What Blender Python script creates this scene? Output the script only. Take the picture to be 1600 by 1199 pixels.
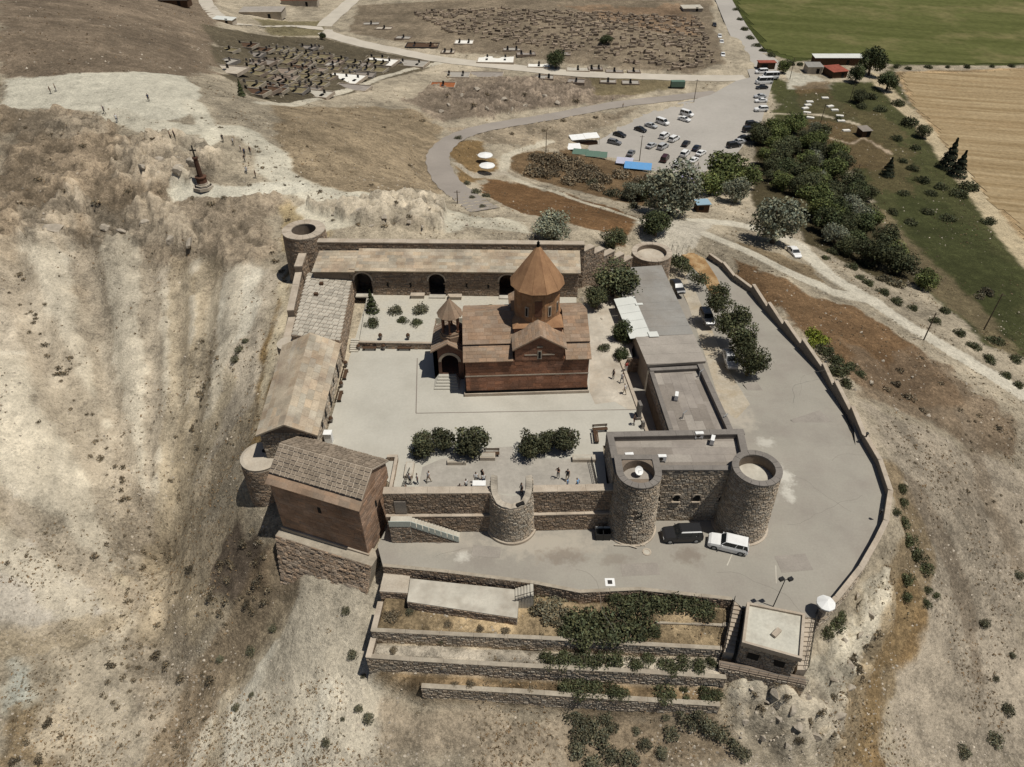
import bpy, bmesh, math, random
import numpy as np
from mathutils import Vector, Matrix
R = math.radians
for o in list(bpy.data.objects): bpy.data.objects.remove(o)
scn = bpy.context.scene
# ------------------------------------------------------------------ camera
FPX, PITCH, HC = 1109.0, R(40), 66.0
cam_d = bpy.data.cameras.new('camera'); cam = bpy.data.objects.new('camera', cam_d)
scn.collection.objects.link(cam); scn.camera = cam
cam_d.sensor_width = 36; cam_d.lens = 36*FPX/1600; cam_d.clip_start = .5; cam_d.clip_end = 4000
cam.location = (0, 0, HC); cam.rotation_euler = (math.pi/2-PITCH, 0, 0)
# ------------------------------------------------------------------ sky and sun
SUN_EL, SUN_AZ = R(70), R(-20)            # azimuth of the sun from +X towards +Y
w = bpy.data.worlds.new('World'); scn.world = w; w.use_nodes = True
nt = w.node_tree; bgn = nt.nodes['Background']
sky = nt.nodes.new('ShaderNodeTexSky'); sky.sky_type = 'NISHITA'; sky.sun_disc = False
sky.sun_elevation = SUN_EL; sky.sun_rotation = math.pi/2-SUN_AZ
nt.links.new(sky.outputs[0], bgn.inputs[0]); bgn.inputs[1].default_value = .05
sd = bpy.data.lights.new('sun', 'SUN'); sd.energy = 5.0; sd.angle = R(.5); sd.color = (1, .965, .89)
so = bpy.data.objects.new('sun', sd); scn.collection.objects.link(so)
tosun = Vector((math.cos(SUN_EL)*math.cos(SUN_AZ), math.cos(SUN_EL)*math.sin(SUN_AZ), math.sin(SUN_EL)))
so.rotation_euler = tosun.to_track_quat('Z', 'Y').to_euler()
so.location = (60, -20, 120)
vs = scn.view_settings
vs.view_transform = 'Standard'; vs.look = 'None'; vs.exposure = -.33; vs.gamma = 1; vs.use_curve_mapping = False
# ------------------------------------------------------------------ helpers
rnd = random.Random(7); nprng = np.random.default_rng(5)
COL = scn.collection
cP, sP = math.cos(PITCH), math.sin(PITCH)
def ray(px, py):
    v = py-599.5
    return (px-800., FPX*cP-v*sP, -FPX*sP-v*cP)
def U(px, py, z):
    "world point at elevation z that the photograph shows at this pixel"
    d = ray(px, py); t = (z-HC)/d[2]
    return Vector((d[0]*t, d[1]*t, z))
def tag(o, label=None, cat=None, group=None, kind=None):
    if label: o['label'] = label
    if cat: o['category'] = cat
    if group: o['group'] = group
    if kind: o['kind'] = kind
    return o
def thing(name, label, cat, loc=(0, 0, 0), rz=0, group=None):
    o = bpy.data.objects.new(name, None); COL.objects.link(o)
    o.empty_display_size = .3
    o.location = loc; o.rotation_euler = (0, 0, rz)
    return tag(o, label, cat, group)
def adopt(o, parent, world=True):
    "parent o; if its mesh is in world coordinates keep it there"
    o.parent = parent
    if world:
        m = Matrix.Translation(parent.location) @ parent.rotation_euler.to_matrix().to_4x4()
        if parent.parent:
            m = Matrix.Identity(4) if parent.type == 'MESH' else m
        elif parent.type == 'MESH': m = Matrix.Identity(4)
        o.matrix_parent_inverse = m.inverted()
    return o
class MB:
    "collects faces for one mesh"
    def __init__(s): s.v = []; s.f = []; s.c = []; s.m = []; s.hasc = False
    def add(s, vs, fs, col=None, mi=0):
        n = len(s.v); s.v += [tuple(p) for p in vs]
        s.f += [tuple(n+i for i in q) for q in fs]
        s.m += [mi]*len(fs)
        if col is not None: s.hasc = True
        s.c += [col if col is not None else (1, 1, 1)]*len(vs)
        return s
    def box(s, c, d, rz=0, col=None, taper=1.0, mi=0):
        "box with base centre c, full size d, turned by rz"
        ca, sa = math.cos(rz), math.sin(rz); vs = []
        for k, z in enumerate((0, d[2])):
            t = taper if k else 1
            for a, b in ((-1, -1), (1, -1), (1, 1), (-1, 1)):
                x, y = a*d[0]/2*t, b*d[1]/2*t
                vs.append((c[0]+x*ca-y*sa, c[1]+x*sa+y*ca, c[2]+z))
        return s.add(vs, [(3, 2, 1, 0), (4, 5, 6, 7), (0, 1, 5, 4), (1, 2, 6, 5), (2, 3, 7, 6), (3, 0, 4, 7)], col, mi)
    def prism(s, poly, z0, z1, col=None):
        "vertical prism over a polygon of xy (z1 may be a list of heights)"
        a = sum(poly[i][0]*poly[(i+1) % len(poly)][1]-poly[(i+1) % len(poly)][0]*poly[i][1] for i in range(len(poly)))
        if a < 0:
            poly = list(poly)[::-1]
            if not isinstance(z1, (int, float)): z1 = list(z1)[::-1]
            if not isinstance(z0, (int, float)): z0 = list(z0)[::-1]
        n = len(poly)
        zt = [z1]*n if isinstance(z1, (int, float)) else z1
        zb = [z0]*n if isinstance(z0, (int, float)) else z0
        vs = [(p[0], p[1], zb[i]) for i, p in enumerate(poly)]+[(p[0], p[1], zt[i]) for i, p in enumerate(poly)]
        fs = [tuple(range(n))[::-1], tuple(range(n, 2*n))]+[(i, (i+1) % n, n+(i+1) % n, n+i) for i in range(n)]
        return s.add(vs, fs, col)
    def lathe(s, c, prof, n=24, a0=0, a1=2*math.pi, col=None):
        "surface of revolution: prof = [(r, z)...]"
        full = abs(a1-a0-2*math.pi) < 1e-6; m = n if full else n+1
        vs = [(c[0]+r*math.cos(a0+(a1-a0)*i/n), c[1]+r*math.sin(a0+(a1-a0)*i/n), c[2]+z) for r, z in prof for i in range(m)]
        fs = []
        for k in range(len(prof)-1):
            for i in range(n):
                j = (i+1) % m
                fs.append((k*m+i, k*m+j, (k+1)*m+j, (k+1)*m+i))
        return s.add(vs, fs, col)
    def tube(s, a, b, r, n=6, r2=None, col=None):
        a, b = Vector(a), Vector(b); d = (b-a)
        if d.length < 1e-6: return s
        q = d.to_track_quat('Z', 'Y'); r2 = r if r2 is None else r2
        vs = []
        for p, rr in ((a, r), (b, r2)):
            for i in range(n):
                t = 2*math.pi*i/n; vs.append(p+q @ Vector((rr*math.cos(t), rr*math.sin(t), 0)))
        fs = [(i, (i+1) % n, n+(i+1) % n, n+i) for i in range(n)]+[tuple(range(n))[::-1], tuple(range(n, 2*n))]
        return s.add(vs, fs, col)
    def quad(s, *p, col=None): return s.add(p, [tuple(range(len(p)))], col)
    def slab(s, pts, th, col=None):
        "a plate of thickness th under a planar polygon (given counter-clockwise from above)"
        n = len(pts); P = [Vector(p) for p in pts]
        nr = (P[1]-P[0]).cross(P[2]-P[0]).normalized()
        if nr.z < 0: P = P[::-1]; nr = -nr
        vs = [p-nr*th for p in P]+P
        fs = [tuple(range(n))[::-1], tuple(range(n, 2*n))]+[(i, (i+1) % n, n+(i+1) % n, n+i) for i in range(n)]
        return s.add(vs, fs, col)
    def mesh(s, name, mats, smooth=False):
        me = bpy.data.meshes.new(name); me.from_pydata(s.v, [], s.f)
        if not isinstance(mats, (list, tuple)): mats = [mats]
        for m in mats: me.materials.append(m)
        if len(mats) > 1: me.polygons.foreach_set('material_index', s.m)
        if s.hasc:
            ca = me.color_attributes.new('Col', 'FLOAT_COLOR', 'POINT')
            arr = np.ones((len(s.v), 4), np.float32); arr[:, :3] = np.array(s.c, np.float32)
            ca.data.foreach_set('color', arr.ravel())
        if smooth: me.polygons.foreach_set('use_smooth', [True]*len(me.polygons))
        me.update(); return me
    def build(s, name, mats, parent=None, smooth=False, world=True, kind=None):
        o = bpy.data.objects.new(name, s.mesh(name, mats, smooth)); COL.objects.link(o)
        if parent: adopt(o, parent, world)
        if kind: o['kind'] = kind
        return o
def obj(name, me, parent=None, world=True):
    o = bpy.data.objects.new(name, me); COL.objects.link(o)
    if parent: adopt(o, parent, world)
    return o
def dup(root, loc, rz=0, sc=1, label=None, group=None, cat=None):
    "copy of a thing (local-coordinate parts) with its parts and sub-parts"
    r = root.copy(); COL.objects.link(r); r.location = loc; r.rotation_euler = (0, 0, rz)
    r.scale = (sc, sc, sc) if isinstance(sc, (int, float)) else sc
    tag(r, label, cat, group)
    for ch in root.children:
        c = ch.copy(); COL.objects.link(c); c.parent = r
        for g in ch.children:
            d = g.copy(); COL.objects.link(d); d.parent = c
    return r
def lerp(a, b, t): return a+(b-a)*t
# ------------------------------------------------------------------ materials
def mat(name, col, var=.18, scale=.6, fine=6., bump=.25, rough=.9, attr=False, spec=.15, metal=0, stain=None, stain_scale=.25, stain_amt=.5, fvar=None):
    m = bpy.data.materials.new(name); m.use_nodes = True
    N, L = m.node_tree.nodes, m.node_tree.links
    b = N['Principled BSDF']; b.inputs['Roughness'].default_value = rough
    b.inputs['Specular IOR Level'].default_value = spec; b.inputs['Metallic'].default_value = metal
    tc = N.new('ShaderNodeTexCoord')
    def noise(sc, det=4, ro=.6):
        n = N.new('ShaderNodeTexNoise'); n.inputs['Scale'].default_value = sc
        n.inputs['Detail'].default_value = det; n.inputs['Roughness'].default_value = ro
        L.new(tc.outputs['Object'], n.inputs['Vector']); return n
    n1, n2 = noise(scale, 5), noise(fine, 4, .7)
    def rng(src, lo, hi, a=.3, z=.7):
        r = N.new('ShaderNodeMapRange'); L.new(src, r.inputs[0])
        r.inputs[1].default_value = a; r.inputs[2].default_value = z
        r.inputs[3].default_value = lo; r.inputs[4].default_value = hi; return r.outputs[0]
    mu = N.new('ShaderNodeMath'); mu.operation = 'MULTIPLY'
    fv = var*.8 if fvar is None else fvar
    L.new(rng(n1.outputs[0], 1-var, 1+var), mu.inputs[0]); L.new(rng(n2.outputs[0], 1-fv, 1+fv), mu.inputs[1])
    base = N.new('ShaderNodeRGB'); base.outputs[0].default_value = (*col, 1); src = base.outputs[0]
    if stain:
        ns = noise(stain_scale, 6, .65); mx = N.new('ShaderNodeMix'); mx.data_type = 'RGBA'
        L.new(rng(ns.outputs[0], 0, stain_amt, .45, .65), mx.inputs['Factor'])
        L.new(src, mx.inputs['A']); mx.inputs['B'].default_value = (*stain, 1); src = mx.outputs['Result']
    vm = N.new('ShaderNodeVectorMath'); vm.operation = 'SCALE'
    L.new(src, vm.inputs[0]); L.new(mu.outputs[0], vm.inputs['Scale']); out = vm.outputs[0]
    if attr:
        at = N.new('ShaderNodeAttribute'); at.attribute_name = 'Col'
        v2 = N.new('ShaderNodeVectorMath'); v2.operation = 'MULTIPLY'
        L.new(out, v2.inputs[0]); L.new(at.outputs['Color'], v2.inputs[1]); out = v2.outputs[0]
    L.new(out, b.inputs['Base Color'])
    if bump:
        bp = N.new('ShaderNodeBump'); bp.inputs['Strength'].default_value = bump; bp.inputs['Distance'].default_value = .08
        L.new(n2.outputs[0], bp.inputs['Height']); L.new(bp.outputs[0], b.inputs['Normal'])
    return m
def leafmat(name, col, var=.35):
    m = bpy.data.materials.new(name); m.use_nodes = True
    N, L = m.node_tree.nodes, m.node_tree.links; b = N['Principled BSDF']
    b.inputs['Roughness'].default_value = .75; b.inputs['Specular IOR Level'].default_value = .12
    at = N.new('ShaderNodeAttribute'); at.attribute_name = 'Col'
    oi = N.new('ShaderNodeObjectInfo'); r = N.new('ShaderNodeMapRange')
    L.new(oi.outputs['Random'], r.inputs[0]); r.inputs[3].default_value = 1-var*.6; r.inputs[4].default_value = 1+var*.6
    v = N.new('ShaderNodeVectorMath'); v.operation = 'MULTIPLY'; v.inputs[0].default_value = col
    L.new(at.outputs['Color'], v.inputs[1])
    v2 = N.new('ShaderNodeVectorMath'); v2.operation = 'SCALE'; L.new(v.outputs[0], v2.inputs[0]); L.new(r.outputs[0], v2.inputs['Scale'])
    L.new(v2.outputs[0], b.inputs['Base Color'])
    return m
def plain(name, col, rough=.6, metal=0, spec=.3):
    return mat(name, col, var=.06, scale=1.5, fine=9, bump=0, rough=rough, metal=metal, spec=spec)
MT = dict(
 tuff=mat('red_tuff', (.26, .128, .078), .28, .35, 5, .3, attr=True, stain=(.12, .075, .055), stain_scale=.3, stain_amt=.55),
 browntuff=mat('brown_tuff', (.34, .225, .155), .25, .35, 5, .3, attr=True, stain=(.20, .13, .09), stain_scale=.3, stain_amt=.5),
 chapelslab=mat('brown_roof_slab', (.26, .21, .16), .22, .6, 6, .35, attr=True),
 tuffroof=mat('tuff_roof_stone', (.275, .19, .13), .2, .4, 5, .3, attr=True, stain=(.25, .19, .135), stain_scale=.5, stain_amt=.6),
 conetuff=mat('orange_tuff_slabs', (.36, .205, .108), .14, .5, 6, .2, attr=True, stain=(.2, .10, .055), stain_scale=.6, stain_amt=.5),
 rubble=mat('rubble_stone', (.29, .22, .16), .22, .5, 7, .5, attr=True),
 rubgrey=mat('grey_rubble_stone', (.37, .31, .24), .2, .5, 7, .5, attr=True),
 mortar=mat('mortar', (.19, .15, .115), .2, .8, 8, .5),
 coping=mat('stone_coping', (.42, .355, .28), .16, .5, 6, .35, stain=(.30, .235, .17), stain_scale=.4, stain_amt=.6),
 copdirt=mat('dirty_coping', (.34, .295, .23), .2, .6, 4, .4, stain=(.25, .205, .155), stain_scale=.5, stain_amt=.7),
 copgrey=mat('grey_basalt_coping', (.185, .165, .145), .15, .7, 6, .25),
 earthroof=mat('weathered_roof_stone', (.39, .325, .24), .22, .3, 5, .35, attr=True, stain=(.27, .205, .15), stain_scale=.35, stain_amt=.7),
 slabroof=mat('pale_roof_slab', (.46, .42, .35), .2, .5, 6, .35, attr=True, stain=(.26, .215, .17), stain_scale=.8, stain_amt=.8),
 plaster=mat('lime_plaster', (.44, .385, .31), .14, .4, 5, .3, stain=(.34, .28, .21), stain_scale=.5, stain_amt=.5),
 paving=mat('courtyard_paving', (.435, .41, .35), .07, .15, 3, .08, stain=(.36, .335, .28), stain_scale=.12, stain_amt=.6),
 patio=mat('patio_paving', (.345, .315, .27), .13, .4, 2.2, .12, stain=(.28, .255, .22), stain_scale=.3, stain_amt=.7),
 asphalt=mat('worn_asphalt', (.305, .28, .235), .08, .12, 4, .15, stain=(.265, .235, .20), stain_scale=.14, stain_amt=.8, fvar=.06),
 dusty=mat('dusty_asphalt', (.33, .285, .23), .16, .3, 3, .2, stain=(.20, .165, .13), stain_scale=.22, stain_amt=.8),
 lot=mat('parking_lot_gravel', (.37, .34, .30), .08, .04, 1.2, .1, stain=(.30, .275, .24), stain_scale=.03, stain_amt=.6),
 road=mat('road_asphalt', (.285, .25, .215), .1, .1, 3, .1),
 dirtroad=mat('pale_dirt_road', (.475, .425, .35), .1, .12, 3, .15),
 concrete=mat('pale_concrete', (.46, .425, .355), .13, .6, 4, .2, stain=(.32, .28, .225), stain_scale=.5, stain_amt=.7),
 felt=mat('roof_felt', (.285, .25, .215), .14, .35, 4, .1, stain=(.19, .165, .145), stain_scale=.5, stain_amt=.5),
 felt2=mat('roof_felt_dark', (.225, .195, .165), .14, .35, 4, .1),
 felt3=mat('roof_felt_light', (.315, .28, .24), .14, .35, 4, .1),
 metalroof=mat('grey_sheet_roof', (.265, .25, .225), .1, .3, 4, .08, rough=.6, stain=(.225, .2, .17), stain_scale=.2, stain_amt=.8),
 whitemetal=mat('white_sheet_roof', (.60, .60, .55), .06, .3, 5, .03, rough=.5),
 dark=plain('dark_opening', (.012, .011, .010), .9), wood=mat('dark_wood', (.085, .05, .03), .2, 2, 12, .2),
 wood2=mat('orange_wood', (.28, .10, .04), .2, 2, 12, .2),
 white=plain('white_paint', (.75, .74, .71), .5), offwhite=plain('off_white_paint', (.62, .61, .57), .5), black=plain('black_metal', (.015, .015, .016), .45), iron=plain('dark_iron', (.05, .045, .04), .5, .4),
 grey=plain('grey_metal', (.33, .33, .32), .5), glass=plain('dark_glass', (.015, .018, .02), .08, 0, .5),
 rubber=plain('tyre_rubber', (.02, .02, .02), .8), chrome=plain('light_lens', (.7, .7, .68), .2), redlens=plain('red_lens', (.35, .02, .015), .25),
 bark=mat('bark', (.11, .085, .06), .25, 3, 14, .4), marble=mat('white_marble', (.72, .69, .62), .08, .8, 5, .05), blackstone=plain('black_granite', (.028, .026, .026), .35),
 redroof=mat('rusty_red_roof', (.26, .075, .05), .25, .3, 2, .1), tarpblue=plain('blue_tarp', (.12, .30, .55), .5), tarpgreen=plain('green_tarp', (.10, .16, .12), .6),
 tarplav=plain('lavender_tarp', (.42, .42, .50), .6), tarppurple=plain('purple_tarp', (.28, .24, .40), .6), hutblue=plain('blue_grey_roof', (.25, .36, .43), .6),
 glassrail=plain('pale_green_panel', (.42, .45, .40), .3), rock=mat('pale_rock', (.37, .32, .255), .25, .25, 2.5, .8, attr=True), gravestone=mat('grave_stone', (.25, .205, .16), .2, .5, 6, .3, attr=True),
)
LF = dict(dark=leafmat('dark_leaves', (.068, .08, .036)), mid=leafmat('green_leaves', (.105, .122, .042)), olive=leafmat('silver_leaves', (.175, .18, .125)),
 dry=leafmat('dry_shrub_leaves', (.19, .148, .095)), scrub=leafmat('scrub_leaves', (.13, .105, .07)), tuft=leafmat('dry_tuft_leaves', (.215, .165, .105)), conifer=leafmat('conifer_needles', (.035, .04, .024)), bright=leafmat('yellow_green_leaves', (.17, .19, .03)),
 hedge=leafmat('hedge_leaves', (.075, .08, .04)), court=leafmat('courtyard_tree_leaves', (.075, .077, .042)), sage=leafmat('sage_leaves', (.115, .11, .07)), bloom=leafmat('oleander_leaves', (.16, .14, .09)))
# ------------------------------------------------------------------ terrain
def vnoise(x, y, seed=0):
    xi = np.floor(x).astype(np.int64); yi = np.floor(y).astype(np.int64); fx = x-xi; fy = y-yi
    def h(a, b):
        n = (a*374761393+b*668265263+seed*974634777) & 0x7fffffff
        n = ((n ^ (n >> 13))*1274126177) & 0x7fffffff
        return ((n ^ (n >> 16)) & 0xffff)/65535.
    ux = fx*fx*(3-2*fx); uy = fy*fy*(3-2*fy)
    return (h(xi, yi)*(1-ux)+h(xi+1, yi)*ux)*(1-uy)+(h(xi, yi+1)*(1-ux)+h(xi+1, yi+1)*ux)*uy
def fbm(x, y, oct=4, seed=0, gain=.5):
    s = 0; a = 1; t = 0
    for k in range(oct):
        s = s+a*vnoise(x*2**k+k*17.3, y*2**k-k*9.1, seed+k); t += a; a *= gain
    return s/t-.5
CP = """430,470,3.5 422,600,2.2 405,690,.8 380,760,-2 345,600,-4 310,700,-10 250,850,-19 310,900,-15 400,900,-8 425,830,-2 530,940,-7.6 590,950,-5 470,1000,-10 540,1100,-10
 650,1140,-8.6 560,1185,-11 400,1150,-15 250,1150,-20 60,1150,-19 20,1050,-17 60,850,-14 120,780,-14 0,700,-8 0,600,-5 150,640,-11 100,500,-4 250,520,-6 240,680,-13 330,430,0 250,400,0 100,400,1 200,350,4
 80,330,6 0,400,3 300,320,7 380,310,7 430,300,6.6 490,325,6 445,345,4.5 440,400,4 560,345,6.5 640,350,6 750,362,4 850,365,1 950,370,-1 1000,372,-2
 318,290,9 230,230,11 100,230,11 0,230,10 130,150,13 230,150,13 0,150,13 280,135,11 330,170,9 390,240,8 420,200,7 500,210,3 560,210,0 620,230,-4 660,260,-8 690,230,-11 700,280,-8 740,320,-5 680,200,-13
 740,180,-16 850,170,-19 1000,150,-22 600,170,-10 500,165,-5 450,165,-3 560,120,-13 400,140,1 450,110,-9 390,110,-4 350,90,-1 330,60,-2 250,60,8 100,60,15 0,60,18 0,0,15 200,0,5 320,10,-10 420,20,-17
 500,40,-18 620,80,-19 560,60,-19 700,110,-20 900,120,-21.5 1000,70,-18 800,50,-17 900,20,-19 700,10,-20 1100,100,-21.5 1130,50,-22 1200,100,-22 1050,170,-22 1180,200,-22 1130,250,-22 950,220,-21.5 1050,250,-22
 1300,50,-23 1500,50,-24 1450,150,-24 1580,300,-23 1480,330,-22 1400,350,-20 1300,250,-21 1250,350,-16 1240,395,-12.5 1150,320,-15 1060,350,-8 1090,300,-17 1000,310,-15 950,280,-18 900,250,-19 850,290,-13 800,250,-14 780,300,-9 900,330,-6
 1120,378,-7.5 1330,460,-10.5 1440,520,-11.5 1560,600,-13 1250,480,-7 1330,560,-5.5 1300,585,-3 1400,610,-7 1500,660,-11 1600,700,-14 1350,650,-2.4 1420,720,-5 1500,770,-10 1600,820,-16 1405,780,-3.5
 1470,900,-11 1400,850,-4 1550,950,-17 1600,1100,-23 1400,940,-8 1360,1050,-13 1310,980,-5 1280,1060,-5 1200,1068,-3.8 1255,1073,-4.3 1150,1062,-4.8 1200,1118,-8 1280,1130,-12 1150,1160,-10.5 1000,1190,-10 850,1190,-9.5 1500,1190,-22 1500,480,-17 1590,540,-16 1400,420,-17 1550,440,-20
 1190,440,-6 1150,415,-5.8 1230,500,-4.5 1100,392,-6.2"""
cps = []
for t in CP.split():
    a, b, c = map(float, t.split(',')); p = U(a, b, c); cps.append((p.x, p.y, c))
# inside the fortress and under the frame, far field
for x in range(-24, 41, 8):
    for y in (54, 62): cps.append((x, y, -.3))
    for y in (72, 80, 88, 95): cps.append((x if x < 22 else x, y, 1 if x < 22 else -1.0-(y-66)*.14))
cps += [(x, 38, -8.5) for x in (-10, 0, 10)]+[(-60, 5, -24), (0, 5, -16), (60, 5, -26), (-200, 20, -20), (200, 20, -28), (-250, 100, -4), (-300, 250, 14), (-350, 450, 5), (-400, 800, -20), (0, 600, -22), (0, 900, -22), (250, 450, -24), (400, 300, -24), (400, 800, -24), (300, 150, -20), (250, 100, -20), (500, 500, -24), (-150, 60, -12)]
cps = np.array(cps)
def tps_fit(P, lam=.6):
    X = P[:, :2]/100; n = len(X)
    d2 = ((X[:, None]-X[None])**2).sum(-1); K = .5*d2*np.log(d2+1e-12)+np.eye(n)*lam*.01
    A = np.zeros((n+3, n+3)); A[:n, :n] = K; A[:n, n] = 1; A[:n, n+1:] = X; A[n, :n] = 1; A[n+1:, :n] = X.T
    return np.linalg.solve(A, np.r_[P[:, 2], 0, 0, 0]), X
TW, TX = tps_fit(cps)
def tps(x, y):
    sh = np.shape(x); x = np.ravel(x)/100; y = np.ravel(y)/100; n = len(TX)
    out = TW[n]+TW[n+1]*x+TW[n+2]*y
    for i in range(n):
        d2 = (x-TX[i, 0])**2+(y-TX[i, 1])**2
        out = out+TW[i]*.5*d2*np.log(d2+1e-12)
    return out.reshape(sh)
def axis(segs):
    out = [segs[0][0]]
    for a, b, s0, s1 in segs:
        x = a
        while x < b-1e-6:
            t = (x-a)/(b-a); x += s0+(s1-s0)*t; out.append(min(x, b))
    return np.array(out)
gx = axis([(-420, -140, 14, 1.4), (-140, -82, 1.4, .5), (-82, 60, .42, .42), (60, 150, .55, 1.3), (150, 520, 1.5, 18)])
gy = axis([(-30, 28, 6, .6), (28, 110, .42, .42), (110, 200, .5, .9), (200, 450, 1.0, 2.6), (450, 950, 3, 40)])
GX, GY = np.meshgrid(gx, gy)
# coarse evaluate then bilinear refine for speed
cx = np.r_[np.arange(-420, 520.1, 4)]; cy = np.r_[np.arange(-30, 952, 4)]
CX, CY = np.meshgrid(cx, cy); CZ = tps(CX, CY)
def bil(x, y, ax, ay, Z):
    i = np.clip(np.searchsorted(ax, x)-1, 0, len(ax)-2); j = np.clip(np.searchsorted(ay, y)-1, 0, len(ay)-2)
    tx = np.clip((x-ax[i])/(ax[i+1]-ax[i]), 0, 1); ty = np.clip((y-ay[j])/(ay[j+1]-ay[j]), 0, 1)
    return (Z[j, i]*(1-tx)+Z[j, i+1]*tx)*(1-ty)+(Z[j+1, i]*(1-tx)+Z[j+1, i+1]*tx)*ty
BASE = np.clip(bil(GX, GY, cx, cy, CZ), -30, 22)
def poly_sd(x, y, poly):
    "signed distance, positive inside"
    d = np.full(x.shape, 1e9); ins = np.zeros(x.shape, bool); n = len(poly)
    for i in range(n):
        ax, ay = poly[i][0], poly[i][1]; bx, by = poly[(i+1) % n][0], poly[(i+1) % n][1]
        ex, ey = bx-ax, by-ay; L2 = ex*ex+ey*ey+1e-9
        t = np.clip(((x-ax)*ex+(y-ay)*ey)/L2, 0, 1)
        d = np.minimum(d, (x-ax-t*ex)**2+(y-ay-t*ey)**2)
        if abs(by-ay) > 1e-9:
            c = ((ay > y) != (by > y)) & (x < (bx-ax)*(y-ay)/(by-ay)+ax); ins ^= c
    d = np.sqrt(d); return np.where(ins, d, -d)
def line_d(x, y, pts):
    d = np.full(x.shape, 1e9)
    for i in range(len(pts)-1):
        ax, ay = pts[i][0], pts[i][1]; ex, ey = pts[i+1][0]-ax, pts[i+1][1]-ay; L2 = ex*ex+ey*ey+1e-9
        t = np.clip(((x-ax)*ex+(y-ay)*ey)/L2, 0, 1); d = np.minimum(d, (x-ax-t*ex)**2+(y-ay-t*ey)**2)
    return np.sqrt(d)
GZ = BASE.copy()
def ground(x, y): return float(bil(np.array([x]), np.array([y]), gx, gy, GZ)[0])
def G(px, py):
    "where the ray through this pixel meets the terrain"
    d = ray(px, py); t0 = (HC-30)/-d[2]*1.0; lo = (HC-24)/-d[2]; hi = (HC+31)/-d[2]
    ts = np.linspace(lo, hi, 160); z = HC+d[2]*ts; h = bil(d[0]*ts, d[1]*ts, gx, gy, GZ)
    k = np.argmax(z < h) if (z < h).any() else len(ts)-1
    if k == 0: k = 1
    a, b = ts[k-1], ts[k]; fa, fb = z[k-1]-h[k-1], z[k]-h[k]; t = a+(b-a)*(fa/(fa-fb+1e-9))
    return Vector((d[0]*t, d[1]*t, float(bil(np.array([d[0]*t]), np.array([d[1]*t]), gx, gy, GZ)[0])))
def Gp(s): return [G(*map(float, q.split(','))) for q in s.split()]
def Up(s, z): return [U(*map(float, q.split(',')), z) for q in s.split()]
# --- levelled areas
def ramp_z(y): return np.interp(y, [0, 66, 110, 130], [0, 0, -6.0, -7])
WH_ = 1.1   # height of the terrace parapet, whose top is what the photograph shows
def UR(px, py, dz=0.):
    "pixel on the sloping approach road (or dz above it)"
    z = 0.
    for _ in range(30): z = float(ramp_z(U(px, py, z+dz).y))
    p = U(px, py, z+dz); p.z = z; return p
PWALL = [UR(*q, WH_) for q in ((1286, 958), (1311, 936), (1349, 888), (1374, 844), (1388, 815), (1395, 767), (1378.5, 718.5), (1354, 680), (1332.5, 641), (1306, 602), (1288, 573), (1255, 537), (1227, 507), (1202, 479), (1178, 450), (1150, 431), (1132, 411), (1110, 397))]
FORE = Up("598,884 700,894 834,911 905,925 1001,921 1144,936 1160,950", 0)+[Vector((p.x, p.y, 0)) for p in PWALL[:9]]
RAMPE = PWALL[9:]+[UR(1082, 392), UR(1040, 402)]
PLAT = [tuple(p[:2]) for p in FORE]+[tuple(p[:2]) for p in RAMPE]+[(22, 100), (18, 60), (11, 55), (-14, 55), (-15.5, 50)]
COURT = [(-28, 98), (17, 98), (17, 79), (15.3, 78), (17.0, 61), (11.5, 60.5), (11.5, 54), (-15, 54), (-16, 58), (-30, 62)]
TER = {}  # terrace levels: front edge pixel lines
Z0, ZP, ZT1, ZT2, ZT3, ZT4 = 0., -1.0, -2.4, -3.7, -5.7, -7.3
def mixz(sd, z, feather):
    global GZ
    wgt = np.clip(sd/feather+.5, 0, 1); GZ[...] = GZ*(1-wgt)+z*wgt
# --- soil and plant colours by area (albedo), noise height amplitude by area
TC = np.empty(GX.shape+(3,)); TC[...] = (.37, .315, .24)
AMP = np.full(GX.shape, .55)
n_a = fbm(GX*.11, GY*.11, 5, 3); n_b = fbm(GX*.5, GY*.5, 4, 11); n_c = fbm(GX*.03, GY*.03, 4, 21)
streak = fbm(GX*.16+GY*.03, GY*.035, 4, 31)
def zone(poly, col, feather=2., wob=4., amp=None, mixn=0., alpha=1., line=None):
    if line is not None:
        P = Gp(poly); xs = [p.x for p in P]; ys = [p.y for p in P]; pad = line+feather+wob
    else:
        P = Gp(poly); xs = [p.x for p in P]; ys = [p.y for p in P]; pad = feather+wob
    i0, i1 = np.searchsorted(gx, [min(xs)-pad, max(xs)+pad]); j0, j1 = np.searchsorted(gy, [min(ys)-pad, max(ys)+pad])
    s = (slice(j0, j1), slice(i0, i1)); x, y = GX[s], GY[s]
    sd = poly_sd(x, y, P) if line is None else line/2-line_d(x, y, P)
    sd = sd+wob*(n_a[s]*1.3+n_b[s]*.5)+mixn*n_b[s]
    wg = np.clip(sd/(feather*.55)+.5, 0, 1); wg = wg*wg*(3-2*wg)
    TC[s] = TC[s]*(1-(wg*alpha)[..., None])+np.array(col)*(wg*alpha)[..., None]
    if amp is not None: AMP[s] = AMP[s]*(1-wg)+amp*wg
BR, MV, OR, DR, PA, WH, TA = (.265, .205, .15), (.315, .255, .19), (.27, .15, .065), (.335, .255, .15), (.45, .41, .34), (.46, .42, .35), (.35, .29, .22)
zone("0,-20 330,-20 335,40 350,100 300,122 180,122 0,130", BR, 3, 8, .5)
zone("0,170 130,185 260,240 420,310 440,400 330,425 100,395 0,430", MV, 4, 10, 1.3)
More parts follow.
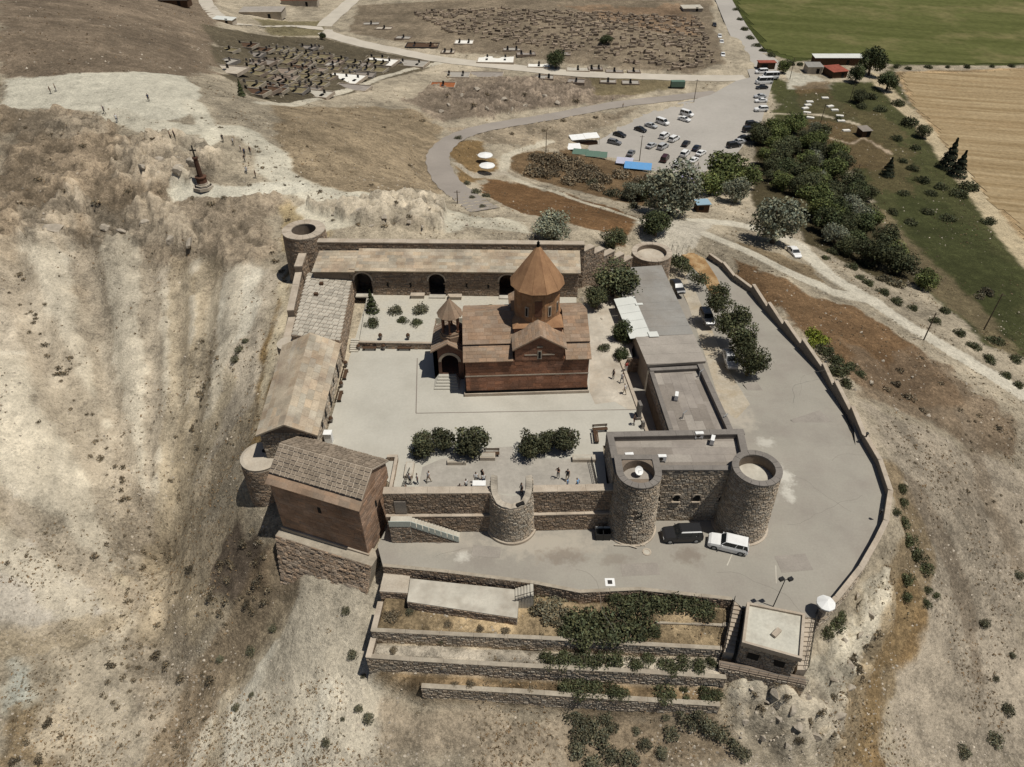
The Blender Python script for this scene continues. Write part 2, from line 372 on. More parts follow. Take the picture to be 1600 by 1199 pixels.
zone("0,190 200,200 250,330 60,390 0,400", (.285, .22, .155), 5, 18, 1.5, alpha=.7)
zone("420,160 560,165 640,172 690,200 670,240 690,290 600,320 520,310 450,270 420,210", (.315, .245, .165), 4, 6, .5)
zone("0,420 120,380 330,420 420,430 400,640 300,760 200,880 0,700", (.395, .34, .27), 4, 6, .5)
zone("50,400 120,395 115,480 150,600 170,690 110,660 80,540", WH, 5, 10, .35, alpha=.8)
zone("150,430 210,410 260,500 290,560 290,680 260,800 215,900 150,800 130,740 140,560", WH, 6, 14, .45, alpha=.85)
zone("340,440 400,430 390,520 340,570 320,520", WH, 3, 5, .4, alpha=.9)
zone("110,400 150,430 140,560 190,760 240,870 200,880 130,740 110,560", (.30, .235, .165), 4, 8, .6, alpha=.7)
zone("240,480 290,540 300,700 270,800 255,640", (.32, .26, .185), 4, 8, .5, alpha=.6)
zone("0,570 80,610 160,720 200,800 170,860 80,830 0,770", (.44, .395, .325), 4, 8, .3)
zone("0,770 150,850 175,950 60,1010 0,990", (.385, .345, .295), 5, 10, .7)
zone("300,630 400,650 380,720 300,800 260,760", (.38, .325, .255), 4, 6, .4)
zone("170,820 260,700 330,620 350,650 290,800 290,900 330,960 290,1100 220,1060 180,930", (.37, .305, .21), 4, 10, .6, alpha=.55)
zone("300,820 370,800 430,840 430,930 350,960 300,1060 250,1080 240,980", (.33, .265, .185), 4, 10, .8, alpha=.55)
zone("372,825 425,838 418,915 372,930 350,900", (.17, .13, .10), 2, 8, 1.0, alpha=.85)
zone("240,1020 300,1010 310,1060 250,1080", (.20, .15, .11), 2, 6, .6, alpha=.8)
zone("420,980 570,930 590,1199 290,1199 340,1070", PA, 5, 8, .4)
zone("450,960 560,950 560,1100 450,1130 380,1100", WH, 6, 12, .3, alpha=.6)
zone("0,1000 60,1040 50,1110 0,1120", (.42, .415, .36), 3, 4, .4)
zone("20,1090 90,1130 110,1199 0,1199 0,1130", (.30, .22, .13), 3, 8, .5, alpha=.8)
zone("80,1000 200,980 300,1100 320,1199 100,1199", (.40, .345, .27), 4, 10, .5, alpha=.7)
zone("600,1100 900,1120 900,1199 590,1199", (.365, .30, .225), 3, 4, .35)
zone("900,1110 1120,1130 1160,1199 900,1199", (.30, .235, .165), 3, 5, .4)
zone("405,560 440,470 470,395 480,375 450,420 425,520 395,640 380,700 410,695 430,600", (.29, .20, .10), 1.2, 1.2, .3)
zone("440,330 520,330 520,370 440,400", (.37, .29, .175), 2, 4, .5)
zone("490,310 600,302 700,328 800,345 850,368 500,364 470,330", (.46, .42, .34), 2, 3, .55)
zone("760,280 900,305 1010,340 975,362 900,352 800,330 765,310", (.235, .135, .068), 2, 7, .3)
zone("700,220 760,220 780,270 720,290 700,250", (.30, .20, .10), 3, 6, .3)
zone("800,240 900,232 1000,265 1060,295 1020,325 900,300 800,270", (.225, .15, .085), 2, 6, .3)
zone("700,200 900,180 1000,168 960,195 890,215 880,235 760,225", (.32, .26, .19), 2, 5, .9)
zone("640,160 700,120 900,115 1060,132 1000,142 960,158 800,175 690,190", (.29, .23, .175), 3, 6, 1.1)
zone("680,150 780,125 930,140 880,165 760,180", (.24, .19, .15), 4, 10, 1.6, alpha=.7)
zone("900,112 1060,120 1060,138 940,150", (.23, .185, .095), 3, 6, .4, alpha=.7)
zone("320,40 420,55 520,60 600,80 690,95 600,125 450,165 390,150 350,110", (.17, .14, .095), 2, 5, .3)
zone("400,30 520,30 500,55 420,55", (.26, .22, .13), 2, 4, .3)
zone("620,5 1110,0 1130,100 1080,115 900,100 700,80 545,50 560,10", (.27, .215, .155), 3, 5, .6)
zone("880,10 1080,10 1090,60 980,40", (.29, .19, .12), 6, 14, .5, alpha=.7)
zone("1140,-10 1620,-10 1620,102 1400,102 1340,88 1240,97 1185,78 1150,20", (.092, .105, .032), 2, 2, .05)
zone("1200,20 1300,5 1330,40 1230,50", (.16, .14, .06), 8, 14, .05, alpha=.6)
zone("1395,112 1620,105 1620,400 1560,335 1480,240 1425,165", (.40, .285, .165), 1.5, 1.5, .05)
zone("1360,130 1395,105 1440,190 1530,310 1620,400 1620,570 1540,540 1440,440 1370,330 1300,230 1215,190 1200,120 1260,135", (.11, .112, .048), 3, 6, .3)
zone("1230,110 1280,120 1300,140 1230,140", (.40, .37, .31), 2, 2, .1)
zone("1240,135 1290,130 1340,200 1380,225 1390,262 1320,270 1260,200", (.21, .14, .075), 3, 6, .3, alpha=.8)
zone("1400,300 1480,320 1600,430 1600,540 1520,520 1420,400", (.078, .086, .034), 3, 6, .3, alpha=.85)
zone("1300,150 1400,190 1440,300 1360,290", (.17, .13, .07), 4, 16, .3, alpha=.6)
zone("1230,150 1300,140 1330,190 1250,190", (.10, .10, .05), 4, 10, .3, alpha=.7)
zone("1140,372 1200,392 1270,418 1290,445 1240,428 1170,398", (.30, .225, .14), 1.5, 3, .4, alpha=.85)
zone("1330,290 1380,330 1460,410 1560,500 1600,560 1560,550 1440,440 1350,340", (.25, .195, .12), 3, 5, .4, alpha=.8)
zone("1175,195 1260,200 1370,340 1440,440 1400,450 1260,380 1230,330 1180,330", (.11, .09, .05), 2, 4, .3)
zone("1130,388 1200,428 1260,468 1330,478 1420,540 1500,620 1440,640 1340,600 1280,540 1220,480 1150,430", (.25, .155, .085), 2, 4, .5)
zone("1330,545 1440,560 1520,620 1600,660 1600,740 1480,680 1350,620", (.255, .185, .125), 4, 8, .8, alpha=.8)
zone("1345,630 1600,730 1600,1199 1400,1199 1400,950 1450,880 1395,740", (.365, .31, .245), 3, 6, .35)
zone("1440,700 1600,760 1600,900 1500,850", (.33, .275, .215), 5, 10, .35, alpha=.6)
zone("1400,840 1450,930 1390,1050 1375,1199 1325,1199 1350,1080 1390,960", (.28, .19, .10), 2, 5, .5)
zone("1290,990 1360,890 1395,860 1400,950 1345,1090 1260,1160 1140,1090 1250,1060", (.43, .385, .31), 2, 4, 1.9)
zone("1270,1070 1350,1080 1330,1199 1200,1199 1150,1120", (.385, .335, .265), 3, 6, 2.1)
zone("0,122 180,116 290,118 322,150 285,190 200,190 140,172 0,168", (.445, .415, .345), 1.5, 3, .12)
zone("180,178 230,197 300,202 380,205 420,235 430,268 470,292 540,312 620,335 700,350", (.45, .415, .34), 2, 2, .2, line=6.5)
zone("300,160 320,190 330,215 300,240", (.45, .415, .34), 2, 2, .3, line=4)
zone("285,298 350,300 420,296 470,292", (.46, .43, .36), 1, 2, .2, line=4)
zone("462,425 440,452 450,485 425,540 415,600 400,660 388,690", (.44, .375, .275), .8, 1, .2, line=1.2)
zone("1010,350 1040,345 1100,365 1161,389 1249,433 1303,456 1364,470", (.46, .42, .35), 1., 1., .1, line=4.5)
zone("1085,345 1150,350 1200,362 1249,385 1296,430 1364,472 1431,516 1499,556 1610,624", (.47, .43, .36), 1., 1., .1, line=4.5)
zone("1000,340 1040,340 1110,350 1090,378 1050,392 1000,378", (.41, .37, .31), 2, 2, .15)
zone("1010,348 940,325 870,300 815,285 787,268 790,245 812,235 860,222", (.42, .375, .30), 1, 1.5, .2, line=2.6)
zone("715,262 740,275 790,270", (.38, .33, .265), 2, 3, .2, line=4)
zone("690,97 640,108 600,120 540,142 480,158 400,160", (.42, .38, .31), 1, 1.5, .2, line=3)
zone("1290,215 1330,225 1350,215 1390,240", (.38, .30, .22), 1, 1, .2, line=1.5)
zone("1365,118 1430,185 1500,270 1620,420", (.42, .345, .235), 2, 2, .1, line=6)
zone("1180,178 1282,180 1340,195", (.40, .34, .26), 1, 1, .1, line=1.6)
# eroded noses of pale clay and the brown gullies between them
DZ = np.zeros(GX.shape)
def carve(line, depth, wid, col=None, cw=2., alpha=.8, wob=3.):
    global TC
    P = Gp(line); xs = [p.x for p in P]; ys = [p.y for p in P]; pad = max(wid, cw)*3+wob
    i0, i1 = np.searchsorted(gx, [min(xs)-pad, max(xs)+pad]); j0, j1 = np.searchsorted(gy, [min(ys)-pad, max(ys)+pad]); s = (slice(j0, j1), slice(i0, i1))
    d = np.abs(line_d(GX[s], GY[s], P)+wob*n_a[s]+2.2*n_b[s]); DZ[s] += .62*depth*np.exp(-(d/wid)**2)
    if col:
        wg = np.clip((1.0-d/cw)*4+.5, 0, 1)[..., None]*alpha; TC[s] = TC[s]*(1-wg)+np.array(col)*wg
CLAY, GUL, OCH = (.425, .375, .30), (.355, .295, .225), (.375, .305, .215)
for ln, dp, wd_, cw in (("60,395 80,450 110,520 140,610 190,740", 1.6, 3.0, 3.2), ("185,405 205,500 218,600 228,700 225,790", 2.0, 3.4, 4.0), ("245,470 258,560 262,650 250,750", 1.4, 2.4, 2.6), ("300,430 305,520 296,620 280,700", 1.2, 2.2, 1.8), ("372,435 360,500 345,560 325,640", 1.6, 2.6, 2.6), ("0,590 60,660 120,750 165,850", 2.2, 4.5, 5.0), ("0,690 60,760 110,840 130,900", 1.4, 3.2, 3.0), ("0,860 60,900 120,950", 1.2, 3., 2.6), ("500,960 480,1040 440,1130", 1.2, 4, 4.5), ("560,960 550,1060 540,1180", 1.0, 4, 3.5)): carve(ln, dp, wd_, CLAY, cw, .85)
for ln, dp, wd_, cw, c_ in (("10,400 50,500 95,600 150,700 205,800 235,890 250,1000 270,1100", -2.2, 2.8, 3.4, GUL), ("135,395 145,480 165,600 195,710 225,830", -1.6, 1.9, 2.0, GUL), ("235,420 240,520 245,620 240,720 232,840", -1.3, 1.6, 1.5, GUL), ("280,420 284,520 280,640 262,760 240,870", -1.5, 1.8, 2.0, OCH), ("325,430 322,520 312,620 285,740 250,860", -1.7, 2.0, 2.6, OCH), ("415,640 350,720 300,800 262,890 250,960", -1.4, 2.2, 3.2, OCH), ("0,780 60,830 130,890 200,940", -1.2, 1.8, 1.6, GUL), ("20,1000 100,990 190,970", -1., 2, 1.8, OCH), ("430,900 380,980 320,1070 270,1170", -1.5, 2.6, 3.2, (.29, .215, .14)), ("440,950 400,1020 350,1100 330,1190", -.8, 1.6, 1.2, OCH), ("1395,740 1440,860 1400,980 1350,1100 1340,1199", -1.2, 2.4, 2.2, (.30, .215, .12)), ("1500,640 1540,760 1590,880", -.7, 2, 1.5, (.29, .23, .17)), ("1430,760 1500,900 1530,1050", -.5, 2, 1.2, (.30, .24, .18))): carve(ln, dp, wd_, c_, cw, .65)
# bedrock
for pl in ("50,325 118,322 122,385 55,385", "138,325 240,328 318,350 322,398 240,392 140,378", "185,228 260,215 345,235 352,285 250,292 190,280", "60,195 160,190 170,215 70,225", "640,318 700,322 690,358 560,352 500,330"): zone(pl, (.34, .285, .22), 2.5, 5, 1.9, alpha=.75)
rill = 1-2*np.abs(fbm(GX*.55+GY*.14, GY*.075, 3, 61))
# bare bright soil and darker scree break up the plain areas, and ploughing or mowing rows mark the fields
wild = np.clip(AMP/.3, 0, 1)
TC *= (1+wild*(.55*n_a+.35*n_b+.35*n_c))[..., None]
slope_w = np.clip((-GX-10)/12, 0, 1)*np.clip((120-GY)/20, 0, 1)
TC *= (1+.3*streak*slope_w+.22*(rill-.7)*slope_w)[..., None]
fld = (AMP < .08) & (GX > 60)
rows = fbm(GX*.012+3, GY*.32+GX*.05, 4, 51)
TC *= np.where(fld, 1+1.0*rows+.35*n_a, 1)[..., None]
TC = np.clip(TC*np.array([1.0, .995, .955]), .02, .7)
# --- relief
rid = 1-2*np.abs(fbm(GX*.09, GY*.09, 4, 77)); rid2 = 1-2*np.abs(fbm(GX*.28+5, GY*.28, 3, 78))
GZ = BASE+AMP*(1.7*n_a+.5*n_b+.9*(rid-.75)+.45*(rid2-.75))+slope_w*wild*(1.2*streak+.35*rill)+DZ
rock = np.clip(AMP-.75, 0, 1)
def worley(x, y, seed):
    xi = np.floor(x).astype(np.int64); yi = np.floor(y).astype(np.int64); f1 = np.full(x.shape, 9.); f2 = np.full(x.shape, 9.); idv = np.zeros(x.shape)
    def h(a, b, s):
        n = (a*374761393+b*668265263+s*974634777) & 0x7fffffff; n = ((n ^ (n >> 13))*1274126177) & 0x7fffffff; return ((n ^ (n >> 16)) & 0xffff)/65535.
    for i in (-1, 0, 1):
        for j in (-1, 0, 1):
            a, b2 = xi+i, yi+j; d = np.hypot(a+h(a, b2, seed)-x, b2+h(a, b2, seed+1)-y); nw = d < f1; f2 = np.where(nw, f1, np.minimum(f2, d)); idv = np.where(nw, h(a, b2, seed+2), idv); f1 = np.minimum(f1, d)
    return f1, f2, idv
wx, wy = GX+1.5*n_a*3, GY+1.5*n_b
f1, f2, cid = worley(wx*.30+wy*.08, wy*.42, 5); g1, g2, cid2 = worley(wx*.8, wy*.95, 9)
GZ += rock*.65*(1.5*cid+1.1*np.clip((f2-f1)/.25, 0, 1)-1.2)+rock*.45*(cid2+.8*np.clip((g2-g1)/.25, 0, 1)-.8)
TC *= (1+np.clip(rock*1.2, 0, 1)*(.45*(cid-.5)+.3*(cid2-.5)))[..., None]
stepn = fbm(GX*.13+GY*.05, GY*.17, 4, 91)*6
GZ += rock*1.6*(np.floor(stepn)+np.clip((stepn-np.floor(stepn))*3-1, 0, 1)-stepn+.5)
# --- levelled ground
sdp = poly_sd(GX, GY, PLAT); zr = ramp_z(GY)-.12
# outside the terrace wall the ground may not rise above it
GZ = np.where((sdp < 0) & (sdp > -22) & (GX > 20), np.minimum(GZ, zr-1.3+.33*(-sdp)), GZ)
mixz(sdp-.35, zr, .5)
sdc = poly_sd(GX, GY, COURT); mixz(sdc-.4, 4.88, .5)
LOTP = Gp("1008,172 1080,156 1110,150 1150,128 1172,122 1165,100 1138,50 1112,-10 1136,-10 1165,40 1195,80 1218,97 1207,130 1190,190 1160,230 1112,282 1080,286 1010,268 960,250 888,237 900,215 960,195")
sdl = poly_sd(GX, GY, LOTP); mixz(sdl-2, -22.0, 6)
LOTZ = -21.93
# roads carve a smooth bed
def road_pts(s, z=None):
    P = Gp(s); return P
ROAD1 = Gp("1120,146 1060,152 960,165 850,184 760,199 715,214 690,232 684,252 696,280 722,305 760,328")
ROAD2 = Gp("1165,122 1080,122 1000,119 900,115 780,103 690,93 620,80 545,63 505,45 535,15 560,-8")
ROAD3 = Gp("505,45 460,42 400,40 350,30 325,10 318,-10")
def smooth_line(P, n=6):
    out = []
    for i in range(len(P)-1):
        p0, p1, p2, p3 = P[max(i-1, 0)], P[i], P[i+1], P[min(i+2, len(P)-1)]
        for k in range(n):
            t = k/n
            out.append(.5*((2*p1)+(p2-p0)*t+(2*p0-5*p1+4*p2-p3)*t*t+(3*p1-p0-3*p2+p3)*t**3))
    out.append(P[-1].copy()); return out
ROADS = []
for nm, P, wd, mtn in (('road', ROAD1, 6.2, 'road'), ('dirt_road', ROAD2, 7.5, 'dirtroad'), ('dirt_road', ROAD3, 6, 'dirtroad')):
    Q = smooth_line(P, 8); zs = np.array([p.z for p in Q])
    for _ in range(12): zs[1:-1] = (zs[:-2]+zs[1:-1]*2+zs[2:])/4
    for p, z in zip(Q, zs): p.z = z
    ROADS.append((nm, Q, wd, mtn))
    xs = np.array([p.x for p in Q]); ys = np.array([p.y for p in Q])
    bb = (GX > xs.min()-12) & (GX < xs.max()+12) & (GY > ys.min()-12) & (GY < ys.max()+12)
    x, y = GX[bb], GY[bb]; best = np.full(x.shape, 1e9); zz = np.zeros(x.shape)
    for k in range(len(Q)):
        d = (x-xs[k])**2+(y-ys[k])**2; m_ = d < best; best[m_] = d[m_]; zz[m_] = zs[k]
    wg = np.clip(1-(np.sqrt(best)-wd*.62)/4, 0, 1); g = GZ[bb]; GZ[bb] = g*(1-wg)+(zz-.12)*wg
# terraces: each level in front of the forecourt
TE = {1: [U(580, 988, ZT1), U(740, 996, ZT1), U(900, 1003, ZT1), U(1000, 1010, ZT1), U(1128, 1017, ZT1)],
      2: [U(572, 1029, ZT2), U(640, 1034, ZT2), U(800, 1043, ZT2), U(1000, 1053, ZT2), U(1135, 1062, ZT2)],
      3: [U(658, 1076, ZT3), U(800, 1084, ZT3), U(900, 1091, ZT3), U(1125, 1105, ZT3)]}
FE = [U(598, 885, 0), U(700, 895, 0), U(834, 912, 0), U(905, 926, 0), U(1001, 922, 0), U(1144, 938, 0)]
PE = [U(636, 940, ZP), U(720, 950, ZP), U(808, 966, ZP)]
def tpoly(a, b): return [tuple(p[:2]) for p in a]+[tuple(p[:2]) for p in b][::-1]
mixz(poly_sd(GX, GY, tpoly(TE[2], TE[3]))-.1, ZT3-.02+.25*n_b, .7)
mixz(poly_sd(GX, GY, tpoly(TE[1], TE[2]))-.1, ZT2-.02+.25*n_b, .7)
mixz(poly_sd(GX, GY, tpoly(FE, TE[1]))-.1, ZT1-.02+.25*n_b, .7)
mixz(poly_sd(GX, GY, [tuple(p[:2]) for p in FE[2:]]+[tuple(U(1138, 979, ZT1+.7)[:2]), tuple(U(1024, 974, ZT1+.7)[:2]), tuple(U(935, 962, ZT1+.7)[:2]), tuple(U(850, 940, ZT1+.7)[:2])])-.1, ZT1+1.45+.25*n_b, 1.6)
TPAL = {'t1': (.36, .27, .16), 't2': (.42, .365, .285), 't3': (.33, .235, .135)}
for pl, c in ((tpoly(FE, TE[1]), 't1'), (tpoly(TE[1], TE[2]), 't2'), (tpoly(TE[2], TE[3]), 't3')):
    wg = np.clip(poly_sd(GX, GY, pl)/.5+.5, 0, 1)[..., None]
    TC = TC*(1-wg)+wg*np.array(TPAL[c])*(1+1.3*n_a+1.2*n_b)[..., None]
TC = np.clip(TC, .02, .7)
lumn = TC.mean(-1, keepdims=True); TC = np.clip(TC*np.clip(1.33*lumn**.25, .9, 1.12), .02, .7)
# --- mesh
ny, nx = GX.shape
me = bpy.data.meshes.new('hillside')
idx = np.arange(ny*nx).reshape(ny, nx)
F = np.stack([idx[:-1, :-1], idx[:-1, 1:], idx[1:, 1:], idx[1:, :-1]], -1).reshape(-1, 4)
me.vertices.add(ny*nx); me.vertices.foreach_set('co', np.stack([GX, GY, GZ], -1).astype(np.float32).ravel())
me.loops.add(F.size); me.loops.foreach_set('vertex_index', F.astype(np.int32).ravel())
me.polygons.add(len(F)); me.polygons.foreach_set('loop_start', np.arange(0, F.size, 4, dtype=np.int32)); me.polygons.foreach_set('loop_total', np.full(len(F), 4, np.int32))
me.polygons.foreach_set('use_smooth', np.ones(len(F), bool)); me.update(calc_edges=True)
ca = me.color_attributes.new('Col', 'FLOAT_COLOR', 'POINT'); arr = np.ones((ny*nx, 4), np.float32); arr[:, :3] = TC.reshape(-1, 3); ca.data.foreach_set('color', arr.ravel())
def terrain_mat():
    m = bpy.data.materials.new('hill_soil'); m.use_nodes = True; N, L = m.node_tree.nodes, m.node_tree.links; b = N['Principled BSDF']
    b.inputs['Roughness'].default_value = .95; b.inputs['Specular IOR Level'].default_value = .08
    tc = N.new('ShaderNodeTexCoord'); at = N.new('ShaderNodeAttribute'); at.attribute_name = 'Col'
    def nz(sc, det, ro):
        n = N.new('ShaderNodeTexNoise'); n.inputs['Scale'].default_value = sc; n.inputs['Detail'].default_value = det; n.inputs['Roughness'].default_value = ro
        L.new(tc.outputs['Object'], n.inputs['Vector']); return n.outputs[0]
    def rg(s, a, z, lo, hi):
        r = N.new('ShaderNodeMapRange'); L.new(s, r.inputs[0])
        for i, v in enumerate((a, z, lo, hi)): r.inputs[i+1].default_value = v
        return r.outputs[0]
    def mul(a, b2):
        k = N.new('ShaderNodeMath'); k.operation = 'MULTIPLY'; L.new(a, k.inputs[0]); L.new(b2, k.inputs[1]); return k.outputs[0]
    f1, f2, f3 = nz(.45, 6, .7), nz(2.2, 5, .75), nz(7, 3, .7)
    vo = N.new('ShaderNodeTexVoronoi'); vo.inputs['Scale'].default_value = 1.1; L.new(tc.outputs['Object'], vo.inputs['Vector'])
    k = mul(mul(rg(f1, .3, .7, .80, 1.18), rg(f2, .3, .7, .76, 1.2)), rg(f3, .3, .7, .88, 1.1))
    k = mul(k, rg(vo.outputs['Distance'], .04, .12, 1.16, 1.0))
    lum = N.new('ShaderNodeRGBToBW'); L.new(at.outputs['Color'], lum.inputs[0]); thr = rg(lum.outputs[0], .12, .42, -.06, .055)
    def grain(sc, det, ro, off, wid, lo, hi):
        s_ = N.new('ShaderNodeMath'); s_.operation = 'SUBTRACT'; L.new(nz(sc, det, ro), s_.inputs[0]); L.new(thr, s_.inputs[1]); return rg(s_.outputs[0], off, off+wid, lo, hi)
    k = mul(mul(k, grain(1.5, 8, .85, .505, .02, 1.06, .77)), grain(.4, 9, .78, .515, .02, 1.03, .86)); k = mul(k, grain(3.2, 5, .85, .51, .03, 1.05, .80)); k = mul(k, rg(nz(.9, 8, .8), .37, .41, 1.15, 1.0))       # scattered pale stones
    v = N.new('ShaderNodeVectorMath'); v.operation = 'SCALE'; L.new(at.outputs['Color'], v.inputs[0]); L.new(k, v.inputs['Scale']); L.new(v.outputs[0], b.inputs['Base Color'])
    bp = N.new('ShaderNodeBump'); bp.inputs['Strength'].default_value = .8; bp.inputs['Distance'].default_value = .35; L.new(f2, bp.inputs['Height'])
    L.new(bp.outputs[0], b.inputs['Normal']); return m
me.materials.append(terrain_mat()); tag(obj('hillside', me), kind='structure')
def fillpoly(name, pts, m, zf, step=None):
    b = MB(); b.quad(*[(p[0], p[1], zf(p[1]) if callable(zf) else zf) for p in pts]); o = b.build(name, m); tag(o, kind='structure')
    bm = bmesh.new(); bm.from_mesh(o.data); bmesh.ops.triangulate(bm, faces=bm.faces); 
    for f_ in bm.faces:
        if f_.normal.z < 0: f_.normal_flip()
    bm.to_mesh(o.data); bm.free(); return o
fillpoly('parking_lot', LOTP, MT['lot'], LOTZ)
for nm, Q, wd, mtn in ROADS:
    b = MB(); vs_ = []; n = len(Q)
    for i, p in enumerate(Q):
        d = (Q[min(i+1, n-1)]-Q[max(i-1, 0)]); d.z = 0; d.normalize(); nn = Vector((-d.y, d.x, 0)); ww = wd/2*(1+.06*math.sin(i*1.7))
        for k in (-1, -.5, 0, .5, 1): vs_.append(p+nn*ww*k+Vector((0, 0, .06-.06*abs(k)**3)))
    b.add(vs_, [(5*i+k, 5*i+k+1, 5*i+k+6, 5*i+k+5)[::-1] for i in range(n-1) for k in range(4)])
    tag(b.build(nm, MT[mtn], smooth=True), kind='structure')
# forecourt, approach road and courtyard sheets: dust, oil and plaster spills on the asphalt
def spill(m, patches):
    N, L = m.node_tree.nodes, m.node_tree.links; b = N['Principled BSDF']; src = b.inputs['Base Color'].links[0].from_socket
    tc = N.new('ShaderNodeTexCoord'); nz = N.new('ShaderNodeTexNoise'); nz.inputs['Scale'].default_value = .9; nz.inputs['Detail'].default_value = 7; nz.inputs['Roughness'].default_value = .68; L.new(tc.outputs['Object'], nz.inputs['Vector'])
    for x, y, rx, ry, col, amt in patches:
        mp = N.new('ShaderNodeMapping'); mp.vector_type = 'TEXTURE'; mp.inputs['Location'].default_value = (x, y, 0); mp.inputs['Scale'].default_value = (rx, ry, 50); L.new(tc.outputs['Object'], mp.inputs['Vector'])
        ln = N.new('ShaderNodeVectorMath'); ln.operation = 'LENGTH'; L.new(mp.outputs[0], ln.inputs[0])
        ad = N.new('ShaderNodeMath'); ad.operation = 'MULTIPLY_ADD'; L.new(nz.outputs[0], ad.inputs[0]); ad.inputs[1].default_value = -2.6; L.new(ln.outputs['Value'], ad.inputs[2])
        mr = N.new('ShaderNodeMapRange'); L.new(ad.outputs[0], mr.inputs[0]); mr.inputs[1].default_value = -.95; mr.inputs[2].default_value = -.35; mr.inputs[3].default_value = amt; mr.inputs[4].default_value = 0
        mx = N.new('ShaderNodeMix'); mx.data_type = 'RGBA'; L.new(mr.outputs[0], mx.inputs['Factor']); L.new(src, mx.inputs['A']); mx.inputs['B'].default_value = (*col, 1); src = mx.outputs['Result']
    L.new(src, b.inputs['Base Color'])
WS, DS, LD = (.55, .52, .45), (.17, .135, .105), (.40, .355, .29)
def pp_(px, py): p = U(px, py, 0); return p.x, p.y
spill(MT['asphalt'], [(*pp_(850, 850), 9, 2.6, LD, .7), (*pp_(700, 850), 6, 2, LD, .4), (*pp_(1150, 640), 3, 5, LD, .8), (*pp_(880, 870), 3.5, 1.4, DS, .6), (*pp_(1075, 868), 2.2, 1.6, DS, .55), (*pp_(960, 875), 2.2, 1.1, DS, .4), (*pp_(1225, 745), 1.5, 2.3, WS, .8), (*pp_(1196, 690), 1.6, 1.4, WS, .6), (*pp_(1232, 775), 1.1, 1.2, WS, .7), (*pp_(722, 870), 1.3, .9, WS, .8), (*pp_(1150, 600), 2, 2.5, WS, .5)])

fore_edge = [tuple(p[:2]) for p in FORE]
fillpoly('forecourt', fore_edge+[(p.x, p.y) for p in RAMPE[:1] if p.y < 66]+[(45, 66), (22, 66), (18, 60), (11, 55), (-14, 54.5), (-15.3, 50)], MT['asphalt'], .0)
b = MB(); rl = [p for p in RAMPE]; ys_ = np.linspace(66, rl[8].y, 14)
ex = sorted([(p.y, p.x) for p in RAMPE[:9]]); ey_, exx = [e[0] for e in ex], [e[1] for e in ex]
inn = sorted([(q.y, q.x) for q in (UR(1075, 390), UR(1062, 408), UR(1052, 425), UR(1095, 470), UR(1100, 560), UR(1120, 620))]) ; iy, ix = [e[0] for e in inn], [e[1] for e in inn]
rows_ = []
for y in ys_:
    x1 = float(np.interp(y, [60]+ey_, [44]+exx)); x0 = 22.2 if y < 92 else float(np.interp(y, [92, ys_[-1]], [22.2, exx[-1]-3]))
    rows_.append([(lerp(x0, x1, k/4), y, float(ramp_z(y))+.002) for k in range(5)])
b.add([p for r in rows_ for p in r], [(5*i+k, 5*i+k+1, 5*i+k+6, 5*i+k+5) for i in range(len(rows_)-1) for k in range(4)])
tag(b.build('approach_road', MT['asphalt']), kind='structure')
def zramp(y, d=.012): return float(ramp_z(y))+d
for nm, px_, mm in (('dirt_verge', ((1054, 430), (1064, 424), (1088, 458), (1112, 515), (1142, 585), (1172, 632), (1150, 655), (1128, 640), (1103, 560), (1076, 478)), mat('pale_verge_dirt', (.40, .35, .275), .16, .3, 3, .3, stain=(.33, .26, .17), stain_scale=.4, stain_amt=.6)), ('grass_verge', ((1062, 398), (1082, 393), (1100, 403), (1120, 434), (1134, 466), (1112, 462), (1092, 428)), mat('orange_verge_grass', (.29, .17, .075), .25, .4, 3, .5, stain=(.37, .28, .16), stain_scale=.4, stain_amt=.7))):
    fillpoly(nm, [UR(*q) for q in px_], mm, zramp if nm == 'dirt_verge' else (lambda y: zramp(y, .03)))
# fields
def drape(name, poly, m, cell, lift, rag):
    P = Gp(poly); x0, x1 = min(p.x for p in P), max(p.x for p in P); y0, y1 = min(p.y for p in P), max(p.y for p in P)
    ax, ay = np.arange(x0-2, x1+2, cell), np.arange(y0-2, y1+2, cell); X, Y = np.meshgrid(ax, ay); sd = poly_sd(X, Y, P)+rag*fbm(X*.12, Y*.12, 4, 5); Zg = bil(X, Y, gx, gy, GZ)+lift+.12*fbm(X*.3, Y*.3, 2, 8)
    ok = sd > 0; fc = ok[:-1, :-1] & ok[1:, :-1] & ok[:-1, 1:] & ok[1:, 1:]; idx = np.arange(X.size).reshape(X.shape); F = np.stack([idx[:-1, :-1][fc], idx[:-1, 1:][fc], idx[1:, 1:][fc], idx[1:, :-1][fc]], -1)
    used, inv = np.unique(F, return_inverse=True); me = bpy.data.meshes.new(name); me.from_pydata(np.stack([X.ravel()[used], Y.ravel()[used], Zg.ravel()[used]], -1).tolist(), [], inv.reshape(F.shape).tolist()); me.materials.append(m); me.polygons.foreach_set('use_smooth', [True]*len(me.polygons)); return tag(obj(name, me), kind='structure')
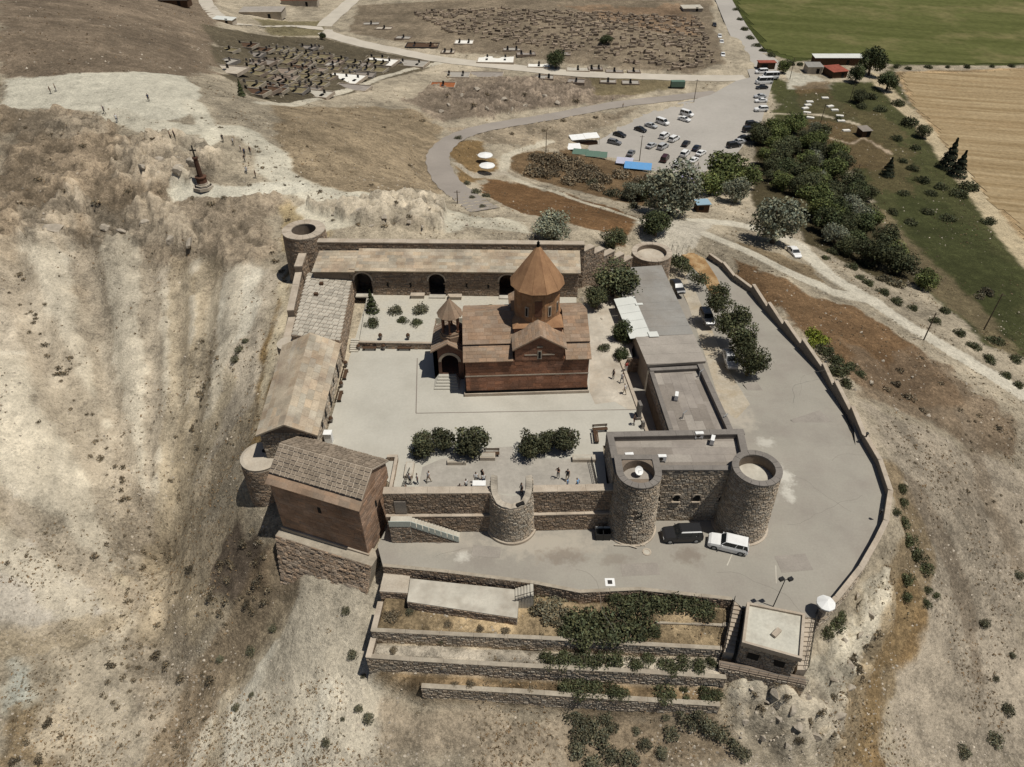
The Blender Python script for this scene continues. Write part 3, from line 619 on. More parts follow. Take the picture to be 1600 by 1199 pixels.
def field_mat(name, c0, c1, c2, rz, rows, fine):
    m = bpy.data.materials.new(name); m.use_nodes = True; N, L = m.node_tree.nodes, m.node_tree.links; b = N['Principled BSDF']; b.inputs['Roughness'].default_value = .95; b.inputs['Specular IOR Level'].default_value = .05
    tc = N.new('ShaderNodeTexCoord'); mp = N.new('ShaderNodeMapping'); mp.inputs['Rotation'].default_value = (0, 0, rz); L.new(tc.outputs['Object'], mp.inputs['Vector'])
    def nz(sc, vec, sx=1, sy=1, det=5):
        q = N.new('ShaderNodeMapping'); q.inputs['Scale'].default_value = (sx, sy, 1); L.new(vec, q.inputs['Vector']); n = N.new('ShaderNodeTexNoise'); n.inputs['Scale'].default_value = sc; n.inputs['Detail'].default_value = det; n.inputs['Roughness'].default_value = .65; L.new(q.outputs[0], n.inputs['Vector']); return n.outputs[0]
    r1, r2, r3 = nz(rows, mp.outputs[0], .03, 1, 4), nz(.03, tc.outputs['Object']), nz(fine, tc.outputs['Object'])
    def mix(f, a, z, A, B):
        r = N.new('ShaderNodeMapRange'); L.new(f, r.inputs[0]); r.inputs[1].default_value = a; r.inputs[2].default_value = z; x = N.new('ShaderNodeMix'); x.data_type = 'RGBA'; L.new(r.outputs[0], x.inputs['Factor'])
        for k, v in (('A', A), ('B', B)):
            if isinstance(v, tuple): x.inputs[k].default_value = (*v, 1)
            else: L.new(v, x.inputs[k])
        return x.outputs['Result']
    a = mix(r1, .4, .6, c0, c1); a = mix(r2, .5, .68, a, c2); k = N.new('ShaderNodeMapRange'); L.new(r3, k.inputs[0]); k.inputs[1].default_value = .3; k.inputs[2].default_value = .7; k.inputs[3].default_value = .8; k.inputs[4].default_value = 1.2
    v = N.new('ShaderNodeVectorMath'); v.operation = 'SCALE'; L.new(a, v.inputs[0]); L.new(k.outputs[0], v.inputs['Scale']); L.new(v.outputs[0], b.inputs['Base Color']); return m
fa, fb_ = G(1430, 200), G(1600, 214); frz = -math.atan2(fb_.y-fa.y, fb_.x-fa.x)
drape('stubble_field', "1402,114 1640,106 1640,425 1575,345 1490,246 1432,168", field_mat('stubble', (.235, .168, .09), (.345, .262, .155), (.28, .20, .11), frz, .34, .9), 1.4, .1, 5)
drape('green_field', "1146,-14 1660,-20 1660,100 1400,100 1345,86 1246,93 1194,76 1158,20", field_mat('crop', (.076, .082, .026), (.10, .104, .036), (.16, .14, .062), frz, .12, .35), 2.2, .12, 6)
# ------------------------------------------------------------------ masonry helpers
def facing(surf, W, H, sw, sh, prot=(.02, .08), skip=None, tint=.25, warm=.06, gap=.05, mb=None, seed=1, courses=True, jit=.3):
    "individual stones standing proud of a surface: surf(u, v) -> point"
    q = random.Random(seed); mb = mb or MB(); v = 0.
    while v < H-.05:
        h = sh*q.uniform(1-jit, 1+jit); h = min(h, H-v)
        if H-v-h < sh*.4: h = H-v
        u = -q.uniform(0, sw*.8)
        while u < W:
            w_ = sw*q.uniform(1-jit*1.3, 1+jit*1.5); u0, u1 = max(u, 0), min(u+w_, W); u += w_
            if u1-u0 < sw*.25: continue
            uc, vc = (u0+u1)/2, v+h/2
            if skip and skip(uc, vc): continue
            g = gap/2; p = q.uniform(*prot); j = (lambda: q.uniform(-.5, .5)*gap)
            c = [Vector(surf(*t)) for t in ((u0+g+j(), v+g+j()), (u1-g+j(), v+g+j()), (u1-g+j(), v+h-g+j()), (u0+g+j(), v+h-g+j()))]
            n = (c[1]-c[0]).cross(c[3]-c[0])
            if n.length < 1e-9: continue
            n.normalize(); m = (c[0]+c[1]+c[2]+c[3])/4; ins = .86 if p > .03 else .97
            t = [m+(k-m)*ins+n*p for k in c]; k = 1+q.uniform(-tint, tint); r_ = q.uniform(-warm, warm)
            mb.add(c+t, [(4, 5, 6, 7), (0, 1, 5, 4), (1, 2, 6, 5), (2, 3, 7, 6), (3, 0, 4, 7)], (k*(1+r_), k, k*(1-r_)))
        v += h
    return mb
def plane(p0, p1, p3, p2=None):
    p0, p1, p3 = Vector(p0), Vector(p1), Vector(p3); p2 = Vector(p2) if p2 is not None else p1+(p3-p0)
    W = max((p1-p0).length, (p2-p3).length); H = max((p3-p0).length, (p2-p1).length)
    return (lambda u, v: (p0.lerp(p1, u/W)).lerp(p3.lerp(p2, u/W), v/H)), W, H
def cyl(c, r0, r1, z0, z1, a0, a1):
    rm = (r0+r1)/2; W = rm*(a1-a0); H = z1-z0
    def s(u, v):
        a = a0+u/W*(a1-a0); r = r0+(r1-r0)*(v/H); return Vector((c[0]+r*math.cos(a), c[1]+r*math.sin(a), z0+v))
    return s, W, H
def inrects(rs): return lambda u, v: any(a < u < b and c < v < d for a, b, c, d in rs)
def stonewall(par, a, b, z0, z1, th, sw=.5, sh=.3, skip=None, mt='rubble', seed=1, faces=(0, 1), cope=None, copemt='coping', copew=.06, nm='wall'):
    "wall from a to b (outer face on its right-hand side), body + stones + coping"
    a, b = Vector((a[0], a[1], 0)), Vector((b[0], b[1], 0)); d = (b-a).normalized(); n = Vector((-d.y, d.x, 0))
    m = MB().prism([a, b, b+n*th, a+n*th], z0, z1); wl = m.build(nm, MT['mortar'], par)
    f = MB(); z = Vector((0, 0, 1))
    if 0 in faces: facing(*plane(a+z*z0, b+z*z0, a+z*z1), sw, sh, skip=skip, mb=f, seed=seed)
    if 1 in faces: facing(*plane(b+n*th+z*z0, a+n*th+z*z0, b+n*th+z*z1), sw, sh, mb=f, seed=seed+9)
    if f.f: f.build('stonework', MT[mt], par, kind='stuff')
    if cope:
        L = (b-a).length; k = max(1, int(L/3.2))
        for i in range(k):
            p, q_ = a+d*(L*i/k+.012), a+d*(L*(i+1)/k-.012); e = n*copew; zz = rnd.uniform(-.02, .02)
            MB().prism([p-e, q_-e, q_+n*th+e, p+n*th+e], z1, z1+cope+zz).build('coping_stone', MT[copemt], par)
    return wl
def archpanel(mb, a, d, n, z0, z1, th, L, ops, seg=10):
    "wall panel of length L along d from a, thickness th along n, with arched openings (centre, width, sill z, spring z)"
    def P(u, z, t): return a+d*u+n*t+Vector((0, 0, z))
    cur = 0
    for (c, w_, zs, zp) in sorted(ops):
        u0, u1 = c-w_/2, c+w_/2
        if u0 > cur+1e-4: mb.add([P(cur, z0, 0), P(u0, z0, 0), P(u0, z1, 0), P(cur, z1, 0), P(cur, z0, th), P(u0, z0, th), P(u0, z1, th), P(cur, z1, th)], [(0, 1, 2, 3), (5, 4, 7, 6), (3, 2, 6, 7), (1, 5, 6, 2), (4, 0, 3, 7)])
        if zs > z0+1e-3: mb.add([P(u0, z0, 0), P(u1, z0, 0), P(u1, zs, 0), P(u0, zs, 0), P(u1, zs, th), P(u0, zs, th)], [(0, 1, 2, 3), (3, 2, 4, 5)])
        pts = [(u0, zs), (u0, zp)]+[(c-w_/2*math.cos(math.pi*i/seg), zp+w_/2*math.sin(math.pi*i/seg)) for i in range(1, seg)]+[(u1, zp), (u1, zs)]
        arc = pts[1:-1]
        for (ua, za), (ub, zb) in zip(arc[:-1], arc[1:]):
            mb.add([P(ua, za, 0), P(ub, zb, 0), P(ub, z1, 0), P(ua, z1, 0), P(ua, za, th), P(ub, zb, th), P(ub, z1, th), P(ua, z1, th)], [(0, 1, 2, 3), (5, 4, 7, 6), (0, 4, 5, 1), (3, 2, 6, 7)])
        for (ua, za), (ub, zb) in ((pts[0], pts[1]), (pts[-2], pts[-1])):
            mb.add([P(ua, za, 0), P(ub, zb, 0), P(ub, zb, th), P(ua, za, th)], [(0, 1, 2, 3)])
        cur = u1
    if cur < L-1e-4: mb.add([P(cur, z0, 0), P(L, z0, 0), P(L, z1, 0), P(cur, z1, 0), P(cur, z0, th), P(L, z0, th), P(L, z1, th), P(cur, z1, th)], [(0, 1, 2, 3), (5, 4, 7, 6), (3, 2, 6, 7), (1, 5, 6, 2), (4, 0, 3, 7)])
    return mb
def archskip(ops, z0, seg=.12):
    def f(u, v):
        z = z0+v
        for (c, w_, zs, zp) in ops:
            if abs(u-c) < w_/2+.12 and zs-.1 < z < zp: return True
            if z >= zp and (u-c)**2+(z-zp)**2 < (w_/2+.14)**2: return True
        return False
    return f
def railing(par, pts, h=1.0, n_between=6, r=.025, mt='iron', nm='railing'):
    m = MB()
    for p, q_ in zip(pts[:-1], pts[1:]):
        p, q_ = Vector(p), Vector(q_); up = Vector((0, 0, h))
        m.tube(p+up, q_+up, r*1.4, 5); m.tube(p+up*.5, q_+up*.5, r, 4)
        for i in range(n_between+1): t = p.lerp(q_, i/n_between); m.tube(t, t+up, r, 4)
    return m.build(nm, MT[mt], par)
CT = 5.0
# ------------------------------------------------------------------ courtyard
def sheet(name, pts, m, z):
    return fillpoly(name, pts, MT[m] if isinstance(m, str) else m, z)
sheet('courtyard', [(-22.6, 92.5), (12, 92), (17.4, 96), (16.9, 78.3), (15.2, 78), (16.9, 61.3), (11, 61), (10.8, 53), (-12, 52.8), (-15, 56), (-22.9, 60)], 'paving', CT)
sheet('patio', Up("652,771 660,730 690,717 768,714 773,699 800,698 806,716 905,717 925,723 940,772", CT), 'patio', CT+.005)
bare = mat('bare_rocky_ground', (.46, .41, .335), .2, .3, 2, .6, stain=(.33, .275, .21), stain_scale=.25, stain_amt=.7)
sheet('bare_ground', Up("921,478 945,462 985,468 990,540 975,572 990,615 996,640 985,642 960,628 930,632 921,612", CT), bare, CT+.006)
b = MB()
for p, q_ in ((U(652, 560, CT), U(650, 646, CT)), (U(650, 646, CT), U(1002, 640, CT))):
    d = (q_-p).normalized(); n = Vector((-d.y, d.x, 0))*.07; b.quad(p-n, q_-n, q_+n, p+n)
for v in b.v: pass
b.v = [(x, y, CT+.012) for x, y, z in b.v]; tag(b.build('paving_joint', MT['felt2']), kind='structure')
# ------------------------------------------------------------------ church
cA = Vector((-5.92, 70.28, 0)); ca_ = R(2.7); cu = Vector((math.cos(ca_), math.sin(ca_), 0)); cv = Vector((-cu.y, cu.x, 0))
def C(u, v, z): return cA+cu*u+cv*v+Vector((0, 0, z))
CL, CD = 15.75, 12.2
ch = thing('church', 'red tuff church with conical dome in the middle of the courtyard', 'church', C(CL/2, CD/2, CT))
MB().prism([C(-.3, -.3, 0), C(CL+.3, -.3, 0), C(CL+.3, CD+.3, 0), C(-.3, CD+.3, 0)], 4.6, CT+.45).build('plinth', MT['coping'], ch)
MB().prism([C(-.14, -.14, 0), C(CL+.14, -.14, 0), C(CL+.14, CD+.14, 0), C(-.14, CD+.14, 0)], CT+.45, CT+.75).build('plinth_step', MT['tuffroof'], ch)
wb = MB().prism([C(0, 0, 0), C(CL, 0, 0), C(CL, CD, 0), C(0, CD, 0)], 4.8, 10.7)
wb.prism([C(.02, 2.0, 0), C(CL-.02, 2.0, 0), C(CL-.02, 10.2, 0), C(.02, 10.2, 0)], 10.7, 12.0)
for u in (.02, CL-.4):   # nave gables
    wb.add([C(u, 2, 12), C(u+.38, 2, 12), C(u+.38, 10.2, 12), C(u, 10.2, 12), C(u, 6.1, 13.75), C(u+.38, 6.1, 13.75)], [(0, 1, 5, 4), (3, 4, 5, 2), (0, 4, 3), (1, 2, 5)])
U0, U1, UC = 6.1, 12.7, 9.4
wb.prism([C(U0+.2, -.04, 0), C(U1-.2, -.04, 0), C(U1-.2, CD+.04, 0), C(U0+.2, CD+.04, 0)], 10.6, 12.35)
for v0, v1 in ((-.04, .4), (CD-.4, CD+.04)):
    wb.add([C(U0+.2, v0, 12.35), C(U1-.2, v0, 12.35), C(UC, v0, 14.2), C(U0+.2, v1, 12.35), C(U1-.2, v1, 12.35), C(UC, v1, 14.2)], [(0, 1, 2), (5, 4, 3), (0, 2, 5, 3), (1, 4, 5, 2)])
wcol = MB(); wcol.v = wb.v; wcol.f = wb.f; wcol.m = wb.m; wcol.c = [(1, 1, 1)]*len(wb.v); wcol.hasc = True
wcol.build('wall', MT['tuff'], ch)
def fsk(u, v):  # keep the window clear
    return abs(u-UC) < .28 and 5.5 < v < 6.9
f = MB(); facing(*plane(C(0, 0, CT+.75), C(CL, 0, CT+.75), C(0, 0, 10.6)), 1.0, .5, (.008, .03), tint=.2, gap=.025, mb=f, seed=3, jit=.12)
facing(*plane(C(U0+.2, -.04, 10.6), C(U1-.2, -.04, 10.6), C(U0+.2, -.04, 12.35)), 1.0, .5, (.008, .03), lambda u, v: abs(u-3.1) < .3 and .2 < v < 1.5, tint=.2, gap=.025, mb=f, seed=4, jit=.12)
for p0, p1 in ((C(0, CD, CT+.75), C(0, 0, CT+.75)), (C(CL, 0, CT+.75), C(CL, CD, CT+.75))): facing(*plane(p0, p1, p0+Vector((0, 0, 5.2))), 1.0, .5, (.008, .03), tint=.2, gap=.025, mb=f, seed=5, jit=.12)
f.build('ashlar', MT['tuff'], ch, kind='stuff')
MB().prism([C(-.05, -.05, 0), C(CL+.05, -.05, 0), C(CL+.09, -.001, 0), C(-.09, -.001, 0)], 8.12, 8.3).build('string_course', MT['coping'], ch)
MB().prism([C(UC-1.9, -.1, 0), C(UC-.35, -.1, 0), C(UC-.35, -.05, 0), C(UC-1.9, -.05, 0)], 11.35, 11.52).build('stone_band', MT['coping'], ch)
MB().prism([C(UC+.35, -.1, 0), C(UC+1.9, -.1, 0), C(UC+1.9, -.05, 0), C(UC+.35, -.05, 0)], 11.35, 11.52).build('stone_band', MT['coping'], ch)
fr = MB().prism([C(UC-.27, -.1, 0), C(UC+.27, -.1, 0), C(UC+.27, -.05, 0), C(UC-.27, -.05, 0)], 10.75, 12.05).build('window', MT['coping'], ch)
MB().prism([C(UC-.15, -.12, 0), C(UC+.15, -.12, 0), C(UC+.15, -.045, 0), C(UC-.15, -.045, 0)], 10.9, 11.9).build('pane', MT['dark'], fr)
MB().prism([C(UC-.35, -.1, 0), C(UC+.35, -.1, 0), C(UC+.35, -.05, 0), C(UC-.35, -.05, 0)], 12.55, 12.75).build('stone_band', MT['coping'], ch)
def roofplane(nm, p0, p1, p2, p3, par, th=.16, mt='tuffroof', sw=1.1, sh=.55, seed=1, prot=(.01, .035)):
    "p0-p1 eave, p3-p2 ridge, seen from outside"
    r = MB().slab([p0, p1, p2, p3], th); r.hasc = True; r.c = [(1, 1, 1)]*len(r.v); o = r.build(nm, MT[mt], par)
    fc = facing(*plane(p0, p1, p3, p2), sw, sh, prot, tint=.16, gap=.03, seed=seed, jit=.15); fc.build('roof_stonework', MT[mt], o, kind='stuff'); return o
for k, (ua, ub) in enumerate(((-.25, U0-.02), (U1+.02, CL+.25))):
    roofplane('aisle_roof', C(ua, -.3, 10.72), C(ub, -.3, 10.72), C(ub, 2.05, 11.75), C(ua, 2.05, 11.75), ch, seed=11+k)
    roofplane('aisle_roof', C(ub, CD+.3, 10.72), C(ua, CD+.3, 10.72), C(ua, 10.15, 11.75), C(ub, 10.15, 11.75), ch, seed=13+k)
    roofplane('nave_roof', C(ua, 1.75, 11.98), C(ub+(.6 if k == 0 else 0), 1.75, 11.98), C(ub+(.6 if k == 0 else 0), 6.1, 13.95), C(ua, 6.1, 13.95), ch, seed=15+k)
    roofplane('nave_roof', C(ub, 10.45, 11.98), C(ua, 10.45, 11.98), C(ua, 6.1, 13.95), C(ub, 6.1, 13.95), ch, seed=17+k)
for s_ in (0, 1):
    va, vb = (-.3, 3.6) if s_ == 0 else (8.6, CD+.3)
    roofplane('transept_roof', C(U0-.15, vb, 12.4), C(U0-.15, va, 12.4), C(UC, va, 14.5), C(UC, vb, 14.5), ch, sw=.8, sh=.5, seed=21+s_, prot=(.015, .05))
    roofplane('transept_roof', C(U1+.15, va, 12.4), C(U1+.15, vb, 12.4), C(UC, vb, 14.5), C(UC, va, 14.5), ch, sw=.8, sh=.5, seed=23+s_, prot=(.015, .05))
dc = C(UC, 6.1, 0)
sq = MB().prism([C(UC-3.1, 3.0, 0), C(UC+3.1, 3.0, 0), C(UC+3.1, 9.2, 0), C(UC-3.1, 9.2, 0)], 11.5, 13.5); sq.hasc = True; sq.c = [(1, 1, 1)]*len(sq.v); sq.build('drum_base', MT['tuff'], ch)
for su in (-1, 1):
    for sv in (-1, 1):
        e = [C(UC+su*3.25, 6.1+sv*3.25, 13.45), C(UC+su*.3, 6.1+sv*3.25, 13.45), C(UC+su*.3, 6.1+sv*.3, 13.45), C(UC+su*3.25, 6.1+sv*.3, 13.45), C(UC+su*1.5, 6.1+sv*1.5, 14.75)]
        m_ = MB().add(e, [(0, 1, 4), (1, 2, 4), (2, 3, 4), (3, 0, 4), (3, 2, 1, 0)]); m_.hasc = True; m_.c = [(1, 1, 1)]*5
        m_.build('corner_roof', MT['conetuff'], ch)
NS = 12; off = ca_+R(15)
def dr(k, r, z): a = off+2*math.pi*k/NS; return Vector((dc.x+r*math.cos(a), dc.y+r*math.sin(a), z))
dm = MB().add([dr(k, 2.95, 13.2) for k in range(NS)]+[dr(k, 2.95, 18.55) for k in range(NS)], [(k, (k+1) % NS, NS+(k+1) % NS, NS+k) for k in range(NS)]); dm.hasc = True; dm.c = [(1, 1, 1)]*24
drum = dm.build('drum', MT['conetuff'], ch)
f = MB()
for k in range(NS): facing(*plane(dr(k, 2.96, 13.4), dr(k+1, 2.96, 13.4), dr(k, 2.96, 18.5)), .8, .5, (.005, .02), tint=.14, gap=.02, mb=f, seed=30+k, jit=.1)
f.build('ashlar', MT['conetuff'], drum, kind='stuff')
for k in (7, 8, 9, 10, 0, 2, 4):
    a, c_ = dr(k, 2.99, 0), dr(k+1, 2.99, 0); m0 = (a+c_)/2; d = (c_-a).normalized(); n = Vector((d.y, -d.x, 0))
    if k in (8,):
        wn = MB().prism([m0-d*.45+n*-.02, m0+d*.45+n*-.02, m0+d*.45+n*.06, m0-d*.45+n*.06], 14.9, 17.2); wn.hasc = True; wn.c = [(.8, .8, .8)]*8
        fr = wn.build('blind_panel', MT['tuff'], drum); continue
    fr = MB().prism([m0-d*.24+n*-.02, m0+d*.24+n*-.02, m0+d*.24+n*.05, m0-d*.24+n*.05], 14.7, 16.2).build('window', MT['coping'], ch)
    MB().prism([m0-d*.13+n*.0, m0+d*.13+n*.0, m0+d*.13+n*.07, m0-d*.13+n*.07], 14.85, 16.05).build('pane', MT['dark'], fr)
cr = MB(); cr.add([dr(k, 3.1, 18.25) for k in range(NS)]+[dr(k, 3.42, 18.5) for k in range(NS)], [(k, (k+1) % NS, NS+(k+1) % NS, NS+k) for k in range(NS)]); cr.hasc = True; cr.c = [(.8, .8, .8)]*24
cr.build('cornice', MT['conetuff'], ch)
for k in range(NS):
    a, c_ = dr(k, 3.5, 18.45), dr(k+1, 3.5, 18.45); t0, t1 = dr(k, .12, 23.45), dr(k+1, .12, 23.45); m0 = (a+c_)/2
    pn = MB().slab([a.lerp(c_, .012), c_.lerp(a, .012), t1, t0], .14); kx = rnd.uniform(.86, 1.1); pn.hasc = True; pn.c = [(kx, kx, kx)]*len(pn.v)
    pn.build('cone_panel', MT['conetuff'], ch)
MB().lathe((dc.x, dc.y, 0), [(.0, 23.3), (.24, 23.35), (.16, 23.7), (.2, 23.8), (.08, 24.0), (.0, 24.05)], 10).build('finial', MT['conetuff'], ch)
MB().box((dc.x, dc.y, 24.0), (.08, .08, .95)).box((dc.x, dc.y, 24.5), (.5, .07, .09)).build('cross', MT['iron'], ch)
# porch and belfry on the west front
X0, X1, Y0, Y1 = -10.35, -6.35, 73.6, 79.2; xm = (X0+X1)/2
po = thing('belfry_porch', 'dark arched porch carrying a small columned belfry against the church west front', 'belfry', (xm, 76.4, CT))
pw = MB()
archpanel(pw, Vector((X0, Y0, 0)), Vector((1, 0, 0)), Vector((0, 1, 0)), CT, 9.9, .6, X1-X0, [((X1-X0)/2+.15, 2.2, CT+.9, 8.0)])
archpanel(pw, Vector((X0, Y1, 0)), Vector((0, -1, 0)), Vector((1, 0, 0)), CT, 9.9, .6, Y1-Y0, [(1.6, 1.7, CT+.9, 7.8), (4.1, 1.7, CT+.9, 7.8)])
pw.prism([(X0, Y1-.5), (X1, Y1-.5), (X1, Y1), (X0, Y1)], CT, 9.9); pw.prism([(X0+.6, Y0+.6), (X1, Y0+.6), (X1, Y1-.5), (X0+.6, Y1-.5)], CT, CT+.9)
pw.add([(X0, Y0, 9.9), (X1, Y0, 9.9), (xm, Y0, 11.0), (X0, Y0+.5, 9.9), (X1, Y0+.5, 9.9), (xm, Y0+.5, 11.0)], [(0, 1, 2), (5, 4, 3), (0, 2, 5, 3), (1, 4, 5, 2)])
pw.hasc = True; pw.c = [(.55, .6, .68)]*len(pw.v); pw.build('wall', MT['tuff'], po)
arc = MB()
for i in range(14):
    a0, a1 = math.pi*i/14, math.pi*(i+1)/14; cx_, cz_ = xm+.15, 8.0
    q_ = [(cx_+r_*math.cos(a), Y0-.06, cz_+r_*math.sin(a)) for r_, a in ((1.12, a0), (1.5, a0), (1.5, a1), (1.12, a1))]
    arc.add(q_+[(x, Y0+.02, z) for x, y, z in q_], [(0, 3, 2, 1), (1, 2, 6, 5), (0, 4, 7, 3)])
arc.build('arch_moulding', MT['coping'], po)
for s_ in (-1, 1):
    e = xm+s_*2.3
    pr = MB().slab([(e, Y0-.3, 9.75), (xm, Y0-.3, 11.15), (xm, Y1, 11.15), (e, Y1, 9.75)], .14); pr.hasc = True; pr.c = [(.9, .9, .9)]*len(pr.v); ro = pr.build('roof', MT['tuffroof'], po)
    for i in range(9):
        y = Y0+.2+i*.62; MB().slab([(e, y, 9.8), (xm, y, 11.2), (xm, y+.1, 11.2), (e, y+.1, 9.8)], .1).build('roof_rib', MT['coping'], ro)
bc = Vector((-8.0, 75.6, 0))
bs = MB().lathe((bc.x, bc.y, 0), [(0, 11.75), (1.35, 11.75), (1.35, 11.45), (1.5, 11.4), (1.5, 10.2)], 8, col=(.8, .8, .8)); bs.build('belfry_base', MT['tuffroof'], po)
for k in range(6):
    a = k*math.pi/3+.5; x, y = bc.x+1.1*math.cos(a), bc.y+1.1*math.sin(a)
    cl = MB().lathe((x, y, 0), [(.2, 11.75), (.2, 11.95), (.13, 12.05), (.13, 13.75), (.22, 13.95), (.22, 14.1)], 8, col=(.6, .6, .6)); cl.build('column', MT['tuff'], po)
MB().lathe((bc.x, bc.y, 0), [(1.3, 14.1), (1.4, 14.1), (1.4, 14.4), (.9, 14.4), (.9, 14.1), (1.3, 14.1)], 12, col=(.8, .8, .8)).build('ring_beam', MT['tuffroof'], po)
for k in range(12):
    a0, a1 = 2*math.pi*k/12, 2*math.pi*(k+1)/12; e = lambda a, r, z: Vector((bc.x+r*math.cos(a), bc.y+r*math.sin(a), z))
    r0 = 1.72 if k % 2 else 1.66
    pn = MB().slab([e(a0, r0, 14.35), e(a1, r0, 14.35), e(a1, .04, 16.6), e(a0, .04, 16.6)], .1); kx = rnd.uniform(.8, 1.1); pn.hasc = True; pn.c = [(kx, kx, kx)]*len(pn.v); pn.build('canopy_panel', MT['tuffroof'], po)
MB().box((bc.x, bc.y, 16.5), (.06, .06, .6)).box((bc.x, bc.y, 16.8), (.3, .05, .06)).build('cross', MT['iron'], po)
for i in range(5):
    w_ = 3.6-.25*i; y1 = Y0; y0 = Y0-2.2+.42*i
    MB().prism([(xm-.15-w_/2, y0), (xm-.15+w_/2*.8, y0), (xm-.15+w_/2*.8, y1+.02*i), (xm-.15-w_/2, y1+.02*i)], CT+.18*i+(.001 if i else 0), CT+.18*(i+1)).build('step', MT['paving'], po)
# ------------------------------------------------------------------ north range and rampart
nr = thing('north_range', 'long low stone gallery with three arched openings along the north side of the courtyard', 'building', (-7, 94, 6))
NA, NB = Vector((-24.6, 92.9, 0)), Vector((10.0, 92.2, 0)); nd = (NB-NA).normalized(); nn = Vector((-nd.y, nd.x, 0)); NL = (NB-NA).length
nops = [(1.9, 2.6, 6.05, 8.6), (13.15, 2.5, 6.05, 8.6), (23.9, 2.5, 6.05, 8.6)]
m = archpanel(MB(), NA, nd, nn, 5.9, 10.45, .7, NL, nops); m.prism([NA+nn*3.6, NB+nn*3.6, NB+nn*4.0, NA+nn*4.0], 5.9, 10.45); m.prism([NB-nd*.5+nn*.71, NB+nn*.71, NB+nn*3.6, NB-nd*.5+nn*3.6], 5.9, 10.45); m.prism([NA+nn*.71, NA+nd*.5+nn*.71, NA+nd*.5+nn*3.6, NA+nn*3.6], 5.9, 10.45)
m.build('wall', MT['mortar'], nr)
slits = [(5.6, 6, .9), (9.1, 6, .9), (17.7, 6, .9), (21.0, 6, .9), (27.2, 6, .9)]
def nsk(u, v): return archskip(nops, 5.9)(u, v) or any(abs(u-s[0]) < .22 and 1.5 < v < 2.5 for s in slits)
f = facing(*plane(NA+Vector((0, 0, 5.9)), NB+Vector((0, 0, 5.9)), NA+Vector((0, 0, 10.4))), .5, .28, skip=nsk, seed=41)
facing(*plane(NB+Vector((0, 0, 5.9)), NB+nn*4+Vector((0, 0, 5.9)), NB+Vector((0, 0, 10.4))), .5, .28, mb=f, seed=42)
f.build('stonework', MT['rubble'], nr, kind='stuff')
for s in slits:
    c_ = NA+nd*s[0]; MB().prism([c_-nd*.16-nn*.012, c_+nd*.16-nn*.012, c_+nd*.16+nn*.1, c_-nd*.16+nn*.1], 7.45, 8.35).build('window', MT['dark'], nr)
for (c, w_, zs, zp) in nops:
    ar = MB(); a0 = NA+nd*c
    for i in range(12):
        t0, t1 = math.pi*i/12, math.pi*(i+1)/12
        q_ = [a0+nd*(r_*math.cos(t))-nn*.09+Vector((0, 0, zp+r_*math.sin(t))) for r_, t in ((w_/2, t0), (w_/2+.25, t0), (w_/2+.25, t1), (w_/2, t1))]
        ar.add(q_+[p+nn*.12 for p in q_], [(0, 3, 2, 1), (1, 2, 6, 5), (0, 4, 7, 3)])
    ar.build('arch_moulding', MT['coping'], nr)
    MB().prism([a0-nd*w_/2-nn*.9, a0+nd*w_/2-nn*.9, a0+nd*w_/2-nn*.02, a0-nd*w_/2-nn*.02], 6.0, 6.22).build('step', MT['concrete'], nr)
Z = lambda p, z: Vector((p[0], p[1], z))
roofplane('roof', Z(NA-nn*.45+nd*1.0, 10.5), Z(NB-nn*.45+nd*.3, 10.5), Z(NB+nn*4.15+nd*.3, 11.75), Z(NA+nn*4.15+nd*1.0, 11.75), nr, .2, 'earthroof', 1.3, .7, 51, (.004, .02))
roofplane('roof', Z(NA-nn*.3-nd*5.6, 10.15), Z(NA-nn*.45+nd*.95, 10.3), Z(NA+nn*4.1+nd*.95, 11.4), Z(NA+nn*4.1-nd*5.2, 11.3), nr, .2, 'earthroof', 1.3, .7, 52, (.004, .02))
MB().prism([Z(NA-nd*5.5-nn*.05, 0), Z(NA-nd*.02-nn*.05, 0), Z(NA-nd*.02+nn*4, 0), Z(NA-nd*5.2+nn*4, 0)], 4, 10.1).build('end_block', MT['mortar'], nr)
ra = thing('north_rampart', 'dark rubble rampart with pale coping running behind the north gallery', 'wall', (-10, 97.5, 5))
RA0, RA1 = NA+nn*4.35-nd*5.4, NB+nn*4.35+nd*1.0
stonewall(ra, RA0, RA1, 3, 12.55, .95, .55, .3, seed=61, cope=.18, copew=.1)
q0 = RA1
for i, (zt, L) in enumerate(((11.4, 2.4), (10.1, 2.4), (8.7, 2.6), (7.2, 2.6), (5.6, 2.4))):
    d = Vector((.74, .67, 0)); q1 = q0+d*L; stonewall(ra, q0, q1, -4, zt, .95, .55, .3, seed=63+i, cope=.16, copew=.08); q0 = q1
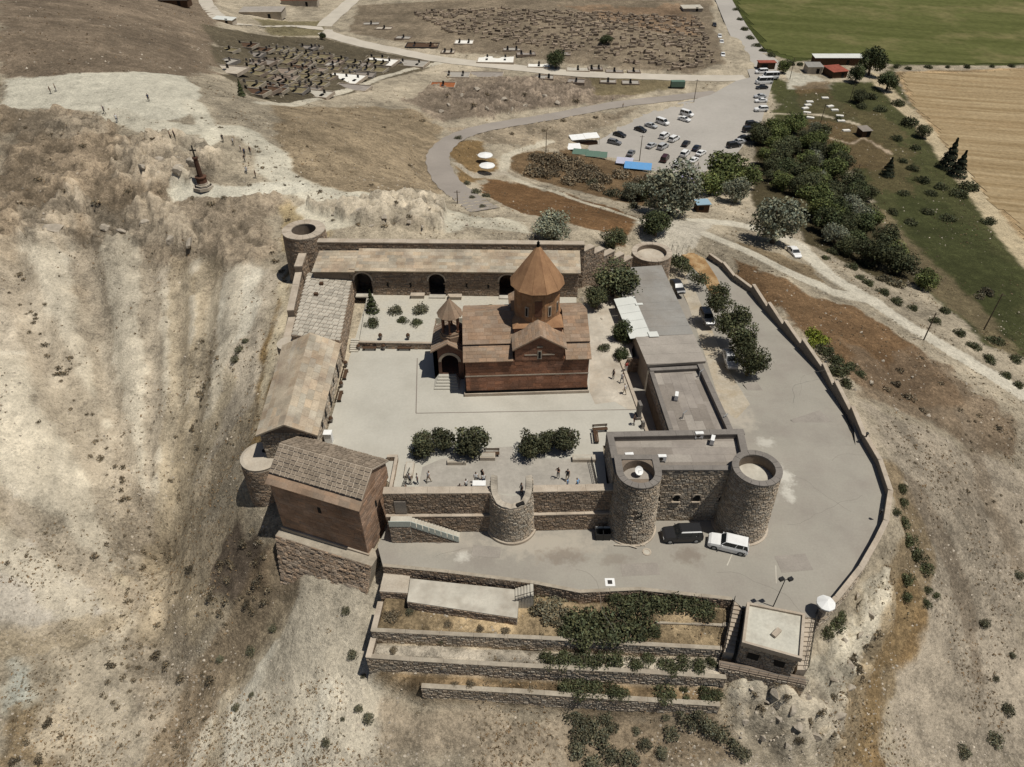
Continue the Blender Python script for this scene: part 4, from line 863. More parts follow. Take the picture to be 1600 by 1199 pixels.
# ------------------------------------------------------------------ round towers
def round_tower(name, label, c, r0, r1, z0, z1, wall=.75, floor=None, mt='rubble', cope='coping', hole=None, seed=70, a0=0, a1=2*math.pi, sw=.5, sh=.3, coph=.15, skip=None, back=None):
    t = thing(name, label, 'tower', (c[0], c[1], z0)); n = 40; wall_r = r1-wall
    fz = z1-1.3 if floor is None else floor
    m = MB().lathe((c[0], c[1], 0), [(r0, z0), (r1, z1), (wall_r, z1), (wall_r, fz)], n); m.build('wall', MT['mortar'], t, smooth=False)
    facing(*cyl(c, r0, r1, z0, z1, a0, a1), sw, sh, seed=seed, skip=skip, jit=.42).build('stonework', MT[mt], t, kind='stuff')
    k = 18
    for i in range(k):
        b0, b1 = 2*math.pi*i/k+.006, 2*math.pi*(i+1)/k-.006
        e = lambda a, r: (c[0]+r*math.cos(a), c[1]+r*math.sin(a))
        MB().prism([e(b0, r1+.07), e((b0+b1)/2, r1+.07), e(b1, r1+.07), e(b1, wall_r-.04), e((b0+b1)/2, wall_r-.04), e(b0, wall_r-.04)], z1, z1+coph+rnd.uniform(0, .03)).build('coping_stone', MT[cope], t)
    fl = MB().lathe((c[0], c[1], 0), [(0, fz), (wall_r+.02, fz)], n); fl.build('floor', MT['concrete' if cope == 'copgrey' else 'plaster'], t)
    return t
round_tower('round_tower', 'hollow round stone tower at the far left corner with deep shadowed well', (-33.2, 102.4), 3.75, 3.3, 1.5, 12.0, wall=1.35, floor=8.0, seed=71)
t = thing('round_tower', 'small round bastion with flat plastered top beside the tuff chapel', 'tower', (-30.8, 60.2, 0))
SC = (-30.4, 60.3); MB().lathe((*SC, 0), [(2.75, -5), (2.45, 3.7), (2.5, 3.95), (2.1, 4.1), (0, 4.05)], 36).build('plaster_top', MT['plaster'], t)
facing(*cyl(SC, 2.78, 2.48, -5, 3.6, math.pi*.8, math.pi*2.1), .5, .3, seed=73).build('stonework', MT['rubble'], t, kind='stuff')
MB().prism([(-28.6, 58.6), (-25.5, 60.0), (-26.2, 62), (-29.6, 62.2)], -2, 4.0).build('plaster_apron', MT['plaster'], t)
MB().box((-30.2, 60.9, 4.04), (.35, .3, .3)).build('vent', MT['dark'], t)
t = thing('corner_turret', 'tiny half-round stone turret bulging from the middle of the west range', 'tower', (-30.7, 77.8, 2))
MB().lathe((-30.7, 78.0, 0), [(1.6, 0), (1.45, 7.6), (1.5, 7.8), (0, 7.9)], 24).build('core', MT['plaster'], t)
facing(*cyl((-30.7, 78.0), 1.62, 1.47, 0, 7.5, math.pi*.6, math.pi*1.8), .45, .28, seed=75).build('stonework', MT['rubble'], t, kind='stuff')
t = round_tower('round_terrace', 'low round stone bastion with grey floor at the far right corner of the walls', (24.4, 109.6), 3.7, 3.4, -8, 3.9, wall=.8, floor=3.2, seed=77)
# ruined mid tower of the south wall
mt_ = thing('ruined_tower', 'broken half-round stone tower open at the back in the middle of the south wall', 'tower', (0, 52.7, 0))
MC = (-.05, 52.9); n = 48
def mtz(a):  # rim height by angle: low in front, tall at the two horns
    f_ = math.sin(a); return 5.75+2.2*max(0, (f_+.9)/1.15)**1.6+.05*math.sin(a*9)+.05*math.sin(a*17+1)
A0, A1 = R(165), R(375); m = MB(); vs_ = []
for i in range(n+1):
    a = A0+(A1-A0)*i/n; z1 = mtz(a); c_, s_ = math.cos(a), math.sin(a)
    for r_, z in ((2.75, -.3), (2.3, z1), (1.6, z1), (1.6, 4.6)): vs_.append((MC[0]+r_*c_, MC[1]+r_*s_, z))
m.add(vs_, [(4*i+k, 4*i+4+k, 4*i+5+k, 4*i+1+k) for i in range(n) for k in range(3)]+[(0, 1, 2, 3), (4*n+3, 4*n+2, 4*n+1, 4*n)])
m.build('wall', MT['plaster'], mt_)
s0, W0, H0 = cyl(MC, 2.77, 2.3, -.3, 8.2, A0, A1)
facing(s0, W0, H0, .42, .27, seed=79, skip=lambda u, v: v-.3+.12 > mtz(A0+u/W0*(A1-A0)) or (abs(u/W0-.62) < .015 and 2.9 < v < 3.3)).build('stonework', MT['rubgrey'], mt_, kind='stuff')
MB().lathe((*MC, 0), [(2.95, -.3), (2.95, .35), (2.7, .42)], 40, A0, A1).build('plinth', MT['coping'], mt_)
MB().lathe((*MC, 0), [(0, 5.03), (1.65, 5.03)], 24, A0, A1).build('floor', MT['patio'], mt_)
e = R(298); MB().box((MC[0]+2.05*math.cos(e), MC[1]+2.05*math.sin(e), 5.3), (.9, .4, .7), e+math.pi/2).build('window', MT['dark'], mt_)
# ------------------------------------------------------------------ west ranges
wa = thing('west_range', 'flat pale slab-roofed stone range on the left side of the courtyard', 'building', (-27, 86, 5))
Q = [Vector((-24.4, 92.8, 8.7)), Vector((-31.4, 94.6, 9.1)), Vector((-30.0, 78.3, 9.1)), Vector((-23.3, 77.2, 8.7))]
MB().prism([(p.x, p.y) for p in Q], 1.5, [8.5, 8.9, 8.9, 8.5]).build('wall', MT['mortar'], wa)
f = facing(*plane(Z(Q[3], 5), Z(Q[0], 5), Z(Q[3], 8.6)), .5, .28, seed=81); facing(*plane(Z(Q[1], 2), Z(Q[2], 2), Z(Q[1], 8.9)), .5, .3, mb=f, seed=82); facing(*plane(Z(Q[2], 4), Z(Q[3], 4), Z(Q[2], 8.9)), .5, .28, mb=f, seed=83)
f.build('stonework', MT['rubble'], wa, kind='stuff')
sb = MB().box((0, 0, 0), (1, 1, .09), taper=.97); sb.hasc = True; sb.c = [(1, 1, 1)]*8; slabs = []
for k in (.76, .82, .88, .92, .95, .98, 1.0, 1.03, 1.06): sb.c = [(k*1.01, k, k*.98)]*8; slabs.append(sb.mesh('roof_slab', MT['slabroof']))
def slabgrid(par, p00, p10, p11, p01, nu, nv, lift=.02, meshes=slabs, nm='roof_slab', gap=.06, seed=1):
    q = random.Random(seed); p00, p10, p11, p01 = map(Vector, (p00, p10, p11, p01))
    for j in range(nv):
        cuts = [0]; n_ = nu+q.choice((-1, 0, 0, 1))
        for i in range(1, n_): cuts.append((i+q.uniform(-.2, .2))/n_)
        cuts.append(1)
        for i in range(n_):
            u, v = (cuts[i]+cuts[i+1])/2, (j+.5)/nv
            P = lambda a, b_: p00.lerp(p10, a).lerp(p01.lerp(p11, a), b_)
            c = P(u, v); du = P(cuts[i+1], v)-P(cuts[i], v); dv = P(u, (j+1)/nv)-P(u, j/nv); nz = du.cross(dv).normalized()
            if nz.z < 0: nz = -nz
            o = bpy.data.objects.new(nm, q.choice(meshes)); COL.objects.link(o); o.parent = par
            x = du.normalized(); y = nz.cross(x); mtx = Matrix((x, y, nz)).transposed().to_4x4(); mtx.translation = c+nz*(lift+q.uniform(-.015, .025))
            pi = Matrix.Translation(par.location).inverted() if par.type == 'EMPTY' and not par.parent else Matrix.Identity(4)
            o.matrix_parent_inverse = Matrix.Identity(4); o.matrix_basis = pi @ mtx @ Matrix.Diagonal((du.length-gap, dv.length-gap, q.uniform(.7, 1.3), 1))
slabgrid(wa, Z(Q[2], 8.9), Z(Q[3], 8.5), Z(Q[0], 8.5), Z(Q[1], 8.9), 9, 18, seed=5)
for x, y in ((-28.6, 91.2), (-28.8, 88.3)): MB().box((x, y, 8.8), (.55, .5, .45)).build('vent', MT['wood'], wa)
pp = thing('outer_parapet', 'low pale stone parapet along the outside of the west range', 'wall', (-32.0, 88, 4))
stonewall(pp, (-33.4, 94.9), (-32.2, 84.5), 2, 8.6, .9, seed=85, cope=.15); stonewall(pp, (-32.1, 84.3), (-31.6, 79.2), 1.5, 7.6, .9, seed=86, cope=.15); 
stonewall(pp, (-33.6, 99.0), (-33.4, 95.0), 2, 9.6, 1.1, seed=87, cope=.2)
wg = thing('west_hall', 'gabled hall with earth-brown stone roof on the left side of the courtyard', 'building', (-26.6, 68, 5))
L0, L1, R0_, R1_ = (-29.5, 59.8), (-30.7, 76.6), (-23.0, 59.9), (-23.5, 77.0); rg0, rg1 = (-26.2, 59.7), (-27.1, 77.2)
MB().prism([L0, R0_, R1_, L1], 0, 8.3).add([Z(L0, 8.3), Z(R0_, 8.3), Z(rg0, 9.75), Z(L1, 8.3), Z(R1_, 8.3), Z(rg1, 9.75)], [(0, 1, 2), (5, 4, 3), (0, 2, 5, 3), (1, 4, 5, 2)]).build('wall', MT['mortar'], wg)
wwin = [(3.0, 1.2, 3.0), (5.2, .9, 2.2), (8.3, 0, 2.4), (11.2, 1.0, 2.1), (14.2, 0, 2.3)]
f = facing(*plane(Z(R0_, 5), Z(R1_, 5), Z(R0_, 8.25)), .55, .3, seed=91, skip=lambda u, v: any(abs(u-a) < .45 and c < v < d for a, c, d in wwin))
facing(*plane(Z(L0, 1), Z(R0_, 1), Z(L0, 8.25)), .5, .28, mb=f, seed=92); facing(*plane(Z(L1, .5), Z(L0, .5), Z(L1, 8.25)), .5, .3, mb=f, seed=93); f.build('stonework', MT['rubgrey'], wg, kind='stuff')
for a, c, d in wwin:
    p = Vector(Z(R0_, 0)).lerp(Z(R1_, 0), a/17.1); MB().box((p.x+.0, p.y, 5+c), (.06, .7, d-c), .03).build('door' if c == 0 else 'window', MT['dark'], wg)
roofplane('roof', Z((-22.6, 59.4), 8.25), Z((-23.15, 77.3), 8.25), Z((-27.1, 77.4), 10.0), Z((-26.2, 59.4), 10.0), wg, .2, 'earthroof', 1.6, .8, 94, (.004, .025))
roofplane('roof', Z((-31.1, 76.9), 8.2), Z((-29.9, 59.4), 8.2), Z((-26.2, 59.4), 10.0), Z((-27.1, 77.4), 10.0), wg, .2, 'earthroof', 1.6, .8, 95, (.004, .025))
# ------------------------------------------------------------------ tuff chapel at the south-west corner
sA = Vector((-27.1, 53.55, 0)); sd_ = Vector((.94, -.34, 0)).normalized(); sn = Vector((-sd_.y, sd_.x, 0)); SL, SD = 11.3, 6.5
def K(u, v, z): return sA+sd_*u+sn*v+Vector((0, 0, z))
cslabs = []
for k in (.82, .92, 1.0, 1.08, 1.16): sb.c = [(k*1.01, k, k*.98)]*8; cslabs.append(sb.mesh('roof_slab', MT['chapelslab']))
cp_ = thing('tuff_chapel', 'steep brown tuff chapel with slab roof at the near left corner of the walls', 'chapel', K(SL/2, SD/2, -1))
m = MB().prism([K(0, 0, 0), K(SL, 0, 0), K(SL, SD, 0), K(0, SD, 0)], -1.6, 6.8); m.prism([K(.05, .75, 0), K(SL-.05, .75, 0), K(SL-.05, SD-.05, 0), K(.05, SD-.05, 0)], 6.8, 7.7)
for u in (.05, SL-.4): m.add([K(u, .75, 7.7), K(u+.35, .75, 7.7), K(u+.35, SD-.05, 7.7), K(u, SD-.05, 7.7), K(u, 3.4, 9.5), K(u+.35, 3.4, 9.5)], [(0, 1, 5, 4), (3, 4, 5, 2), (0, 4, 3), (1, 2, 5)])
m.hasc = True; m.c = [(1, 1, 1)]*len(m.v); m.build('wall', MT['browntuff'], cp_)
f = facing(*plane(K(0, 0, -1.5), K(SL, 0, -1.5), K(0, 0, 6.7)), .95, .5, (.005, .025), tint=.16, gap=.02, seed=101, jit=.12)
facing(*plane(K(SL, 0, -1.5), K(SL, SD, -1.5), K(SL, 0, 6.7)), .95, .5, (.005, .025), tint=.22, gap=.02, seed=102, mb=f, jit=.12); facing(*plane(K(SL-.05, .75, 6.8), K(SL-.05, SD-.05, 6.8), K(SL-.05, .75, 7.7)), .95, .45, (.005, .025), tint=.2, gap=.02, seed=103, mb=f)
facing(*plane(K(0, SD, -1.5), K(0, 0, -1.5), K(0, SD, 6.7)), .95, .5, (.005, .025), tint=.2, gap=.02, seed=104, mb=f); f.build('ashlar', MT['browntuff'], cp_, kind='stuff')
MB().prism([K(-.2, -.22, 0), K(SL+.2, -.22, 0), K(SL+.2, -.03, 0), K(-.2, -.03, 0)], -1.55, -1.0).build('plinth', MT['coping'], cp_)
roofplane('eave_skirt', K(-.3, -.35, 6.75), K(SL+.25, -.35, 6.75), K(SL+.25, .8, 7.45), K(-.3, .8, 7.45), cp_, .15, 'tuffroof', 1.5, .6, 105, (.003, .012))
for nm, p in (('roof', [K(-.2, .6, 7.62), K(SL+.2, .6, 7.62), K(SL+.2, 3.4, 9.6), K(-.2, 3.4, 9.6)]), ('roof', [K(SL+.2, SD+.3, 7.62), K(-.2, SD+.3, 7.62), K(-.2, 3.4, 9.6), K(SL+.2, 3.4, 9.6)])):
    o = MB().slab(p, .18).build(nm, MT['coping'], cp_)
    slabgrid(o, p[0], p[1], p[2], p[3], 17, 7, seed=106, meshes=cslabs, gap=.12)
for u, z in ((6.0, 3.9),): MB().prism([K(u-.2, -.06, 0), K(u+.2, -.06, 0), K(u+.2, .05, 0), K(u-.2, .05, 0)], z, z+.9).build('window', MT['dark'], cp_)
MB().prism([K(SL-.05, 3.0, 0), K(SL-.05, 3.35, 0), K(SL+.05, 3.35, 0), K(SL+.05, 3.0, 0)], 3.6, 4.6).build('window', MT['dark'], cp_)
rv = thing('stone_revetment', 'sloping rubble revetment holding the ground below the tuff chapel', 'wall', K(7, -2, -6))
e0, e1 = K(-.5, -1.1, -1.6), K(SL+1.2, -1.3, -1.2); e2, e3 = K(SL+.8, -4.6, -8.5), K(.8, -4.2, -9.2)
MB().add([e0, e1, e2, e3, e0+sn*2.2, e1+sn*2.2, e2+sn*4, e3+sn*4], [(3, 2, 1, 0), (0, 1, 5, 4), (1, 2, 6, 5), (3, 0, 4, 7)]).build('core', MT['copdirt'], rv)
facing(*plane(e3, e2, e0, e1), .5, .3, (.03, .22), seed=108, jit=.5).build('stonework', MT['rubble'], rv, kind='stuff')
# ------------------------------------------------------------------ south wall with stair
sw_ = thing('south_wall', 'rubble retaining wall with pale ledges below the patio', 'wall', (-1, 52.4, 0))
def ssk(u, v): return abs(u-1.75) < .8 and 3.0 < v < 5.4
for a, b_, sd2 in (((-14.3, 52.25), (-2.0, 52.35), 111), ((1.9, 52.45), (11.4, 52.75), 112)):
    a, b_ = Vector((*a, 0)), Vector((*b_, 0)); d = (b_-a).normalized(); n = Vector((-d.y, d.x, 0)); sk = ssk if sd2 == 111 else None
    MB().prism([a, b_, b_+n*.9, a+n*.9], -.3, 6.2).build('wall', MT['mortar'], sw_)
    MB().prism([a-n*.35, b_-n*.35, b_-n*.002, a-n*.002], -.3, 2.7).build('lower_wall', MT['mortar'], sw_)
    f = facing(*plane(a-n*.35+Vector((0, 0, -.2)), b_-n*.35+Vector((0, 0, -.2)), a-n*.35+Vector((0, 0, 2.7))), .42, .26, seed=sd2)
    facing(*plane(a+Vector((0, 0, 2.85)), b_+Vector((0, 0, 2.85)), a+Vector((0, 0, 6.2))), .42, .26, seed=sd2+5, mb=f, skip=(lambda u, v: sk(u, v+3)) if sk else None)
    facing(*plane(b_+n*.9+Vector((0, 0, 5)), a+n*.9+Vector((0, 0, 5)), b_+n*.9+Vector((0, 0, 6.2))), .42, .26, seed=sd2+7, mb=f)
    f.build('stonework', MT['rubble'], sw_, kind='stuff')
    L = (b_-a).length; k = int(L/2.4)
    for i in range(k):
        p, q_ = a+d*(L*i/k+.01), a+d*(L*(i+1)/k-.01)
        MB().prism([p-n*.05, q_-n*.05, q_+n*.95, p+n*.95], 6.2, 6.32+rnd.uniform(0, .04)).build('coping_stone', MT['coping'], sw_)
        MB().prism([p-n*.42, q_-n*.42, q_-n*.004, p-n*.004], 2.7, 2.82).build('ledge_stone', MT['coping'], sw_)
MB().box((-12.55, 52.23, 2.95), (1.3, .12, 2.0)).build('door', MT['felt2'], sw_)
st = thing('outdoor_stair', 'stone stair with pale panel balustrade climbing to the door in the south wall', 'stairs', (-10, 51, 0))
MB().prism([(-13.7, 50.4), (-11.3, 50.4), (-11.3, 51.85), (-13.7, 51.85)], -.3, 2.9).build('landing', MT['concrete'], st)
f = facing(*plane((-13.7, 50.4, -.2), (-11.3, 50.4, -.2), (-13.7, 50.4, 2.8)), .42, .26, seed=121); facing(*plane((-13.7, 51.85, -.2), (-13.7, 50.4, -.2), (-13.7, 51.85, 2.8)), .42, .26, seed=122, mb=f)
NSx = 16
for i in range(NSx):
    x0 = -11.3+i*.33; zt = 2.9-(i+1)*.17
    MB().prism([(x0, 50.45), (x0+.33, 50.45), (x0+.33, 51.75), (x0, 51.75)], -.3, zt).build('step', MT['concrete'], st)
facing(lambda u, v: Vector((-11.3+u, 50.44, -.2+v*max(.08, (1-u/5.4)))), 5.3, 2.9, .42, .26, seed=123, mb=f).build('stonework', MT['rubble'], st, kind='stuff')
for i in range(8):
    t0, t1 = i/8, (i+1)/8; xa, xb = -11.3+5.3*t0+.04, -11.3+5.3*t1-.04; za, zb = 2.95-2.75*t0, 2.95-2.75*t1
    MB().add([(xa, 50.34, za-.1), (xb, 50.34, zb-.1), (xb, 50.34, zb+.85), (xa, 50.34, za+.85), (xa, 50.42, za-.1), (xb, 50.42, zb-.1), (xb, 50.42, zb+.85), (xa, 50.42, za+.85)], [(0, 1, 2, 3), (5, 4, 7, 6), (3, 2, 6, 7), (0, 3, 7, 4), (1, 5, 6, 2)]).build('balustrade_panel', MT['glassrail'], st)
MB().box((-12.5, 50.38, 2.9), (2.4, .08, .9)).build('balustrade_panel', MT['glassrail'], st)
# ------------------------------------------------------------------ south-east building with its two towers
se = thing('gate_building', 'flat-roofed grey stone building between two round towers at the near right corner', 'building', (19, 56, 0))
SEo = [(11.2, 53.6), (26.4, 53.6), (26.9, 59.9), (11.0, 59.4)]
MB().prism(SEo, -.3, 7.9).build('wall', MT['mortar'], se)
ops = [(16.45, 53.6), (18.75, 53.6), (21.05, 53.6), (24.0, 53.6)]
f = facing(*plane((11.2, 53.6, -.2), (26.4, 53.6, -.2), (11.2, 53.6, 8.6)), .45, .28, seed=131, skip=lambda u, v: any(abs(u+11.2-o[0]) < .5 and 3.5 < v < 4.9 for o in ops) or (v > 7.7 and (u < 5.0 or u > 12.6)))
facing(*plane((11.0, 59.4, 4.8), (11.2, 53.6, 4.8), (11.0, 59.4, 8.6)), .45, .28, seed=132, mb=f); facing(*plane((11.15, 54.9, -.2), (11.2, 53.6, -.2), (11.15, 54.9, 4.8)), .45, .28, seed=135, mb=f); facing(*plane((26.6, 56.0, -.2), (26.9, 59.9, -.2), (26.6, 56.0, 8.6)), .45, .28, seed=133, mb=f)
f.build('stonework', MT['rubgrey'], se, kind='stuff')
for x, y in ops:
    wn = MB(); pts = [(x-.38, 3.45), (x+.38, 3.45), (x+.38, 4.2)]+[(x+.38*math.cos(a), 4.2+.38*math.sin(a)) for a in np.linspace(.2, math.pi-.2, 7)]+[(x-.38, 4.2)]
    wn.add([(p[0], 53.575, p[1]) for p in pts], [tuple(range(len(pts)))]); o = wn.build('window', MT['dark'], se)
    MB().box((x, 53.52, 3.3), (1.0, .22, .14)).build('sill', MT['coping'], o)
    s_ = MB()
    for i in range(8):
        a0, a1 = math.pi*i/8, math.pi*(i+1)/8; q_ = [(x+r_*math.cos(a), 53.47, 4.2+r_*math.sin(a)) for r_, a in ((.38, a0), (.56, a0), (.56, a1), (.38, a1))]; s_.add(q_+[(p[0], 53.62, p[2]) for p in q_], [(0, 3, 2, 1), (1, 2, 6, 5), (0, 4, 7, 3)])
    s_.build('arch_moulding', MT['coping'], o)
MB().prism([(11.9, 54.2), (26.0, 54.2), (26.2, 59.2), (11.8, 58.8)], 7.85, 7.95).build('roof', MT['felt'], se)
rs = [(12.0+i*1.6, 1.55) for i in range(9)]
for j, (y0, y1) in enumerate(((54.25, 55.4), (55.45, 56.6), (56.65, 57.7), (57.75, 58.75))):
    x = 12.0
    while x < 25.7:
        w_ = rnd.uniform(1.8, 5.0); x1 = min(x+w_, 25.95); MB().prism([(x, y0), (x1-.03, y0), (x1-.03, y1), (x, y1)], 7.95, 7.962+rnd.uniform(0, .012)).build('roof_sheet', MT[rnd.choice(['felt', 'felt', 'felt3', 'felt2'])], se); x = x1
def parapet(par, a, b_, z0, z1, th, mt='copgrey', k=2.0, nm='parapet_stone'):
    a, b_ = Vector((*a, 0)), Vector((*b_, 0)); d = (b_-a).normalized(); n = Vector((-d.y, d.x, 0)); L = (b_-a).length; c = max(1, round(L/k))
    MB().prism([a+n*.06, b_+n*.06, b_+n*(th-.06), a+n*(th-.06)], z0, z1-.12).build('parapet', MT['copgrey'], par)
    for i in range(c):
        p, q_ = a+d*(L*i/c+.008), a+d*(L*(i+1)/c-.008); MB().prism([p, q_, q_+n*th, p+n*th], z1-.12, z1+rnd.uniform(0, .02)).build(nm, MT[mt], par)
parapet(se, (15.6, 53.5), (24.2, 53.5), 7.9, 8.75, .7); parapet(se, (26.95, 60.0), (10.95, 59.5), 7.9, 8.75, .85); parapet(se, (10.95, 59.45), (11.2, 52.9), 7.9, 8.75, .75); parapet(se, (26.5, 55.4), (26.95, 59.95), 7.9, 8.75, .8)
def seg_skip(rects): return inrects(rects)
tl = thing('round_tower', 'grey round stone tower with satellite dish in its open top', 'tower', (13.7, 52.7, 0))
TLc = (13.75, 52.75)
MB().lathe((*TLc, 0), [(2.75, -.3), (2.35, 9.2), (1.75, 9.2), (1.75, 8.0), (0, 8.0)], 40).build('wall', MT['mortar'], tl)
MB().prism([(11.4, 52.8), (12.0, 52.8), (12.0, 54.6), (11.4, 54.6)], 7.5, 9.2).prism([(15.5, 52.8), (16.1, 52.8), (16.1, 54.6), (15.5, 54.6)], 7.5, 9.2).prism([(11.4, 54.6), (16.1, 54.6), (16.1, 55.2), (11.4, 55.2)], 7.5, 9.2).build('rear_wall', MT['copgrey'], tl)
MB().prism([(12.0, 52.8), (15.5, 52.8), (15.5, 54.6), (12.0, 54.6)], 7.8, 8.03).build('floor', MT['felt3'], tl)
facing(*cyl(TLc, 2.78, 2.37, -.3, 9.1, R(150), R(385)), .36, .23, seed=141, prot=(.03, .1), jit=.45, skip=lambda u, v: 4.9 < u < 5.35 and 4.3 < v < 6.0).build('stonework', MT['rubgrey'], tl, kind='stuff')
MB().box((TLc[0]+.2, TLc[1]-2.53, 4.2), (.36, .14, 1.3)).build('window', MT['dark'], tl)
for i in range(9):
    a0, a1 = R(180)+R(20)*i+.008, R(180)+R(20)*(i+1)-.008; e = lambda a, r: (TLc[0]+r*math.cos(a), TLc[1]+r*math.sin(a))
    MB().prism([e(a0, 2.47), e((a0+a1)/2, 2.47), e(a1, 2.47), e(a1, 1.7), e((a0+a1)/2, 1.7), e(a0, 1.7)], 9.2, 9.36).build('coping_stone', MT['copgrey'], tl)
MB().prism([(11.28, 52.76), (12.05, 52.76), (12.05, 55.25), (11.28, 55.25)], 9.2, 9.35).prism([(15.45, 52.76), (16.22, 52.76), (16.22, 55.25), (15.45, 55.25)], 9.2, 9.35).prism([(12.06, 54.55), (15.44, 54.55), (15.44, 55.25), (12.06, 55.25)], 9.2, 9.35).build('coping_stone', MT['copgrey'], tl)
MB().lathe((*TLc, 0), [(3.0, -.3), (3.0, .15), (2.75, .22)], 40).build('plinth', MT['coping'], tl)
tr = round_tower('round_tower', 'grey round stone tower with empty walled top beside the parked white car', (26.6, 53.1), 3.0, 2.6, -.3, 9.4, wall=.62, floor=8.1, mt='rubgrey', cope='copgrey', seed=145, sw=.36, sh=.23, coph=.16, a0=R(120), a1=R(420))
MB().lathe((26.6, 53.1, 0), [(3.25, -.3), (3.25, .12), (3.0, .2)], 40).build('plinth', MT['coping'], tr)
for z in (3.0, 5.6): MB().box((26.6+2.85, 53.1+.3, z), (.2, .5, 1.1)).build('window', MT['wood'], tr)
dish = thing('satellite_dish', 'white satellite dish standing in the open tower top', 'satellite dish', (13.9, 53.3, 8.05))
MB().tube((13.9, 53.3, 8.0), (13.9, 53.3, 8.7), .04).build('mast', MT['grey'], dish)
m = MB(); dn = Vector((.35, -.55, .75)).normalized(); qd = dn.to_track_quat('Z', 'Y')
for r_, zz in ((0, -.14), (.3, -.1), (.52, 0)):
    for i in range(16): m.v.append(tuple(Vector((13.9, 53.3, 8.85))+qd @ Vector((r_*math.cos(i*math.pi/8), r_*math.sin(i*math.pi/8), zz)))); m.c.append((1, 1, 1))
for k in range(2):
    for i in range(16): m.f.append((k*16+i, k*16+(i+1) % 16, k*16+16+(i+1) % 16, k*16+16+i)); m.m.append(0)
m.build('reflector', MT['white'], dish); MB().tube(Vector((13.9, 53.3, 8.85))-dn*.1, Vector((13.9, 53.3, 8.85))+dn*.5, .02).build('feed_arm', MT['grey'], dish)
def ac_unit(loc, rz, label):
    a = thing('air_conditioner', label, 'air conditioner', loc, rz, 'air conditioners on the flat roofs')
    MB().box((0, 0, .22), (.95, .42, .7)).build('casing', MT['white'], a, world=False)
    MB().lathe((0, 0, 0), [(0, .012), (.26, .012)], 14).build('fan_grille', MT['iron'], a, world=False); g = a.children[-1]; g.rotation_euler = (math.pi/2, 0, 0); g.location = (-.12, -.212, .57)
    for x in (-.38, .38): MB().box((x, 0, 0), (.08, .5, .22)).build('foot', MT['grey'], a, world=False)
for px, py, rz, lb in ((982, 718, .1, 'white air conditioner at the left front corner of the gate building roof'), (1033, 721, 0, 'white air conditioner right behind the tower with the dish'), (1091, 685, .05, 'white air conditioner at the back parapet of the gate building, left of a pair'), (1112, 693, 1.2, 'turned white air conditioner at the back parapet, right of a pair')):
    p = U(px, py, 7.97); ac_unit(p, rz, lb)
# ------------------------------------------------------------------ east building
eb = thing('east_building', 'long flat-roofed grey building along the right side of the courtyard', 'building', (22, 67, 2))
EB = [(18.95, 60.1), (26.4, 60.3), (25.3, 73.9), (18.2, 73.3)]
MB().prism(EB, -1.5, 6.5).build('wall', MT['mortar'], eb)
f = facing(*plane((18.2, 73.3, 5), (18.95, 60.1, 5), (18.2, 73.3, 6.5)), .5, .28, seed=151); facing(*plane((26.4, 60.3, -.5), (25.3, 73.9, -.5), (26.4, 60.3, 6.5)), .5, .28, seed=152, mb=f); f.build('stonework', MT['rubgrey'], eb, kind='stuff')
MB().prism([(19.2, 60.2), (25.9, 60.3), (24.9, 73.5), (18.7, 73.0)], 6.4, 6.56).build('roof', MT['felt'], eb)
for i in range(6):
    t0, t1 = i/6, (i+1)/6; y = 60.3
    while y < 73:
        h_ = rnd.uniform(2, 5); y1 = min(y+h_, 73.0); X = lambda t, yy: lerp(lerp(19.3, 18.75, (yy-60.3)/12.7), lerp(25.8, 24.9, (yy-60.3)/12.7), t)
        MB().prism([(X(t0, y), y), (X(t1, y)-.03, y), (X(t1, y1)-.03, y1-.03), (X(t0, y1), y1-.03)], 6.56, 6.572+rnd.uniform(0, .012)).build('roof_sheet', MT[rnd.choice(['felt', 'felt', 'felt3', 'felt2'] if i != 1 else ['felt2', 'felt2', 'felt'])], eb); y = y1
parapet(eb, (18.15, 73.4), (18.95, 60.0), 6.5, 6.95, .55); parapet(eb, (26.5, 60.3), (25.35, 74.0), 6.5, 7.35, .7); parapet(eb, (25.3, 74.0), (18.2, 73.4), 6.5, 7.1, .6)
for px, py, rz, lb in ((1056, 624, 1.3, 'white air conditioner in the middle of the east building roof'),): ac_unit(U(px, py, 6.58), rz, lb)
for i, (px, py, lb) in enumerate(((1066, 655, 'thin bent vent pipe near the left edge of the east building roof'), (1092, 590, 'thin vent pipe near the back of the east building roof'), (1129, 660, 'short vent pipe by the right parapet of the east building'))):
    p = U(px, py, 6.58); v = thing('vent_pipe', lb, 'pipe', p); MB().tube(p, p+Vector((0, 0, 1.0)), .07).build('pipe', MT['grey'], v); MB().tube(p+Vector((0, 0, .95)), p+Vector((.45, .2, 1.25)), .07).build('elbow', MT['grey'], v); MB().box(p, (.5, .5, .06)).build('flashing', MT['felt3'], v)
nb = thing('sheet_roof_building', 'long low building with grey sheet roof and white roof strip by the dark trees', 'building', (21, 88, 2))
NBp = [Vector((18.2, 74.2, 0)), Vector((25.7, 75.0, 0)), Vector((23.7, 100.2, 0)), Vector((15.4, 98.6, 0))]
MB().prism(NBp, -4, 6.6).build('wall', MT['plaster'], nb)
def nbp(u, v, z): return (NBp[0].lerp(NBp[1], u)).lerp(NBp[3].lerp(NBp[2], u), v)+Vector((0, 0, z))
